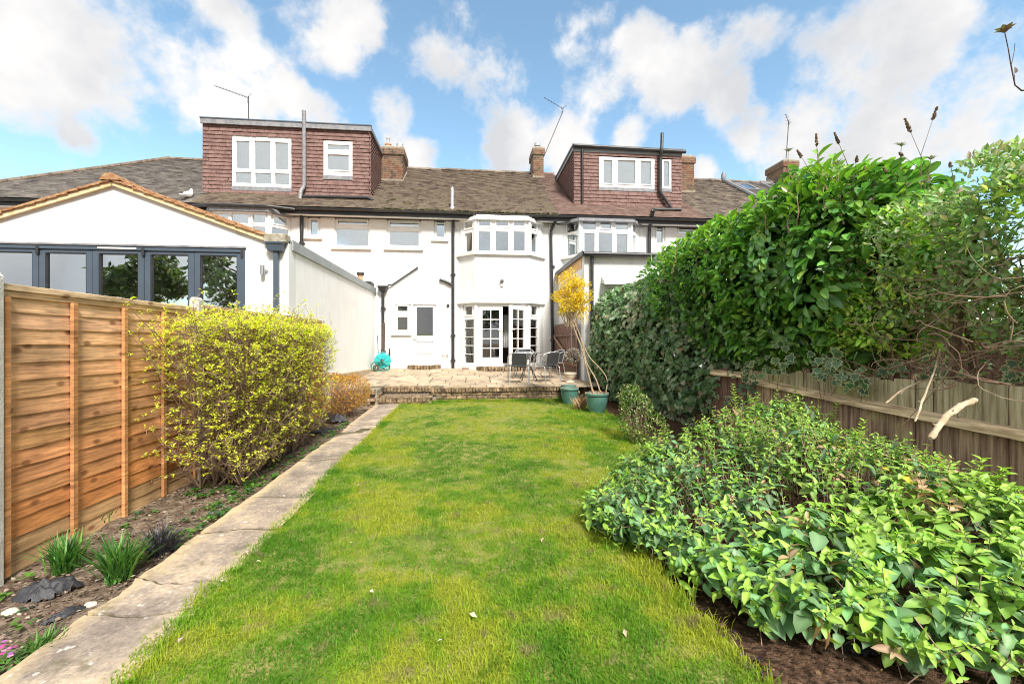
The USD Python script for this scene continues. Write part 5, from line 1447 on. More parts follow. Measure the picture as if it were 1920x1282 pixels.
# ---------------------------------------------------------------- orange lap-panel fence
XF = -2.9
fn_ = thing('wooden_fence', 'orange-brown lap-panel fence between concrete posts along the soil bed', 'fence')
posts = [2.885, 4.87, 6.79, 8.74]
bedz = -0.62
rs = np.random.default_rng(51)
for k, y in enumerate(posts):
    zt = [1.27, 1.315, 1.30, 1.29][k]
    mb = MB(); mb.bbox(XF - 0.05, XF + 0.05, y - 0.05, y + 0.05, bedz - 0.3, zt - 0.03, 0.012)
    mb.hexa([(XF - .046, y - .046, zt - .03), (XF + .046, y - .046, zt - .03), (XF + .046, y + .046, zt - .03), (XF - .046, y + .046, zt - .03), (XF - .02, y - .046, zt), (XF + .02, y - .046, zt), (XF + .02, y + .046, zt), (XF - .02, y + .046, zt)])
    put('concrete_post', mb, concrete_post_m, fn_)
for k in range(3):
    y0, y1 = posts[k] + 0.052, posts[k + 1] - 0.052
    zt = [1.205, 1.245, 1.26][k]
    zb = bedz + [0.0, 0.01, 0.03][k]
    mb = MB(); mb.bbox(XF - 0.03, XF + 0.035, y0, y1, zt - 0.042, zt, 0.004, (0.58, 0.42, 0.26))
    mb.bbox(XF + 0.003, XF + 0.024, y0, y1, zt - 0.082, zt - 0.043, 0.003, (0.56, 0.36, 0.20))
    pn = put('fence_panel', mb, fence_m, fn_)
    nb = 16; hb = (zt - 0.05 - zb) / nb
    for b in range(nb):
        z0 = zb + b * hb
        t = b / (nb - 1)
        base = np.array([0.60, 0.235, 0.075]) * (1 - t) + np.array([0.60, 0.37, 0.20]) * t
        if b < 2 and k < 2:
            base = np.array([0.48, 0.30, 0.15])
        base = base * rs.uniform(0.82, 1.12) * (1 + rs.normal(0, 0.03, 3))
        n = 15; Y = np.linspace(y0, y1, n)
        wav = (rs.normal(0, 1) * 0.004 * np.sin(Y * 2 + rs.uniform(0, 6)) + 0.003 * np.sin(Y * rs.uniform(5, 11) + rs.uniform(0, 6)) * rs.random() + rs.normal(0, 0.0014, n)) * (1.0 if b > 5 else 0.4)
        zlo = z0 - 0.012 + wav; zhi = z0 + hb + 0.012
        pr = 0.014
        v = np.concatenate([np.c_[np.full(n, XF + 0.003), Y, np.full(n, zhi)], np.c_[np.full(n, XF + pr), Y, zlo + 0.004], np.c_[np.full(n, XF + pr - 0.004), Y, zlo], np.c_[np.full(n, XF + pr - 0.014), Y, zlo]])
        f = []
        for rr in range(3):
            for q in range(n - 1):
                a = rr * n + q; f += [(a, a + n, a + n + 1), (a, a + n + 1, a + 1)]
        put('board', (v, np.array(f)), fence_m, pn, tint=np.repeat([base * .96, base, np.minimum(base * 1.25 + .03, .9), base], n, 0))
    for bt in range(5):
        y = y0 + 0.02 + (y1 - y0 - 0.04) * bt / 4
        mb = MB(); mb.bbox(XF + 0.017, XF + 0.042, y - 0.02, y + 0.02, zb - 0.005, zt - 0.083, 0.003, np.array([0.48, 0.23, 0.095]) * rs.uniform(0.85, 1.1))
        put('batten', mb, fence_m, pn)

# ---------------------------------------------------------------- old low fence on the other side
fo = thing('old_board_fence', 'low weathered board fence with brown stain below a silvered rail, under the hedge', 'fence')
rs = np.random.default_rng(61)
XO = 3.92
y = 2.0
while y < 9.6:
    w = rs.uniform(0.12, 0.19) if y < 5.7 else rs.uniform(0.10, 0.14)
    zt = np.interp(y, [2, 3, 4.7, 5.7, 5.75, 9.6], [0.50, 0.52, 0.485, 0.44, 0.40, 0.38]) + rs.normal(0, 0.012)
    x = XO + rs.normal(0, 0.004); t = rs.normal(0, 0.006)
    e = y + w - (0.012 if rs.random() < 0.12 else 0.002)
    n = 4; Y = np.linspace(y, e, n); zz = zt + rs.normal(0, 0.006, n)
    lo, hi = np.c_[np.full(n, x + t), Y, np.full(n, -0.7)], np.c_[np.full(n, x), Y, zz]
    off = np.array([0.022, 0, 0])
    v = np.concatenate([lo, hi, lo + off, hi + off]); f = []
    for q in range(n - 1):
        f += [(q, n + q + 1, q + 1), (q, n + q, n + q + 1), (2 * n + q, 2 * n + q + 1, 3 * n + q + 1), (2 * n + q, 3 * n + q + 1, 3 * n + q), (n + q, 3 * n + q, 3 * n + q + 1), (n + q, 3 * n + q + 1, n + q + 1)]
    f += [(0, 2 * n, 3 * n), (0, 3 * n, n), (n - 1, 2 * n - 1, 4 * n - 1), (n - 1, 4 * n - 1, 3 * n - 1)]
    bd_ = put('board', (v, np.array(f)), mixed_board if y < 5.65 else brown_paint, fo)
    if y < 5.6:                                                # the strip above the rail never took the stain
        zr = 0.16 + (y - 1.9) / 3.75 * 0.15
        tp = np.vstack([np.c_[np.full(n, x + t * .3 - .0025), Y, np.full(n, zr)], np.c_[np.full(n, x - .0025), Y, zz - .001]])
        put('unstained_top', (tp, np.array([(q, n + q + 1, q + 1) for q in range(n - 1)] + [(q, n + q, n + q + 1) for q in range(n - 1)])), old_top, bd_)
    y += w
for (ya, yb, za, zb) in ((1.9, 5.65, 0.155, 0.305), (5.72, 9.6, 0.36, 0.33)):
    n = 8; Y = np.linspace(ya, yb, n); Z = np.linspace(za, zb, n) - 0.012 * np.sin(np.linspace(0, math.pi, n))
    prof = np.array([(-0.004, -0.045), (-0.072, -0.03), (-0.075, 0.02), (-0.004, 0.05)])
    v = np.vstack([np.c_[XO + prof[:, 0], np.full(4, Y[k]), Z[k] + prof[:, 1]] for k in range(n)]); f = []
    for k in range(n - 1):
        for j_ in range(4):
            a, b = k * 4 + j_, k * 4 + (j_ + 1) % 4; f += [(a, b, b + 4), (a, b + 4, a + 4)]
    f += [(0, 2, 1), (0, 3, 2)]
    put('rail', (v, np.array(f)), grey_rail, fo)
mb = MB(); mb.box(XO + 0.023, XO + 0.10, 5.64, 5.74, -0.7, 0.52); put('post', mb, mixed_board, fo)
# brown side fence by the house
sf = thing('side_fence', 'dark brown board fence beside the house, behind the garden chairs', 'fence')
y = YR_ + 0.3
xs_ = XR - 0.13
while y < 13.75:
    mb = MB(); mb.box(xs_, xs_ + 0.02, y, y + 0.115, -0.25, 1.38 + rs.normal(0, 0.008)); put('board', mb, brown_paint, sf)
    y += 0.12
for z in (0.2, 1.0):
    mb = MB(); mb.box(xs_ - 0.05, xs_ - 0.003, YR_ + 0.3, 13.74, z, z + 0.08); put('rail', mb, brown_paint, sf)
mb = MB(); mb.hexa([(xs_ - .06, YR_ + .4, .2), (xs_ - .052, YR_ + .4, .2), (xs_ - .052, 13.6, .95), (xs_ - .06, 13.6, .95), (xs_ - .06, YR_ + .4, .3), (xs_ - .052, YR_ + .4, .3), (xs_ - .052, 13.6, 1.05), (xs_ - .06, 13.6, 1.05)]); put('brace', mb, mixed_board, sf)

# ---------------------------------------------------------------- things on the patio
pz = lambda y: float(patio_z(y)) + 0.005


def bistro_chair():
    t = thing('garden_chair', '', 'chair', group='metal garden chairs on the patio')
    for s in (-1, 1):
        pts = [(s * .265, .25, 0), (s * .265, .235, .35), (s * .265, .215, .54), (s * .262, .15, .632), (s * .255, 0.02, .665), (s * .245, -.12, .69), (s * .215, -.215, .725), (s * .15, -.255, .745), (0, -.265, .75)]
        mb = MB(); P = np.array(pts); k = np.linspace(0, len(P) - 1, 26); P = np.stack([np.interp(k, np.arange(len(P)), P[:, i]) for i in range(3)], 1)
        for _ in range(2):
            P[1:-1] = (P[:-2] + 2 * P[1:-1] + P[2:]) / 4
        mb.tube(P, 0.0125, 8); put('front_leg', mb, alu, t, smooth=45)
        mb = MB(); P = [(s * .20, .20, .44), (s * .205, 0, .43), (s * .21, -.14, .42), (s * .215, -.19, .38), (s * .225, -.245, 0)]; mb.tube(P, 0.0115, 8); put('rear_leg', mb, alu, t, smooth=45)
        mb = MB(); mb.tube([(s * .175, -.17, .43), (s * .18, -.215, .58), (s * .175, -.245, .73)], 0.010, 8); put('back_upright', mb, alu, t, smooth=45)
    mb = MB(); n = 9; k = np.linspace(-1, 1, n)
    v = np.vstack([np.c_[k * .195, np.full(n, y), z - 0.015 * (1 - k ** 2)] for y, z in ((.215, .447), (.05, .440), (-.10, .432), (-.18, .43))])
    v = np.vstack([v, v + [0, 0, -0.012]]); f = []
    for L_ in (0, 4 * n):
        for r_ in range(3):
            for q in range(n - 1):
                a = L_ + r_ * n + q; f += [(a, a + 1, a + n + 1), (a, a + n + 1, a + n)]
    put('seat', (v, np.array(f)), mesh_black, t, smooth=True)
    v = np.vstack([np.c_[k * .172, y + 0.03 * k ** 2 - 0.02, np.full(n, z)] for y, z in ((-.185, .45), (-.205, .55), (-.232, .65), (-.252, .735))])
    v = np.vstack([v, v + [0, -0.008, 0]]); put('backrest', (v, np.array(f)), mesh_black, t, smooth=True)
    return t


def place(t, x, y, z, rz):
    xf = UsdGeom.Xformable(t); xf.ClearXformOpOrder(); xf.AddTranslateOp().Set(Gf.Vec3d(x, y, z)); xf.AddRotateZOp().Set(math.degrees(rz))


cy = [(1.20, 10.30, -0.08, 'aluminium chair with black back turned to the lawn, in front of the french doors'),
      (1.93, 10.42, 0.42, 'aluminium chair with black back, standing askew between table and heather ball'),
      (1.50, 11.60, math.pi - 0.15, 'aluminium chair on the house side of the round table'),
      (2.22, 11.15, math.pi / 2 + 0.25, 'aluminium chair pushed in beside the dark brown side fence')]
ch0 = bistro_chair()
for k, (x, y, a, lb) in enumerate(cy):
    if k == 0:
        place(ch0, x, y, pz(y), a); ch0.SetCustomDataByKey('label', lb)
    else:
        dup(ch0, lb, (x, y, pz(y)), a)
tb_ = thing('garden_table', 'small round garden table with a glass top among the metal chairs', 'table', (1.52, 10.95, pz(10.95)))
mb = MB(); mb.lathe([(0, .70), (.335, .70), (.335, .707), (0, .707)], n=40); put('table_top', mb, table_glass, tb_)
mb = MB(); mb.lathe([(.325, .690), (.352, .690), (.356, .702), (.352, .714), (.337, .714), (.336, .700), (.325, .698), (.325, .690)], n=40); put('rim', mb, alu, tb_, smooth=40)
for k in range(4):
    a = math.pi / 4 + k * math.pi / 2; c, s = math.cos(a), math.sin(a)
    mb = MB(); mb.tube([(.27 * c, .27 * s, 0), (.14 * c, .14 * s, .26), (.05 * c, .05 * s, .38), (.14 * c, .14 * s, .55), (.29 * c, .29 * s, .69)], 0.013, 8); put('leg', mb, black_paint, tb_, smooth=45)
mb = MB(); mb.tube([(0.05 * math.cos(a), 0.05 * math.sin(a), .38) for a in np.linspace(0, 2 * math.pi, 13)], 0.01, 6); put('leg_ring', mb, black_paint, tb_)


def pot(label, x, y, z, r, h, fill=True, tilt=0.0):
    t = thing('plant_pot', label, 'plant pot', (x, y, z))
    prof = [(0, 0.0), (r * .60, 0.0), (r * .66, h * .08), (r * .82, h * .35), (r * .93, h * .65), (r * .94, h * .86), (r * .95, h * .87)]
    mb = MB(); mb.lathe(prof, n=36); put('pot_body', mb, teal_glaze, t, smooth=50)
    mb = MB(); mb.lathe([(r * .93, h * .875), (r * 1.02, h * .885), (r * 1.05, h * .94), (r * 1.03, h), (r * .93, h), (r * .88, h * .9), (r * .86, h * .75)], n=36); put('rim', mb, teal_glaze, t, smooth=50)
    mb = MB(); mb.lathe([(r * 1.032, h + .001), (r * .98, h + .006), (r * .925, h + .001)], n=36); put('rim_edge', mb, pot_rim, t, smooth=50)
    if fill:
        mb = MB(); m_ = np.linspace(0, 1, 6); mb.lathe([(r * .89 * (1 - q) , h * .86 + 0.015 * math.sin(q * 3)) for q in m_], n=30); put('potting_soil', mb, potting, t, smooth=True)
    return t


P1 = at_z(1121, 776, -0.55); P1 = np.array([2.47, 8.1, float(ground_z(8.1)) + 0.01])
P2 = np.array([2.20, 9.25, float(ground_z(9.25)) + 0.01])
pot('largest green glazed pot holding the yellow forsythia', P1[0], P1[1], P1[2], 0.222, 0.385)
pot('green glazed pot filled with bare reddish soil beside the lawn corner', P2[0], P2[1], P2[2], 0.20, 0.34)
pot('green glazed pot half hidden at the end of the brick patio wall', 2.27, 9.62, -0.50, 0.17, 0.36)
sp = thing('stone_pot', 'pale stone pot on a foot on the patio beside the ivy', 'plant pot', (2.50, 10.45, pz(10.45)))
mb = MB(); mb.lathe([(0, 0), (.12, 0), (.12, .02), (.07, .04), (.075, .07), (.13, .13), (.145, .2), (.16, .205), (.16, .235), (.125, .235), (.12, .15)], n=26); put('pot_body', mb, stone_pot_m, sp, smooth=35)

# hose reel
hx_, hy_ = at_z(716, 697, pz(13.2))[:2]
hy_ = 13.25; hx_ = XE + 0.33
hr_ = thing('hose_reel', 'turquoise hose reel cart with green hose in the corner by the downpipe', 'hose reel', (hx_, hy_, pz(hy_)))
Rx = lambda v: np.stack([v[:, 0], v[:, 2], v[:, 1]], 1)
for n_, (y_, r_) in enumerate(((-0.12, .215), (0.10, .215))):
    mb = MB(); m_ = MB(); m_.lathe([(.05, 0), (r_, 0), (r_ + .012, .008), (r_, .016), (.05, .016)], n=32); v, f = m_.arrays(); mb.add(Rx(v) + [0.02, y_, .30], f)
    for q in range(8):
        a = q * math.pi / 4; mb.obox((0.02 + .13 * math.cos(a), y_ - 0.006, .30 + .13 * math.sin(a)), (.075, .008, .012), np.array([[math.cos(a), 0, -math.sin(a)], [0, 1, 0], [math.sin(a), 0, math.cos(a)]]))
    put('reel_disc', mb, teal_reel, hr_, smooth=35)
mb = MB(); a = np.linspace(0, 2 * math.pi * 9, 260); mb.tube(np.stack([0.02 + .12 * np.cos(a), -.10 + .19 * np.arange(260) / 260, .30 + .12 * np.sin(a)], 1), 0.013, 6); put('wound_hose', mb, hose_m, hr_, smooth=45)
mb = MB()
for s in (-1, 1):
    mb.tube([(s * .19, -.1, 0.01), (s * .12, -.06, .3), (s * .1, -.02, .55)], 0.012, 6)
mb.tube([(-.1, -.02, .55), (.1, -.02, .55)], 0.012, 6); put('stand', mb, teal_reel, hr_)
mb = MB(); m_ = MB(); m_.lathe([(0, 0), (.03, 0), (.035, .03), (0, .03)], n=14); v, f = m_.arrays(); mb.add(Rx(v) + [0.02, -.16, .30], f); put('hub', mb, dark_wood, hr_)
for k, (cx, cz, r_, ph) in enumerate(((-.12, .14, .15, 0.0), (.02, .13, .17, 1.0), (.14, .15, .14, 2.0))):
    a = np.linspace(0, 2 * math.pi * 1.6, 60); mb = MB(); mb.tube(np.stack([cx + r_ * np.cos(a + ph) * (1 + .1 * np.sin(a * .7)), -.19 - .03 * np.sin(a * .6) - .01 * k, np.maximum(cz + r_ * .95 * np.sin(a + ph), .012)], 1), 0.009, 6); put('hose_loop', mb, hose_m, hr_, smooth=45)
mb = MB(); m_ = MB(); m_.lathe([(.03, 0), (.09, 0), (.095, .02), (.09, .04), (.03, .04)], n=20); v, f = m_.arrays(); mb.add(Rx(v) + [-.13, -.23, .10], f); put('wheel', mb, dark_wood, hr_, smooth=35)

mb = MB(); mb.obox((XE + 0.28, 13.70, 0.72), (0.045, 0.02, 0.72), np.array([[1, 0, 0.01], [0, 1, 0.03], [-0.01, -0.03, 1]])); put('timber_post', mb, dark_wood, None, 'thick dark brown timber leaning in the corner behind the hose reel', 'post')
mb = MB(); mb.tube([(XE + 0.20, 13.45, 0.02), (XE + 0.13, 13.55, 1.05)], [0.014, 0.012], 8); put('garden_cane', mb, black_paint, None, 'thin dark pole leaning beside the thicker timber in the corner', 'pole')
q = fp(730.5, 690, 0.12); mb = MB(); mb.tube([(q[0], q[1], 0.0), (q[0], q[1], .62), (q[0], q[1], .65)], [.026, .026, .01], 8); put('short_post', mb, black_paint, None, 'short black stake standing between hose reel and white door', 'stake')

# ---------------------------------------------------------------- scraps of membrane on the soil
def rag(label, x, y, sx, sy, h, seed, rz=0.0):
    n = 22; a = np.linspace(-1, 1, n); U, Vv = np.meshgrid(a, a, indexing='ij')
    p = np.stack([U * 2.2 + seed, Vv * 2.2, 0 * U], -1)
    nz = meshkit.fbm(p * 1.4, 3, seed)
    r2 = U ** 2 + Vv ** 2
    Z = h * np.clip(1 - r2, 0, 1) ** 0.6 * (0.45 + 0.9 * nz) - 0.01
    X = U * sx * (0.75 + 0.5 * meshkit.noise(p * .9, seed + 5)); Y = Vv * sy * (0.75 + 0.5 * meshkit.noise(p * .9 + 9, seed + 6))
    c, s = math.cos(rz), math.sin(rz)
    keep = r2 < 1.0
    v = np.stack([x + X * c - Y * s, y + X * s + Y * c, ground_z(y) - 0.03 + np.maximum(Z, 0.002) + 0.008 * np.sin(U * 17 + Vv * 9 + seed) * (h > .03)], -1).reshape(-1, 3)
    f = []
    for i_ in range(n - 1):
        for j_ in range(n - 1):
            if keep[i_, j_] and keep[i_ + 1, j_ + 1] and keep[i_ + 1, j_] and keep[i_, j_ + 1]:
                q = i_ * n + j_; f += [(q, q + n, q + n + 1), (q, q + n + 1, q + 1)]
    put('weed_membrane', (v, np.array(f)), membrane, None, label, 'plastic sheet', smooth=True)


q1, q2, q3, q4 = at_z(88, 1112, -.62), at_z(122, 1150, -.62), at_z(600, 806, -.57), at_z(632, 790, -.56)
rag('crumpled black plastic heap in the soil below the strap-leaved clumps', q1[0], q1[1], 0.14, 0.085, 0.10, 3, 0.5)
rag('thin black plastic strip between the plastic heap and the path', q2[0], q2[1], 0.035, 0.10, 0.04, 8, -0.6)
rag('black plastic scrap on the soil below the orange shrub', q3[0], q3[1], 0.33, 0.16, 0.05, 12, 0.5)
rag('grey plastic lump at the foot of the orange shrub', q4[0], q4[1], 0.2, 0.14, 0.16, 15, 0.2)
rag('flat black sheet showing in the bed between variegated bush and big shrub', 2.72, 5.3, 0.36, 0.32, 0.03, 19, 0.6)
rag('black sheet edge under the leaves at the near end of the bark bed', 2.2, 2.0, 0.5, 0.16, 0.05, 23, 0.2)

# ---------------------------------------------------------------- plants: helpers
def tmpl(ts, ws, fold=0.18, curl=0.25):
    v = [(0, 0, 0)]; f = []
    for t, w in zip(ts, ws):
        v += [(-w / 2, t, fold * w - curl * t * t), (0, t, -curl * t * t), (w / 2, t, fold * w - curl * t * t)]
    v.append((0, 1, -curl)); n = len(ts)
    f += [(0, 2, 1), (0, 3, 2)]
    for k in range(n - 1):
        a, b = 1 + 3 * k, 4 + 3 * k
        f += [(a, a + 1, b + 1), (a, b + 1, b), (a + 1, a + 2, b + 2), (a + 1, b + 2, b + 1)]
    a = 1 + 3 * (n - 1); e = len(v) - 1
    f += [(a, a + 1, e), (a + 1, a + 2, e)]
    return np.array(v, float), np.array(f)


LAUREL = tmpl((0.05, .28, .6, .88), (.12, .84, 1.0, .62), .13, .16)
OVATE = tmpl((.10, .36, .74), (.66, 1.0, .66), .14, .20)
SMALL = (np.array([(0, 0, 0), (-.5, .5, .1), (0, .5, 0), (.5, .5, .1), (0, 1, -.15)], float), np.array([(0, 2, 1), (0, 3, 2), (1, 2, 4), (2, 3, 4)]))
TINY = (np.array([(0, 0, 0), (-.5, .5, .05), (.5, .5, .05), (0, 1, -.1)], float), np.array([(0, 2, 1), (1, 2, 3)]))
_iv = [(0, .0), (-.30, -.06), (-.55, .12), (-.36, .34), (-.52, .58), (-.22, .60), (0, 1.0), (.22, .60), (.52, .58), (.36, .34), (.55, .12), (.30, -.06)]
IVY = (np.array([(0, .32, -.03)] + [(x, y, .10 * abs(x) - .12 * y * y) for x, y in _iv], float), np.array([(0, 1 + k, 1 + (k + 1) % 12) for k in range(12)]))


def leaves(T, P, A, N, L, W, col):
    tv, tf = T
    A = unit(A); X = unit(np.cross(A, N)); Z = np.cross(X, A)
    n, k = len(P), len(tv)
    L = np.broadcast_to(L, (n,))[:, None, None]; W = np.broadcast_to(W, (n,))[:, None, None]
    v = P[:, None] + tv[None, :, 0:1] * W * X[:, None] + tv[None, :, 1:2] * L * A[:, None] + tv[None, :, 2:3] * L * Z[:, None]
    f = (tf[None] + (np.arange(n) * k)[:, None, None]).reshape(-1, 3)
    c = np.repeat(np.asarray(col, float)[:, None], k, 1)
    if k > 10 and k % 3 == 2:                                    # the midrib is paler than the blade
        c[:, 2:k - 1:3] = np.clip(c[:, 2:k - 1:3] * 1.35 + .012, 0, .95)
    return v.reshape(-1, 3), f, c.reshape(-1, 3)


def vary(base, n, rs, dv=0.2, dh=0.08):
    base = np.asarray(base, float)
    return np.clip(base * (1 + rs.normal(0, dv, (n, 1))) * (1 + rs.normal(0, dh, (n, 3))), 0.005, 0.95)


def pick(rs, cols, probs, n, dv=0.18, dh=0.07):
    k = rs.choice(len(cols), n, p=np.array(probs) / sum(probs))
    return np.clip(np.array(cols)[k] * (1 + rs.normal(0, dv, (n, 1))) * (1 + rs.normal(0, dh, (n, 3))), 0.004, 0.95)


def on_blobs(blobs, n, rs, lump=0.12, inner=0.93, face=-0.5, seed=0, freq=2.2):
    """points and outward normals on the lumpy outside of a union of ellipsoids"""
    B = np.array(blobs, float)
    area = (B[:, 3] * B[:, 4] + B[:, 4] * B[:, 5] + B[:, 3] * B[:, 5]); k = rs.choice(len(B), n * 3, p=area / area.sum())
    d = unit(rs.normal(size=(n * 3, 3)))
    c, r = B[k, :3], B[k, 3:]
    p0 = c + d * r
    s = 1 + lump * (meshkit.fbm(p0 * freq, 3, seed) - 0.5) * 2
    p = c + d * r * s[:, None]
    nn = unit(d / r)
    ok = np.ones(len(p), bool)
    for b in B:
        q = (((p - b[:3]) / b[3:]) ** 2).sum(1)
        ok &= (q > inner) | (np.abs(c - b[:3]).sum(1) < 1e-9)
    v = unit(np.array([0, 0, CAMZ]) - p)
    ok &= (nn * v).sum(1) > face
    idx = np.nonzero(ok)[0][:n]
    return p[idx], nn[idx]


def seen_size(P, L):
    """size in the picture of a leaf at P; 0 outside the frame"""
    D = P[:, 0] * SN + P[:, 1] * CS
    X = 960 + FPX * (P[:, 0] * CS - P[:, 1] * SN) / np.maximum(D, .1); Y = 641 - FPX * (P[:, 2] - CAMZ) / np.maximum(D, .1)
    return np.where((D > .3) & (X > 0) & (X < 1920) & (Y > 0) & (Y < 1282), np.broadcast_to(L, D.shape) * FPX / np.maximum(D, .1), 0)


def foliage(parent, T, P, A, N, L, W, col, m, singles=0, name='foliage', front=None, leaf_name='leaf'):
    """the leaves that show largest as parts, the rest as one"""
    L = np.broadcast_to(L, (len(P),)).copy(); W = np.broadcast_to(W, (len(P),)).copy()
    one = np.zeros(len(P), bool)
    if singles:
        s = seen_size(P, L) * (1 if front is None else front)
        one[np.argsort(-s)[:singles]] = True
        k = len(T[0])
        v, f, c = leaves(T, P[one], A[one], N[one], L[one], W[one], col[one])
        for q in range(int(one.sum())):
            put(leaf_name, (v[q * k:(q + 1) * k], T[1]), m, parent, smooth=True, tint=c[q * k:(q + 1) * k])
    r = ~one
    v, f, c = leaves(T, P[r], A[r], N[r], L[r], W[r], col[r])
    put(name, (v, f), m, parent, kind='stuff', smooth=True, tint=c)


def at_x(px, py, X):
    d = ray(px, py); return d * (X / d[0]) + [0, 0, CAMZ]


def stems(parent, n, base_fn, tip_fn, rs, r0=0.012, r1=0.003, m=None, name='stem', wob=0.06, kind='stuff', sides=4, mid=None, seg=7):
    mb = MB()
    for k in range(n):
        a, b = np.asarray(base_fn(k), float), np.asarray(tip_fn(k), float)
        t = np.linspace(0, 1, seg)[:, None]
        c = (a + b) / 2 + (np.array(mid) if mid is not None else 0) + rs.normal(0, wob, 3) * 1.5
        P = (1 - t) ** 2 * a + 2 * t * (1 - t) * c + t * t * b + np.cumsum(rs.normal(0, wob / seg, (seg, 3)), 0) * np.sin(t * math.pi)
        mb.tube(P, np.linspace(r0 * rs.uniform(.7, 1.3), r1, seg), sides, caps=False)
    return put(name, mb, m, parent, kind=kind, smooth=True)


# ---------------------------------------------------------------- laurel hedge
rs = np.random.default_rng(101)
lh = thing('laurel_hedge', 'tall glossy green laurel hedge bulging over the old fence', 'hedge')
blobs = []
for y in np.arange(4.25, 8.9, 0.62):
    top = np.interp(y, [4.2, 4.9, 6, 7.5, 9], [2.62, 2.98, 2.86, 2.86, 2.75])
    lo = np.interp(y, [4.2, 5.5, 8, 9], [0.62, 0.52, 0.55, 1.0])
    blobs.append((4.38 + rs.normal(0, .06), y, (top + lo) / 2, .86 + rs.normal(0, .05), .66, (top - lo) / 2))
n = 10500
P, N = on_blobs(blobs, n, rs, 0.20, 0.92, -0.55, 3, 1.7)
n = len(P)
dep = np.where(rs.random(n) < 0.38, 0, rs.uniform(0.03, 0.42, n))
P = P - N * dep[:, None]
sw = np.stack([meshkit.noise(P * 2.4, 60 + q) - .5 for q in range(3)], 1) * 1.6
A = unit(N * rs.uniform(.2, .6, (n, 1)) + rs.normal(0, .26, (n, 3)) + sw + np.array([-.2, -.55, -.12]))
NN = unit(N * .95 + np.array([0, 0, .6]) + rs.normal(0, .24, (n, 3)))
L = rs.uniform(.13, .205, n) * np.interp(P[:, 1], [4, 8.5], [1.08, .82]); W = L * rs.uniform(.36, .43, n)
col = pick(rs, [(.12, .265, .06), (.165, .345, .07), (.07, .175, .05), (.25, .41, .075)], [5, 4, 2.5, 1.2], n)
up = P[:, 2] > 2.45
fresh_ = up & (dep == 0) & (rs.random(n) < .35)
col[fresh_] = vary((.22, .38, .045), int(fresh_.sum()), rs, .2)
col[rs.random(n) < .006] = (.36, .36, .10)
foliage(lh, LAUREL, P, A, NN, L, W, col, leaf_gloss, 280, front=(dep < .05) * np.clip((N * unit(np.array([0, 0, CAMZ]) - P)).sum(1) + .6, 0, 1))
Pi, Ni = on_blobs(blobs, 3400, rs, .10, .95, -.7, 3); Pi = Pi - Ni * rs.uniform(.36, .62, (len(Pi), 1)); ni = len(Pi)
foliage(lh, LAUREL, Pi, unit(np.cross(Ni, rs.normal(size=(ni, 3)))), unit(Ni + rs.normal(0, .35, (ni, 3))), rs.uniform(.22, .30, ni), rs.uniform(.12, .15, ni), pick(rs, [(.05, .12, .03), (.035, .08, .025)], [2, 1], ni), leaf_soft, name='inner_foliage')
stems(lh, 26, lambda k: (4.5 + rs.normal(0, .1), 4.3 + k * .17, -.5), lambda k: (4.5 + rs.normal(0, .15), 4.3 + k * .17 + rs.normal(0, .25), 1.9 + rs.normal(0, .2)), rs, .03, .008, dark_bark, 'branch')
# shoots that stick out of the top with big fresh leaves
mb = MB(); LP, LA, LN, LL, LC = [], [], [], [], []
for k, (px, py, D) in enumerate([(1530, 290, 4.6), (1548, 315, 4.6), (1500, 330, 4.7), (1480, 350, 4.8), (1575, 330, 4.5), (1440, 372, 5.3), (1400, 392, 5.8), (1370, 405, 6.1), (1335, 425, 6.5), (1300, 440, 6.9), (1610, 370, 4.4), (1560, 300, 4.7), (1625, 400, 4.2), (1520, 310, 4.9), (1270, 455, 7.3), (1240, 468, 7.8)]):
    tip = at_d(px, py, D); base = tip + [rs.normal(0, .08), rs.normal(0, .08), -.55]
    mb.tube(np.linspace(base, tip, 5) + rs.normal(0, .012, (5, 3)), np.linspace(.008, .003, 5), 5)
    for q in range(9):
        t = .25 + .75 * q / 8; a = q * 2.4 + rs.random()
        LP.append(base + (tip - base) * t); LA.append((math.cos(a), math.sin(a), .55 + .5 * t)); LN.append((-math.cos(a) * .5, -math.sin(a) * .5, 1)); LL.append(rs.uniform(.13, .19)); LC.append(np.array((.17, .32, .035)) * rs.uniform(.7, 1.3))
put('shoot', mb, twig, lh, kind='stuff')
LL = np.array(LL); foliage(lh, LAUREL, np.array(LP), np.array(LA), np.array(LN), LL, LL * .38, np.array(LC), leaf_gloss, name='top_foliage')

# ---------------------------------------------------------------- ivy
rs = np.random.default_rng(102)
iv = thing('ivy_hedge', 'dark ivy covering the boundary behind the pots, dense and leathery', 'ivy')
blobs = []
for y in np.arange(6.75, 10.5, .5):
    top = np.interp(y, [6.7, 7.4, 8.5, 10, 10.6], [1.75, 2.2, 2.25, 2.05, 1.9]) + rs.normal(0, .06)
    xf = np.interp(y, [6.7, 7.2, 8.5, 9.6, 10.5], [3.75, 3.45, 3.22, 3.0, 2.92])
    blobs.append((xf + .62, y, (top - .6) / 2, .62, .52, (top + .6) / 2))
n = 11000
P, N = on_blobs(blobs, n, rs, 0.24, 0.9, -0.45, 7, 1.8)
P[:, 2] = np.maximum(P[:, 2], ground_z(P[:, 1]) + .05)
n = len(P)
dep = np.where(rs.random(n) < .45, 0, rs.uniform(.02, .16, n)); P = P - N * dep[:, None]
A = unit(np.array([0, 0, -.75]) + rs.normal(0, .5, (n, 3)) + N * .35); NN = unit(N + np.array([-.15, -.2, .45]) + rs.normal(0, .30, (n, 3)))
L = rs.uniform(.065, .12, n)
col = pick(rs, [(.115, .22, .09), (.175, .30, .14), (.29, .37, .24), (.08, .16, .065), (.44, .48, .33), (.36, .27, .15)], [5, 5, 3.5, 2.5, 1.3, .5], n)
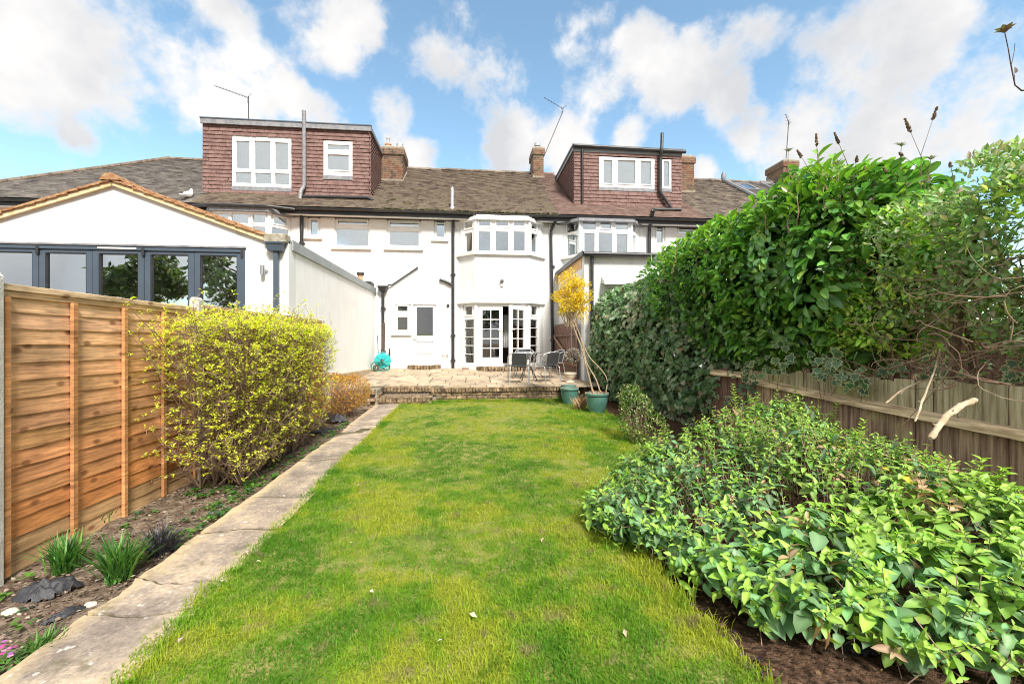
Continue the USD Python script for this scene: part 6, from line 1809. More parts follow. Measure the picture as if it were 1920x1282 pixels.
pale = (P[:, 1] < 8.8) & (P[:, 2] > 1.1) & (meshkit.noise(P * 1.9, 4) > .55)
col[pale] = pick(rs, [(.33, .39, .26), (.46, .47, .33), (.17, .26, .14)], [3, 1.3, 2], int(pale.sum()))
foliage(iv, IVY, P, A, NN, L, L * rs.uniform(.85, 1.05, n), col, leaf_soft, 200, front=(dep == 0))
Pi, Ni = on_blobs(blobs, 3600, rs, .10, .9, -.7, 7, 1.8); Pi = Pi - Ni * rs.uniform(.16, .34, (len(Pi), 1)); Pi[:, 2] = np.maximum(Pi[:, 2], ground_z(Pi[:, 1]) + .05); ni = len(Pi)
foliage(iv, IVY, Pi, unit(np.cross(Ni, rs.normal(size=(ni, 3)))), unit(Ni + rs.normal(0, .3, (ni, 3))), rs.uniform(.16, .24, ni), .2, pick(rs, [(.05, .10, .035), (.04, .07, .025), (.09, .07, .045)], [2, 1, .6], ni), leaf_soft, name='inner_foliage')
stems(iv, 30, lambda k: (3.85 + rs.normal(0, .05), 7.2 + k * .1, -.55), lambda k: (3.75 + rs.normal(0, .06), 7 + k * .085 + rs.normal(0, .3), 1.4 + rs.normal(0, .4)), rs, .014, .004, dark_bark, 'stem')
# variegated trails on the fence
vi = thing('variegated_ivy', 'cream-edged ivy trailing over the fence top below the laurel', 'ivy')
pts = []
for (px, py, w, h, k, X) in ((1325, 735, 25, 30, 9, 3.84), (1310, 790, 22, 45, 14, 3.83), (1275, 775, 25, 50, 24, 3.75), (1330, 815, 30, 18, 12, 3.8), (1390, 700, 26, 20, 14, 3.78), (1405, 760, 22, 55, 34, 3.80), (1430, 690, 40, 22, 18, 3.75),
                             (1460, 690, 30, 18, 8, 3.7), (1560, 690, 40, 22, 26, 3.75), (1590, 710, 30, 20, 18, 3.78), (1545, 665, 30, 20, 10, 3.75), (1680, 700, 45, 18, 12, 4.0), (1760, 690, 40, 18, 10, 4.1), (1610, 700, 22, 22, 8, 3.78), (1470, 655, 35, 22, 10, 3.7), (1360, 745, 40, 10, 8, 3.8), (1250, 800, 25, 30, 16, 3.7), (1900, 700, 30, 20, 8, 4.1)):
    for _ in range(k):
        pts.append(at_x(px + rs.normal(0, w * .55), py + rs.normal(0, h * .55), X + rs.normal(0, .02)))
P = np.array(pts); P[:, 2] = np.maximum(P[:, 2], -.55); n = len(P)
A = unit(np.array([-.1, 0, -.8]) + rs.normal(0, .45, (n, 3))); NN = unit(np.array([-1, -.5, .35]) + rs.normal(0, .35, (n, 3)))
L = rs.uniform(.05, .11, n) * np.where(P[:, 1] > 5.6, .8, 1.0)
dark = (np.abs(P[:, 1] - 5.4) < .35) & (P[:, 2] < .3)
edge = np.where(dark[:, None], (.035, .075, .03), (.72, .70, .46)) * rs.uniform(.8, 1.15, (n, 1)); mid_ = vary((.10, .19, .10), n, rs)
tv, tf = IVY
IV2 = (np.vstack([tv[:1], tv[1:] * (.72, .72, 1) + (0, .09, 0.004), tv[1:]]), np.vstack([tf, [(1 + k, 13 + k, 13 + (k + 1) % 12) for k in range(12)], [(1 + k, 13 + (k + 1) % 12, 1 + (k + 1) % 12) for k in range(12)]]))
v, f, _ = leaves(IV2, P, A, NN, L, L, mid_)
k = len(IV2[0])
for q in range(n):
    put('leaf', (v[q * k:(q + 1) * k], IV2[1]), leaf_soft, vi, smooth=True, tint=np.vstack([np.tile(mid_[q], (13, 1)), np.tile(edge[q], (12, 1))]))
stems(vi, 16, lambda k: at_x(1270 + k * 24, 690 + rs.normal(0, 6), 3.86), lambda k: at_x(1265 + k * 24 + rs.normal(0, 15), 740 + rs.uniform(0, 50), 3.86), rs, .005, .002, dark_bark, 'stem', wob=.02)

# ---------------------------------------------------------------- tangled honeysuckle shrub at the side
rs = np.random.default_rng(103)
hs_ = thing('tangled_shrub', 'overgrown tangle of honeysuckle stems with grey-green leaves above the near fence', 'shrub')
blobs = [(4.30, 4.05, 1.50, .55, .5, .62), (4.25, 3.55, 1.60, .6, .5, .62), (4.30, 3.0, 1.66, .62, .55, .76), (4.40, 2.45, 1.62, .6, .55, .86), (4.1, 3.9, 1.0, .42, .45, .42), (4.15, 3.4, 1.0, .38, .45, .45), (4.2, 2.9, 1.0, .4, .5, .5)]
n = 24000
P, N = on_blobs(blobs, n, rs, .26, .9, -.7, 11, 2.6)
n = len(P); dep = np.abs(rs.normal(0, .20, n)); P = P - N * dep[:, None]
hole = meshkit.fbm(P * 1.9, 3, 23); low = np.clip((1.25 - P[:, 2]) * 1.0, 0, .6)
ok = (hole > .31 + low * .42 + .16 * np.clip((P[:, 2] - 1.8) * 2, 0, 1)) & (P[:, 2] > .55); P, N, dep = P[ok], N[ok], dep[ok]; n = len(P)
A = unit(N * .5 + np.array([0, 0, .35]) + rs.normal(0, .6, (n, 3))); NN = unit(N * .5 + np.array([0, 0, .8]) + rs.normal(0, .4, (n, 3)))
L = rs.uniform(.034, .078, n)
gl = meshkit.noise(P * 1.7, 31) + rs.normal(0, .07, n) > .40 + .12 * np.clip((P[:, 1] < 3.2) * 1.0, 0, 1)
col = np.where(gl[:, None], pick(rs, [(.36, .54, .09), (.52, .64, .13), (.24, .40, .08)], [4, 2, 3], n), pick(rs, [(.24, .36, .15), (.34, .41, .25), (.16, .29, .10), (.40, .34, .25)], [4, 3, 3, 1.6], n))
foliage(hs_, OVATE, P, A, NN, L, L * rs.uniform(.42, .6, n), col, leaf_soft, 220, front=(dep < .12))
stems(hs_, 9, lambda k: (4.25 + rs.normal(0, .1), 2.5 + k * .2, -.5), lambda k: (4.35 + rs.normal(0, .25), 2.5 + k * .2 + rs.normal(0, .35), 1.5 + rs.normal(0, .25)), rs, .05, .02, dark_bark, 'trunk', sides=7, kind=None)
tb_ = np.c_[np.clip(rs.normal(4.10, .22, 300), 3.72, 4.7), rs.uniform(2.3, 3.9, 300), rs.uniform(.5, 1.45, 300)]
stems(hs_, 300, lambda k: tb_[k], lambda k: tb_[k] + rs.normal(0, 1, 3) * (.16, .30, .20) + [-.04, 0, .02], rs, .006, .002, twig, 'twig', wob=.10, seg=10)
stems(hs_, 40, lambda k: tb_[k] + [-.1, 0, 0], lambda k: tb_[k] + rs.normal(0, 1, 3) * (.12, .34, .22) + [-.15, 0, .05], rs, .005, .002, bark, 'pale_twig', wob=.12, seg=10)
ff = thing('far_fence', 'reddish brown fence of the garden beyond, glimpsed through the tangled shrub', 'fence')
for k in range(70):
    y = 1.0 + k * .15; mb = MB(); mb.box(7.6, 7.62, y, y + .143, -.6, 1.15 + rs.normal(0, .01)); put('board', mb, brown_paint, ff)
bs_ = thing('neighbour_bush', 'dark green bush in the next garden, glimpsed behind the tangled stems', 'bush')
P, N = on_blobs([(5.6, 3.0, .35, .8, 1.0, 1.1), (5.6, 4.3, .3, .8, .9, 1.0), (5.7, 5.6, .3, .8, .9, 1.1), (5.5, 2.0, .4, .7, .8, 1.1)], 3000, rs, .2, .9, -.6, 71, 2.0); n = len(P); A = unit(rs.normal(size=(n, 3)) + N * .5); L = rs.uniform(.06, .12, n)
foliage(bs_, SMALL, P, A, unit(N + rs.normal(0, .4, (n, 3)) + [0, 0, .5]), L, L * .5, pick(rs, [(.06, .12, .04), (.10, .17, .06), (.13, .10, .07)], [3, 2, 1], n), leaf_soft)
# buddleia heads against the sky
bd = thing('buddleia', 'thin buddleia stems with dry dark flower spikes above the hedge', 'shrub')
for (tx, ty, bx, by, D, ln, on) in ((1703, 238, 1745, 335, 4.1, .14, 1), (1752, 215, 1727, 290, 4.1, .10, 1), (1570, 262, 1590, 310, 4.4, .13, 1), (1531, 265, 1535, 330, 4.5, .11, 1), (1500, 290, 1530, 340, 4.6, .10, 1), (1606, 300, 1600, 345, 4.4, .06, 1), (1690, 290, 1740, 330, 4.1, .05, 1), (1660, 320, 1700, 380, 4.1, .06, 1), (1782, 310, 1790, 345, 3.9, .05, 1), (1620, 320, 1610, 380, 4.3, .06, 1)):
    tip, base = at_d(tx, ty, D), at_d(bx, by, D + .1)
    dr_ = unit(tip - base); mb = MB(); mb.tube([base - [0, 0, .35], base, tip], [.005, .004, .002], 4); put('stem', mb, twig, bd)
    mb = MB()
    for q in range(int(ln * 420)):
        t = rs.random(); p = tip + dr_ * (t - .35) * ln + unit(rs.normal(size=3)) * .011 * (1.15 - t)
        s = rs.uniform(.0035, .0065); mb.obox(p, (s, s, s * 1.3), trimesh.transformations.random_rotation_matrix(rs.random(3))[:3, :3])
    put('flower_spike', mb, dark_bark, bd)
for (px, py, D) in ((1700, 350, 4.05), (1735, 345, 4.0), (1690, 275, 4.1), (1745, 300, 4.05), (1600, 335, 4.35), (1570, 310, 4.4), (1478, 285, 4.7), (1640, 350, 4.2)):
    c = at_d(px, py, D); k = 8; a = np.arange(k) * 2.4
    Av = np.c_[np.cos(a), np.sin(a) * .6, .5 + .4 * rs.random(k)]; v, f, cc = leaves(SMALL, np.tile(c, (k, 1)), Av, np.tile((0, -.5, 1.0), (k, 1)), rs.uniform(.05, .08, k), rs.uniform(.02, .03, k), vary((.15, .16, .12), k, rs)); put('leaf_cluster', (v, f), leaf_soft, bd, smooth=True, tint=cc)
    mb = MB(); mb.tube([c, c + [0.03, 0.05, -.25]], [.003, .004], 4); put('stem', mb, twig, bd)
# rose stem with a dry hip, top corner
rz_ = thing('rose_stem', 'bare arching rose stem with a dry seed head, high against the clouds', 'stem')
pp = [at_d(x, y, 2.9) for x, y in ((1960, 168), (1915, 170), (1903, 160), (1896, 125), (1890, 90), (1884, 62))]
mb = MB(); mb.tube([np.array([4.35, 2.45, .4]), np.array([4.30, 2.40, 1.3]), at_d(1990, 420, 3.0)] + pp, [.009, .008, .006, .005, .005, .004, .004, .003, .003], 5); put('stem', mb, dark_wood, rz_, smooth=True)
mb = MB(); mb.tube([pp[3], at_d(1902, 95, 2.9), at_d(1903, 82, 2.9)], .002, 4); mb.tube([pp[2], at_d(1902, 140, 2.9)], .002, 4); put('side_shoot', mb, dark_wood, rz_)
c = pp[-1]; a = np.arange(7) * 2 * math.pi / 7
v, f, cc = leaves(OVATE, np.tile(c, (7, 1)), np.c_[np.cos(a) * .8, np.sin(a) * .8, np.full(7, .8)], np.tile((0, 0, 1.0), (7, 1)), .065, .04, vary((.16, .12, .085), 7, rs)); put('dry_petals', (v, f), dry_leaf, rz_, smooth=True, tint=cc)
v, f, cc = leaves(OVATE, np.array([at_d(1902, 138, 2.9)]), np.array([(.3, 0, 1.0)]), np.array([(0, -1.0, .2)]), np.array([.055]), np.array([.03]), np.array([(.10, .075, .06)])); put('dry_leaf', (v, f), dry_leaf, rz_, smooth=True, tint=cc)
# broken branches lying over the fence
def branch(label, pts, r0, r1):
    rb = np.random.default_rng(len(label)); K = 26
    mb = MB(); P = np.array(pts); k = np.linspace(0, len(P) - 1, K); P = np.stack([np.interp(k, np.arange(len(P)), P[:, i]) for i in range(3)], 1)
    for _ in range(3):
        P[1:-1] = (P[:-2] + 2 * P[1:-1] + P[2:]) / 4
    P += np.cumsum(rb.normal(0, .0016, (K, 3)), 0)
    R_ = np.linspace(r0, r1, K) * (1 + rb.normal(0, .10, K)); R_[-1] *= .55; R_[0] *= .7
    mb.tube(P, R_, 9)
    for q in (6, 13, 19):                                        # broken side stubs
        d = unit(rb.normal(size=3) + [0, 0, .5]); e = P[q] + d * rb.uniform(.03, .11)
        mb.tube([P[q], (P[q] + e) / 2 + rb.normal(0, .004, 3), e], [R_[q] * .6, R_[q] * .4, R_[q] * .15], 6)
    put('dead_branch', mb, dead_wood, None, label, 'branch', 'dead branches on the fence', smooth=50)


branch('thick pale broken branch leaning out over the silvered fence rail', [at_d(1745, 822, 2.75), at_d(1770, 790, 2.85), at_d(1800, 765, 2.98), at_d(1834, 752, 3.1)], .017, .022)
branch('thin straight dead twig crossing the rail beside the thick broken branch', [at_d(1716, 790, 3.1), at_d(1735, 740, 3.25), at_d(1755, 690, 3.4), at_d(1764, 652, 3.5)], .008, .005)
branch('long thin bent twig resting along the top of the near fence', [at_d(1662, 756, 3.5), at_d(1700, 725, 3.55), at_d(1740, 712, 3.55), at_d(1790, 706, 3.5), at_d(1840, 711, 3.4)], .009, .005)

# ---------------------------------------------------------------- big spreading shrub in front
rs = np.random.default_rng(104)
hy = thing('spreading_shrub', 'wide low shrub of fresh and bluish green leaves spilling over the lawn edge', 'shrub')
gz = -.6
blobs = [(2.0, 2.95, -.30, .66, .62, .36), (2.5, 3.1, -.28, .8, .75, .50), (2.1, 2.5, -.36, .6, .52, .30), (2.75, 2.5, -.34, .72, .6, .44), (1.75, 3.3, -.35, .5, .45, .27), (3.0, 3.85, -.17, .58, .5, .49), (3.2, 3.0, -.28, .5, .75, .38), (1.42, 3.0, -.38, .44, .46, .26), (3.4, 4.4, -.2, .42, .4, .42), (2.45, 3.7, -.28, .48, .45, .48),
         (1.80, 2.15, -.46, .42, .36, .19), (2.30, 1.90, -.47, .5, .32, .20), (1.55, 2.55, -.43, .36, .42, .20), (2.85, 1.92, -.43, .5, .38, .25), (3.3, 2.2, -.40, .45, .45, .32), (1.2, 3.2, -.45, .28, .35, .18), (1.98, 3.7, -.30, .46, .42, .36), (1.65, 3.6, -.36, .4, .36, .28)]
SC = .93
n = 2000
P0, N0 = on_blobs(blobs, n, rs, .42, .86, -.35, 41, 2.0)
ok = (P0[:, 2] > gz + .06) & (meshkit.noise(P0 * 3.1, 91) > .20); P0, N0 = P0[ok], N0[ok]; n = len(P0)
LP, LA, LN, LL, LW, LC, LF = [], [], [], [], [], [], []
dist = np.linalg.norm(P0[:, :2], axis=1)
st_ = MB()
for k in range(n):
    p, nr = P0[k], N0[k]
    ax = unit(nr * .85 + np.array([0, 0, .55 if nr[2] > .1 else -.1]) + rs.normal(0, .32, 3)); ln = rs.uniform(.09, .20)
    p = p + nr * rs.normal(0, .03)
    base = p - ax * ln
    st_.tube([base - ax * .12 - [0, 0, .05], base, p], [.003, .003, .002], 3, caps=False)
    e1 = unit(np.cross(ax, rs.normal(size=3))); e2 = np.cross(ax, e1)
    sz_ = rs.uniform(.65, 1.15) * float(np.clip(1.15 - .75 * (p[2] + .45) + (.25 if p[1] < 2.4 else -.08), .6, 1.22))
    blue = meshkit.noise(p * 1.2 + 3, 9) + .35 * (p[2] < -.15) + rs.normal(0, .10) + .04
    dry = rs.random() < (.34 if meshkit.noise(p * 2.3, 77) > .66 else .03)
    npair = rs.integers(4, 7)
    for q in range(npair):
        t = q / (npair - 1); e = e1 if q % 2 else e2
        for s in (-1, 1):
            d = unit(e * s * (1.2 - .35 * t) + ax * (.15 + .5 * t) + rs.normal(0, .24, 3) - np.array([0, 0, .40 * (1 - t)]))
            LP.append(base + ax * ln * t); LA.append(d); LN.append(unit(ax + np.array([0, 0, .5]) + rs.normal(0, .2, 3)))
            l = rs.uniform(.040, .100) * sz_ * (1.12 - .55 * t ** 2.2); LL.append(l); LW.append(l * rs.uniform(.50, .66) * (1.1 - .30 * t))
            if dry and rs.random() < .6:
                c = np.array((.42, .28, .17)) * rs.uniform(.6, 1.2)
            elif t > .66:
                c = np.array((.28, .46, .07)) * rs.uniform(.65, 1.15)
            elif blue > .62:
                c = np.array((.155, .29, .125)) * rs.uniform(.55, 1.35)
            else:
                c = np.array((.20, .33, .060)) * rs.uniform(.6, 1.3)
            if rs.random() < .006:
                c = np.array((.55, .42, .05))
            LC.append(np.clip(c * (1 + rs.normal(0, .05, 3)), 0, 1)); LF.append(1.0)
# leaves deeper inside
P1_, N1_ = on_blobs(blobs, 4200, rs, .42, .86, -.4, 41, 2.0)
dp = rs.uniform(.08, .26, len(P1_)); P1_ = P1_ - N1_ * dp[:, None]; ok = P1_[:, 2] > gz + .05; P1_, N1_ = P1_[ok], N1_[ok]; m_ = len(P1_)
A1 = unit(N1_ * .4 + rs.normal(0, .6, (m_, 3))); NN1 = unit(N1_ * .5 + np.array([0, 0, .8]) + rs.normal(0, .3, (m_, 3))); L1 = rs.uniform(.05, .10, m_)
C1 = pick(rs, [(.10, .19, .085), (.12, .26, .045), (.07, .14, .055), (.30, .19, .11)], [4, 4, 3, .7], m_)
P = np.vstack([np.array(LP), P1_]); A = np.vstack([np.array(LA), A1]); NN = np.vstack([np.array(LN), NN1]); L = np.concatenate([LL, L1]); W = np.concatenate([LW, L1 * .46]); col = np.vstack([np.array(LC), C1])
P[:, 2] = np.maximum(P[:, 2], gz + .05)
fr = np.concatenate([np.ones(len(LP)), np.full(m_, .2)])
foliage(hy, OVATE, P, A, NN, L, W, col, leaf_soft, 300, front=fr)
put('shoot', st_, twig, hy, kind='stuff', smooth=True)
sb_ = np.c_[rs.uniform(1.4, 3.1, 150), rs.uniform(2.2, 4.2, 150)]
stems(hy, 150, lambda k: (sb_[k, 0] + .12, sb_[k, 1] + .12, gz - .05), lambda k: (sb_[k, 0] + rs.normal(0, .08), sb_[k, 1] + rs.normal(0, .08), -.28 + rs.normal(0, .05)), rs, .005, .003, twig, 'stem', wob=.03)
# upright shoots with leaves, towards the fence
mb = MB(); LP, LA, LN, LL, LC = [], [], [], [], []
for (px, py, D, h) in ((1375, 722, 5.0, .32), (1422, 738, 4.8, .3), (1490, 728, 4.6, .38), (1500, 745, 4.7, .3), (1570, 760, 4.1, .3), (1440, 770, 4.7, .25), (1350, 775, 5.1, .25), (1530, 770, 4.3, .25), (1620, 790, 3.6, .25), (1730, 850, 3.0, .25), (1840, 862, 2.7, .25), (1780, 880, 2.8, .2), (1455, 745, 4.9, .3), (1880, 880, 2.6, .2)):
    tip = at_d(px, py, D); base = tip - [rs.normal(0, .05), rs.normal(0, .05), h]; mb.tube([base, (base + tip) / 2 + rs.normal(0, .015, 3), tip], [.004, .003, .002], 4)
    for q in range(8):
        t = .3 + .7 * q / 7; a = q * 1.57 + rs.random() * .3
        for s in (0, math.pi):
            LP.append(base + (tip - base) * t); LA.append((math.cos(a + s), math.sin(a + s), .7)); LN.append((-.4 * math.cos(a + s), -.4 * math.sin(a + s), 1)); LL.append(rs.uniform(.05, .085) * (1.2 - .5 * t)); LC.append(np.array((.27, .42, .05)) * rs.uniform(.7, 1.2))
put('upright_shoot', mb, twig, hy, kind='stuff'); LL = np.array(LL)
foliage(hy, OVATE, np.array(LP), np.array(LA), np.array(LN), LL, LL * .42, np.array(LC), leaf_soft, name='shoot_foliage')
# reddish low stems at the near corner
rd = thing('red_tinged_plant', 'small reddish blue-green shoots poking out under the spreading shrub', 'plant')
LP, LA, LN, LL, LC = [], [], [], [], []; mb = MB()
for (px, py, D) in ((1790, 1190, 1.95), (1830, 1215, 1.9), (1760, 1160, 2.05), (1860, 1180, 1.95), (1810, 1150, 2.05)):
    tip = at_d(px, py, D); base = tip + np.array([rs.normal(0, .08), .12, -.10]); mb.tube([base, tip], [.003, .002], 4)
    for q in range(10):
        t = q / 9; a = q * 1.9
        LP.append(base + (tip - base) * t); LA.append((math.cos(a), math.sin(a), .35)); LN.append((0, 0, 1.0)); LL.append(.05); LC.append(np.array((.10, .165, .105) if q < 7 else (.34, .13, .085)) * rs.uniform(.7, 1.3))
LL = np.array(LL); put('stem', mb, twig, rd); foliage(rd, OVATE, np.array(LP), np.array(LA), np.array(LN), LL, LL * .45, np.array(LC), leaf_soft)

# ---------------------------------------------------------------- small variegated bush between pots and big shrub
rs = np.random.default_rng(105)
ec = at_z(1200, 830, -.56)
eu = thing('variegated_bush', 'small upright cream-and-green bush below the ivy, beside the lawn', 'bush')
blobs = [(ec[0], ec[1] + .12, -.22, .25, .25, .36), (ec[0] + .1, ec[1] - .03, -.36, .28, .24, .24), (ec[0] - .02, ec[1] + .27, .02, .17, .17, .2)]
P, N = on_blobs(blobs, 1900, rs, .2, .9, -.6, 51, 5.0); n = len(P); P = P - N * np.abs(rs.normal(0, .05, (n, 1))); P[:, 2] = np.maximum(P[:, 2], -.54)
A = unit(N * .6 + np.array([0, 0, .6]) + rs.normal(0, .45, (n, 3))); NN = unit(N + np.array([0, 0, .4]) + rs.normal(0, .35, (n, 3))); L = rs.uniform(.028, .046, n)
foliage(eu, SMALL, P, A, NN, L, L * .55, pick(rs, [(.12, .21, .035), (.30, .33, .11), (.06, .12, .025), (.40, .40, .22)], [4, 2.2, 3, 1], n), leaf_soft)
stems(eu, 30, lambda k: (ec[0] + rs.normal(0, .05), ec[1] + .12 + rs.normal(0, .05), -.6), lambda k: (ec[0] + rs.normal(0, .12), ec[1] + .12 + rs.normal(0, .12), rs.uniform(-.2, .12)), rs, .006, .003, twig)

# ---------------------------------------------------------------- privet-like bush in yellow-green leaf at the fence
rs = np.random.default_rng(106)
pb = thing('budding_bush', 'broad twiggy bush with fresh yellow-green leaves against the orange fence', 'bush')
x0b, x1b, y0b, y1b = -2.84, -2.02, 4.35, 6.95


def inb(n):
    y = rs.uniform(y0b - .1, y1b, n); x = rs.uniform(x0b, x1b, n)
    return x, y


bases = [(rs.uniform(-2.68, -2.3), rs.uniform(4.5, 6.4)) for _ in range(70)]
tw, tips = MB(), []
for k in range(560):
    bx, by = bases[k % 70]
    ty = np.clip(by - .2 + rs.normal(0, .5), 3.85, 6.75); tx = np.clip(bx + rs.normal(.05, .32), -2.87, -1.93 - .12 * (ty > 6.4))
    tz = rs.uniform(-.35, 1.13) if k % 3 else rs.uniform(.75, 1.17)
    if tz < .1:
        tx = min(tx, -2.12 + .12 * rs.random())
    a, b = np.array([bx, by, -.6]), np.array([tx, ty, tz])
    seg = 8; t = np.linspace(0, 1, seg)[:, None]; c = np.array([(a[0] * .6 + b[0] * .4), (a[1] * .6 + b[1] * .4), a[2] * .45 + b[2] * .55]) + rs.normal(0, .07, 3)
    Pp = (1 - t) ** 2 * a + 2 * t * (1 - t) * c + t * t * b + np.cumsum(rs.normal(0, .012, (seg, 3)), 0) * np.sin(t * math.pi * .8)
    tw.tube(Pp, np.linspace(rs.uniform(.005, .010), .002, seg), 4, caps=False)
    for q in range(2, seg):
        for _ in range(2):
            d = unit(rs.normal(0, 1, 3) + [.25, 0, .5]); ln = rs.uniform(.06, .22); e = Pp[q] + d * ln
            e[0] = np.clip(e[0], -2.87, -1.88); m2 = (Pp[q] + e) / 2 + rs.normal(0, .015, 3)
            tw.tube([Pp[q], m2, e], [.0028, .002, .0014], 3, caps=False)
            tips += [m2, e]
    tips.append(Pp[-1])
extra = []
for q in range(3600):                                         # the clipped outer skin: short twigs ending in sprouts
    w = rs.random()
    if w < .34:
        p = np.array([rs.uniform(-2.82, -2.04), rs.uniform(4.2, 6.65), 1.04 + rs.normal(0, .05)])
    elif w < .84:
        z = -.45 + 1.5 * rs.random() ** .75; p = np.array([-2.03 + rs.normal(0, .05) - .10 * (z < .2) - .1 * (z < -.2), rs.uniform(4.25, 6.65), z])
    else:
        p = np.array([rs.uniform(-2.84, -2.1), 4.15 + rs.normal(0, .09), -.40 + 1.45 * rs.random() ** .7])
    cx = np.array([-2.42, np.clip(p[1], 4.8, 6.7), min(p[2], .65)]); o = unit(p - cx)
    rr = np.array([p[0] + 2.42, (p[1] - 5.7) * .3, p[2] - .3]);
    p = p - o * .06 * (abs(p[2]) > .9) * rs.random()
    a = p - o * rs.uniform(.10, .24) + rs.normal(0, .04, 3)
    tw.tube([a, (a + p) / 2 + rs.normal(0, .015, 3), p], [.0028, .002, .0014], 3, caps=False)
    if rs.random() < .40 + .6 * np.clip((p[2] - .3) / .6, 0, 1):
        extra.append(p)
put('twig', tw, twig, pb, kind='stuff', smooth=True)
tips = np.array(tips)
edge_ = np.maximum.reduce([np.clip((tips[:, 2] - .55) / .5, 0, 1) * 1.25, np.clip((tips[:, 0] + 2.42) / .4, 0, 1) * .55, np.clip((4.6 - tips[:, 1]) / .4, 0, 1) * .75])
kp = rs.random(len(tips)) < .08 + .30 * edge_; tips = np.vstack([tips[kp], extra])
k = 6; n = len(tips) * k; P = np.repeat(tips, k, 0) + rs.normal(0, .010, (n, 3)); a = np.tile(np.arange(k) * 2.4, len(tips)) + np.repeat(rs.random(len(tips)) * 6, k)
A = unit(np.c_[np.cos(a), np.sin(a), rs.uniform(.2, 1.1, n)]); NN = unit(np.c_[-np.cos(a) * .4, -np.sin(a) * .4, np.ones(n)]); L = rs.uniform(.020, .038, n)
foliage(pb, SMALL, P, A, NN, L, L * .55, pick(rs, [(.66, .66, .06), (.82, .77, .10), (.46, .58, .05), (.85, .76, .16)], [4, 3, 2, 1.3], n, .15), leaf_thin)
mb = MB(); LP, LA = [], []
for q in range(22):                                           # thin shoots standing above the clipped top
    x, y = rs.uniform(-2.6, -2.05), rs.uniform(4.7, 6.9); h = rs.uniform(.08, .22); b = np.array([x, y, 1.1]); mb.tube([b, b + [rs.normal(0, .01), 0, h]], [.002, .0012], 3)
    for t in np.linspace(.3, 1, 4):
        for s in (-1, 1):
            LP.append(b + [0, 0, h * t]); LA.append((s * .8, rs.normal(0, .4), .7))
put('top_shoot', mb, twig, pb, kind='stuff'); n = len(LP)
foliage(pb, SMALL, np.array(LP), np.array(LA), np.tile((0, -.3, 1.0), (n, 1)), rs.uniform(.015, .026, n), .012, vary((.45, .50, .05), n, rs), leaf_thin, name='shoot_foliage')

# ---------------------------------------------------------------- orange shrub
rs = np.random.default_rng(107)
os_ = thing('orange_shrub', 'rounded shrub with orange and coppery spring leaves by the patio steps', 'shrub')
blobs = [(-2.42, 8.3, -.15, .44, .42, .36), (-2.28, 8.5, -.12, .38, .4, .34), (-2.62, 8.5, -.1, .34, .4, .35)]
P, N = on_blobs(blobs, 5200, rs, .18, .9, -.6, 61, 4.5); n = len(P); P = P - N * np.abs(rs.normal(0, .07, (n, 1)))
A = unit(N * .7 + np.array([0, 0, .7]) + rs.normal(0, .5, (n, 3))); NN = unit(N + rs.normal(0, .5, (n, 3))); L = rs.uniform(.02, .042, n)
hgt = np.clip((P[:, 2] + .45) / .7, 0, 1)
c = pick(rs, [(.55, .30, .06), (.46, .19, .045), (.60, .40, .08), (.28, .12, .05), (.36, .33, .06)], [4, 3, 2, 1.5, 1.2], n)
foliage(os_, SMALL, P, A, NN, L, L * .5, c, leaf_thin)
stems(os_, 420, lambda k: (-2.42 + rs.normal(0, .08), 8.4 + rs.normal(0, .08), -.58), lambda k: (-2.42 + rs.normal(0, .24), 8.4 + rs.normal(0, .24), rs.uniform(-.3, .15)), rs, .004, .0015, twig, wob=.04, sides=3)

# ---------------------------------------------------------------- forsythia
rs = np.random.default_rng(108)
fo_ = thing('forsythia', 'leggy forsythia with a head of bright yellow flowers growing in the largest pot', 'shrub')
Dp = P1[0] * SN + P1[1] * CS
cc_ = at_d(1073, 556, Dp + .1)
fork = at_d(1068, 605, Dp)
for k, way in enumerate((((1114, 745), (1100, 690), (1090, 650), (1070, 600)), ((1128, 745), (1118, 710), (1098, 680), (1092, 640), (1076, 600)), ((1135, 742), (1140, 710), (1125, 690), (1106, 672), (1095, 650)))):
    mb = MB(); Pp = np.array([at_d(x, y, Dp + .02 * k) for x, y in way]); q = np.linspace(0, len(Pp) - 1, 14); Pp = np.stack([np.interp(q, np.arange(len(Pp)), Pp[:, i]) for i in range(3)], 1); Pp[1:-1] = (Pp[:-2] + 2 * Pp[1:-1] + Pp[2:]) / 4
    Pp[0, 2] = P1[2] + .31
    mb.tube(Pp, np.linspace(.020 - .004 * k, .011, 14), 7); put('trunk', mb, bark, fo_, smooth=True)
tips = cc_ + unit(rs.normal(size=(90, 3)) + [0, 0, .5]) * rs.uniform(.5, 1.15, (90, 1)) * np.array([.36, .34, .50])
stems(fo_, 90, lambda k: fork + np.array([(tips[k, 0] - cc_[0]) * .25, (tips[k, 1] - cc_[1]) * .25, -.12 + rs.uniform(0, .35)]), lambda k: tips[k], rs, .006, .002, bark, 'branch', wob=.03)
n = 9500
d = unit(rs.normal(size=(n, 3))); P = cc_ + d * (rs.random((n, 1)) ** .45) * np.array([.35, .34, .46]) * (.55 + .95 * meshkit.noise(d * 2.6 + 5, 3)[:, None])
P[:, 0] += (P[:, 2] - cc_[2]) * .0; ok = meshkit.noise(P * 7, 5) > .40; P = P[ok]; n = len(P)
A = unit(rs.normal(size=(n, 3)) + [0, 0, -.2]); NN = unit(rs.normal(size=(n, 3)) + [0, -.5, .5]); L = rs.uniform(.028, .048, n)
foliage(fo_, SMALL, P, A, NN, L, L * .5, pick(rs, [(.72, .52, .02), (.66, .42, .02), (.78, .62, .05), (.40, .30, .08)], [5, 2.5, 2, .8], n, .1, .04), leaf_thin, name='blossom')
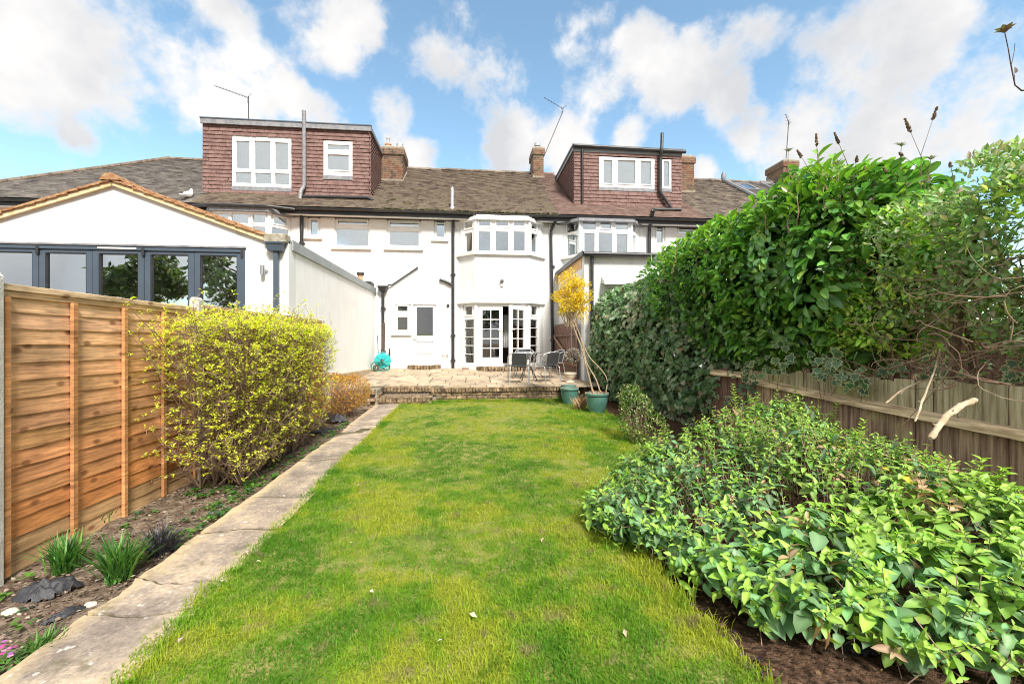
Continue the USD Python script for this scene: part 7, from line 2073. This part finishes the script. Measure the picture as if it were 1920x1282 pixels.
# dry leaves at its foot, and the shrivelled clump between the pots
k = 60; v, f, c = leaves(SMALL, np.c_[P1[0] + rs.normal(0, .09, k), P1[1] + rs.normal(0, .09, k), np.full(k, P1[2] + .35) + rs.uniform(0, .05, k)], rs.normal(size=(k, 3)), rs.normal(0, .3, (k, 3)) + [0, 0, 1], rs.uniform(.03, .06, k), .02, pick(rs, [(.5, .42, .28), (.42, .18, .10), (.30, .22, .13)], [3, 1, 1], k)); put('pot_litter', (v, f), dry_leaf, fo_, kind='stuff', smooth=True, tint=c)
dc = thing('dry_clump', 'dead straw-coloured plant clump on the soil between the two green pots', 'plant')
k = 130; a = rs.uniform(0, 6.28, k); v, f, c = leaves(TINY, np.c_[2.22 + rs.normal(0, .05, k), 8.45 + rs.normal(0, .05, k), np.full(k, -.53)], np.c_[np.cos(a) * .4, np.sin(a) * .4, np.ones(k)], np.c_[np.sin(a), np.cos(a), np.full(k, .2)], rs.uniform(.15, .32, k), .018, pick(rs, [(.42, .27, .15), (.30, .17, .10)], [2, 1], k)); put('dry_stalk', (v, f), dry_leaf, dc, kind='stuff', tint=c)

# heather ball in a hanging basket
rs = np.random.default_rng(109)
hb_ = thing('hanging_basket', 'ball of greyish dry heather hanging on thin chains under the forsythia', 'hanging basket')
hc_ = at_d(1074, 667, Dp + .3)
n = 1500; d = unit(rs.normal(size=(n, 3))); P = hc_ + d * rs.uniform(.09, .145, (n, 1))
v, f, c = leaves(TINY, P, d + rs.normal(0, .4, (n, 3)), rs.normal(size=(n, 3)), rs.uniform(.03, .05, n), .014, pick(rs, [(.42, .36, .34), (.24, .17, .15), (.55, .50, .46), (.16, .13, .09)], [3, 3, 1.5, 2], n)); put('heather', (v, f), dry_leaf, hb_, kind='stuff', tint=c)
m_ = trimesh.creation.icosphere(2, .10); put('basket', (np.array(m_.vertices) + hc_, np.array(m_.faces)), dark_wood, hb_)
tp = at_d(1073, 603, Dp + .3)
for s in range(3):
    a = s * 2.1; mb = MB(); mb.tube([tp, hc_ + [.12 * math.cos(a), .12 * math.sin(a), .06]], .0035, 4); put('chain', mb, alu, hb_)
mb = MB(); mb.tube([at_d(1072, 600, Dp + .02), tp], .006, 5); put('hook', mb, bark, hb_)

# ---------------------------------------------------------------- strap-leaved clumps and black grass
def clump(name, label, cat, x, y, n, ln, w, cols, seed, spread=.8, droop=.9, m=None):
    rs = np.random.default_rng(seed); t = thing(name, label, cat)
    S_ = 7; V, Fc, C = [], [], []
    for k in range(n):
        a = rs.uniform(0, 6.283); e = rs.uniform(.15, 1.0) ** .7 * spread; L = ln * rs.uniform(.6, 1.15); b = np.array([x + rs.normal(0, .03), y + rs.normal(0, .03), float(ground_z(y)) - .03])
        out = np.array([math.cos(a), math.sin(a), 0]); side = np.array([-math.sin(a), math.cos(a), 0])
        q = np.linspace(0, 1, S_); th = math.pi / 2 - e * .7 - q * droop * e
        dx = np.concatenate([[0], np.cumsum(np.cos(th[:-1]) * L / (S_ - 1))]); dz = np.concatenate([[0], np.cumsum(np.sin(th[:-1]) * L / (S_ - 1))])
        wd = w * np.minimum(1, (1 - q) * 3 + .05) * rs.uniform(.7, 1.2)
        c_ = b + dx[:, None] * out + dz[:, None] * [0, 0, 1]
        nv = len(V) * 2 * S_
        V.append(np.concatenate([c_ - side * wd[:, None] / 2, c_ + side * wd[:, None] / 2]))
        Fc += [(nv + i_, nv + i_ + 1, nv + S_ + i_ + 1) for i_ in range(S_ - 1)] + [(nv + i_, nv + S_ + i_ + 1, nv + S_ + i_) for i_ in range(S_ - 1)]
        C.append(np.tile(np.clip(np.array(cols[rs.integers(len(cols))]) * rs.uniform(.7, 1.3), 0, 1), (2 * S_, 1)))
    v = np.vstack(V); v[:, 2] = np.maximum(v[:, 2], ground_z(v[:, 1]) - .03)
    put('strap_leaf', (v, np.array(Fc)), m or leaf_soft, t, kind='stuff', smooth=True, tint=np.vstack(C))


GR = [(.042, .14, .022), (.07, .20, .03), (.03, .09, .018), (.13, .27, .045)]
clump('agapanthus', 'clump of dark green strap leaves nearest the near concrete post', 'plant', *at_z(122, 1068, -.62)[:2], 150, .25, .010, GR, 1)
clump('agapanthus', 'larger clump of green strap leaves beside the black grass', 'plant', *at_z(222, 1082, -.62)[:2], 210, .28, .010, GR, 2)
clump('black_grass', 'low tuft of blackish purple grass beside the green strap-leaved clumps', 'plant', *at_z(300, 1036, -.62)[:2], 260, .23, .006, [(.022, .020, .027), (.045, .042, .055), (.085, .085, .10)], 3, 1.15, 1.0)
clump('grass_tuft', 'small fresh grass tuft on the soil at the foot of the orange fence', 'plant', *at_z(190, 982, -.62)[:2], 45, .13, .008, GR, 4)
clump('grass_tuft', 'grass tuft growing at the path edge in the near corner', 'plant', *at_z(78, 1215, -.62)[:2], 130, .10, .006, [(.07, .17, .03), (.12, .24, .05)], 5, 1.0)
# weeds along the bed, primroses
rs = np.random.default_rng(110)
W_ = MB(); LP, LA, LL, LC = [], [], [], []
for k in range(330):
    q = rs.random()
    if q < .45:
        y = rs.uniform(2.4, 7.8); x = -2.06 - abs(rs.normal(0, .10))
    elif q < .75:
        y = rs.uniform(3.0, 4.6); x = rs.uniform(-2.7, -2.1)
    else:
        y = rs.uniform(1.6, 9); x = rs.uniform(-2.8, -2.05)
    if meshkit.noise(np.array([x * 2, y * 1.1, 0]), 6) < .42:
        continue
    z = float(ground_z(y)) - .02; g_ = rs.integers(5, 11); s = rs.uniform(.6, 1.5); c0 = np.array([(.055, .15, .025), (.10, .22, .03), (.06, .13, .06)][rs.integers(3)])
    for j_ in range(g_):
        a = j_ * 2.4 + rs.random(); LP.append((x + rs.normal(0, .015), y + rs.normal(0, .015), z)); LA.append((math.cos(a), math.sin(a), rs.uniform(.15, .9))); LL.append(rs.uniform(.02, .045) * s); LC.append(c0 * rs.uniform(.7, 1.3))
n = len(LP); LL = np.array(LL); v, f, c = leaves(SMALL, np.array(LP), np.array(LA), np.tile((0, 0, 1.0), (n, 1)), LL, LL * .6, np.array(LC))
put('weeds', (v, f), leaf_soft, None, 'low green weeds scattered over the soil bed by the path', 'weeds', kind='stuff', smooth=True, tint=c)
pr = thing('pink_primrose', 'small pink and purple flowers at the near end of the soil bed', 'flower')
for k in range(12):
    p = at_d(12 + rs.normal(0, 9), 1222 + rs.normal(0, 9), 1.93 + rs.normal(0, .03)); a = np.arange(5) * 2 * math.pi / 5 + rs.random()
    v, f, c = leaves(SMALL, np.tile(p, (5, 1)), np.c_[np.cos(a), np.sin(a), np.full(5, .3)], np.tile((0, -.2, 1.0), (5, 1)), .012, .011, np.tile([(.55, .10, .35), (.42, .16, .50), (.62, .3, .5)][k % 3], (5, 1))); put('flower', (v, f), leaf_thin, pr, smooth=True, tint=c)
k = 50; a = rs.uniform(0, 6.28, k); c0 = at_d(14, 1238, 1.93); v, f, c = leaves(SMALL, c0 + np.c_[rs.normal(0, .05, k), rs.normal(0, .04, k), np.full(k, -.01)], np.c_[np.cos(a), np.sin(a), np.full(k, .4)], np.tile((0, 0, 1.0), (k, 1)), rs.uniform(.03, .05, k), .02, vary((.07, .17, .03), k, rs)); put('foliage', (v, f), leaf_soft, pr, kind='stuff', smooth=True, tint=c)

# ---------------------------------------------------------------- chips, stones and dead leaves
def litter(n, xf, rs, cols, probs, smin, smax, flat, zoff=-.02):
    ico = trimesh.creation.icosphere(0, 1.0); iv_, if_ = np.array(ico.vertices), np.array(ico.faces); V, Fc, C = [], [], []
    col = pick(rs, cols, probs, n)
    for k in range(n):
        x, y = xf(); s = rs.uniform(smin, smax) ** 1.0; a = rs.uniform(0, 6.28); ca, sa = math.cos(a), math.sin(a)
        v = iv_ * (s, s * rs.uniform(.35, .9), s * flat * rs.uniform(.5, 1.2)) * (1 + rs.normal(0, .16, (12, 1)))
        v = v @ np.array([[ca, sa, 0], [-sa, ca, 0], [0, 0, 1]])
        V.append(v + (x, y, float(ground_z(y)) + zoff + s * flat * .4)); Fc.append(if_ + 12 * k); C.append(np.tile(col[k], (12, 1)))
    return np.vstack(V), np.vstack(Fc), np.vstack(C)


rs = np.random.default_rng(111)
v, f, c = litter(3600, lambda: (rs.uniform(-2.85, -2.02), 1.3 + 7.5 * rs.random() ** 1.6), rs, [(.10, .07, .05), (.17, .125, .09), (.26, .20, .145), (.055, .04, .03), (.38, .32, .25)], [4, 4, 2, 3, .7], .004, .016, .45)
put('soil_crumbs', (v, f), chip_m, None, 'crumbs, chips and gravel lying over the soil bed', 'crumbs', kind='stuff', tint=c)
v, f, c = litter(3600, lambda: (1.0 + 2.8 * rs.random() ** 1.3, rs.uniform(1.3, 6.5)), rs, [(.065, .036, .022), (.12, .07, .042), (.19, .12, .075), (.03, .02, .014)], [4, 4, 1.6, 3], .005, .022, .22, -.012)
put('bark_chips', (v, f), chip_m, None, 'dark bark chips under the spreading shrub', 'bark chips', kind='stuff', tint=c)
for k, (px, py, s, lb) in enumerate(((332, 903, .045, 'pale stone at the foot of the fence near the budding bush'), (162, 987, .05, 'flat pale stone behind the strap-leaved clumps'), (20, 1150, .04, 'pinkish stone beside the crumpled black plastic'), (118, 1110, .03, 'small tan stone right of the plastic heap'), (170, 1135, .03, 'cream pebble at the path edge below the weeds'), (302, 932, .03, 'small pale stone against the last near batten'))):
    p = at_z(px, py, -.63); m_ = trimesh.creation.icosphere(2, 1.0); vv = np.array(m_.vertices); vv = vv * (1 + .35 * (meshkit.noise(vv * 1.6 + k, k)[:, None] - .5)) * (s, s * .7, s * .5)
    put('stone', (vv + p + [0, 0, s * .2], np.array(m_.faces)), stone_pot_m, None, lb, 'stone', smooth=40)
LP = [at_z(px, py, -.575) for px, py in ((655, 1025), (335, 1228), (345, 1205), (905, 905), (880, 915), (1015, 955), (1020, 1015), (1145, 975), (670, 915), (780, 935), (1170, 1190), (1145, 1225), (700, 1120), (660, 1170), (830, 1210), (730, 980), (480, 1060), (940, 1040), (1100, 905), (590, 990), (1180, 945), (495, 925), (880, 1160), (1010, 1075), (1130, 1000))]
LP = LP[::2]; n = len(LP); P = np.array(LP) + [0, 0, .03]; a = rs.uniform(0, 6.28, n); L = rs.uniform(.025, .05, n)
v, f, c = leaves(SMALL, P, np.c_[np.cos(a), np.sin(a), rs.normal(0, .2, n)], rs.normal(0, .35, (n, 3)) + [0, 0, 1], L, L * .55, pick(rs, [(.55, .48, .36), (.42, .30, .19), (.50, .50, .34)], [3, 2, 1.5], n))
put('fallen_leaves', (v, f), dry_leaf, None, 'pale dead leaves scattered on the lawn', 'leaves', kind='stuff', tint=c)

# ---------------------------------------------------------------- the lawn's blades
def tuft(path, seed, n, h, spread, lean=.5):
    rs = np.random.default_rng(seed); V, Fc = [], []
    for k in range(n):
        a, b = rs.uniform(0, 6.28), rs.uniform(0, 6.28); r = spread * math.sqrt(rs.random()); o = np.array([r * math.cos(b), r * math.sin(b), -.01])
        L = h * rs.uniform(.5, 1.25); ln = lean * rs.uniform(.2, 1.3); w = rs.uniform(.0022, .0040)
        out = np.array([math.cos(a), math.sin(a), 0]); sd_ = np.array([-math.sin(a), math.cos(a), 0])
        p1 = o + out * L * ln * .35 + [0, 0, L * .62]; p2 = o + out * L * ln + [0, 0, L * (1 - .32 * ln)]
        s = 5 * k; V += [o - sd_ * w / 2, o + sd_ * w / 2, p1 - sd_ * w * .42, p1 + sd_ * w * .42, p2]; Fc += [(s, s + 1, s + 3), (s, s + 3, s + 2), (s + 2, s + 3, s + 4)]
    g = UsdGeom.Mesh.Define(stage, path); v, f = np.array(V), np.array(Fc)
    g.CreatePointsAttr(Vt.Vec3fArray.FromNumpy(v.astype(np.float32))); g.CreateFaceVertexCountsAttr(Vt.IntArray.FromNumpy(np.full(len(f), 3, np.int32))); g.CreateFaceVertexIndicesAttr(Vt.IntArray.FromNumpy(f.astype(np.int32).ravel())); g.CreateSubdivisionSchemeAttr('none')
    UsdShade.MaterialBindingAPI.Apply(g.GetPrim()).Bind(grass_m)


from shapely import contains_xy
rs = np.random.default_rng(112)
pi_ = UsdGeom.PointInstancer.Define(stage, '/World/grass')
tag(pi_.GetPrim(), 'short bright green and yellowish grass covering the lawn', 'grass', kind='stuff')
NT = 10
for k in range(NT):
    tuft(f'/World/grass/grass_blades_{k:03d}' if k else '/World/grass/grass_blades', 200 + k, 26 if k < 7 else 22, (.026, .030, .024, .034, .028, .022, .036, .06, .075, .055)[k], .045 if k < 7 else .04, .75 if k < 7 else .5)
pi_.CreatePrototypesRel().SetTargets([Sdf.Path(f'/World/grass/grass_blades_{k:03d}' if k else '/World/grass/grass_blades') for k in range(NT)])
pts, ids = [], []
for (ya, yb, den) in ((1.2, 2.6, 1250), (2.6, 4.2, 900), (4.2, 6.5, 560), (6.5, 9.75, 330)):
    n = int((yb - ya) * 4.3 * den); x, y = rs.uniform(-1.47, 2.7, n), rs.uniform(ya, yb, n)
    ok = contains_xy(LAWN, x, y); x, y = x[ok], y[ok]
    pts.append(np.c_[x, y]); ids.append(rs.integers(0, 7, len(x)))
ring = LAWN.exterior
for _ in range(3400):                                           # longer grass along the edges
    p = ring.interpolate(rs.random() * ring.length)
    if p.y > 1.0:
        pts.append(np.array([[p.x + rs.normal(0, .03), p.y + rs.normal(0, .03) - (.03 if p.y > 9.6 else 0)]])); ids.append(np.array([7 + rs.integers(0, 3) if (p.y > 9.5 or (p.x > 0 and rs.random() < .3) or rs.random() < .08) else rs.integers(0, 7)]))
n = 900; x, y = rs.uniform(1.2, 2.5, n), rs.uniform(5.2, 8.6, n); ok = contains_xy(LAWN, x, y) & (rs.random(n) < (x - 1.0) / 1.4)
pts.append(np.c_[x[ok], y[ok]]); ids.append(7 + rs.integers(0, 3, int(ok.sum())))
P = np.vstack(pts); ids = np.concatenate(ids); n = len(P)
Z = lawn_z(P[:, 0], P[:, 1])
pi_.CreatePositionsAttr(Vt.Vec3fArray.FromNumpy(np.c_[P, Z].astype(np.float32)))
pi_.CreateProtoIndicesAttr(Vt.IntArray.FromNumpy(ids.astype(np.int32)))
a = rs.uniform(0, 6.283, n) / 2; tl = rs.normal(0, .12, (n, 2)) / 2
q = np.c_[tl[:, 0], tl[:, 1], np.sin(a), np.cos(a)]; q /= np.linalg.norm(q, axis=1, keepdims=True)
pi_.CreateOrientationsAttr(Vt.QuathArray([Gf.Quath(float(w), float(x_), float(y_), float(z_)) for x_, y_, z_, w in q]))
hm = .75 + .6 * meshkit.noise(np.c_[P * 1.7, np.zeros(n)], 14)
s = (rs.uniform(.8, 1.2, n) * hm)[:, None] * np.array([[1.15, 1.15, 1.0]])
pi_.CreateScalesAttr(Vt.Vec3fArray.FromNumpy(s.astype(np.float32)))

# ---------------------------------------------------------------- trees at the other end of the gardens, mirrored in the glass
def tree(label, x, y, h, r, seed, col):
    rs = np.random.default_rng(seed); t = thing('garden_tree', label, 'tree', group='trees at the far end of the gardens')
    mb = MB(); mb.tube([(x, y, -.7), (x + .1, y, h * .4), (x, y + .1, h * .85)], [.25, .17, .05], 9)
    for k in range(9):
        a = k * 2.4; z = h * (.3 + .06 * k); mb.tube([(x, y, z), (x + r * .7 * math.cos(a), y + r * .7 * math.sin(a), z + h * .12)], [.07, .02], 6)
    put('trunk', mb, dark_bark, t, smooth=True)
    n = 4200; d = unit(rs.normal(size=(n, 3))); rad = rs.random((n, 1)) ** .35; P = np.array([x, y, h * .62]) + d * rad * np.array([r, r, h * .40]) * (1 + .5 * (meshkit.noise(d * 2.5, seed)[:, None] - .5))
    P = P[meshkit.noise(P * .8, seed + 1) > .57]; n = len(P); A = rs.normal(size=(n, 3)); v, f, c = leaves(SMALL, P, A, rs.normal(size=(n, 3)), rs.uniform(.25, .5, n), rs.uniform(.12, .25, n), vary(col, n, rs, .3)); put('crown', (v, f), leaf_soft, t, kind='stuff', tint=c)


tree('broad dark evergreen tree behind the viewpoint, mirrored in the folding doors', -10.6, -7.5, 7.2, 2.6, 1, (.13, .16, .09))
tree('loose tree behind the viewpoint beside the broad evergreen', -16.5, -9.0, 5.6, 2.0, 2, (.10, .13, .05))
tree('round garden tree behind the viewpoint opposite the white kitchen door', 3.5, -13.0, 5.2, 2.6, 3, (.05, .09, .03))
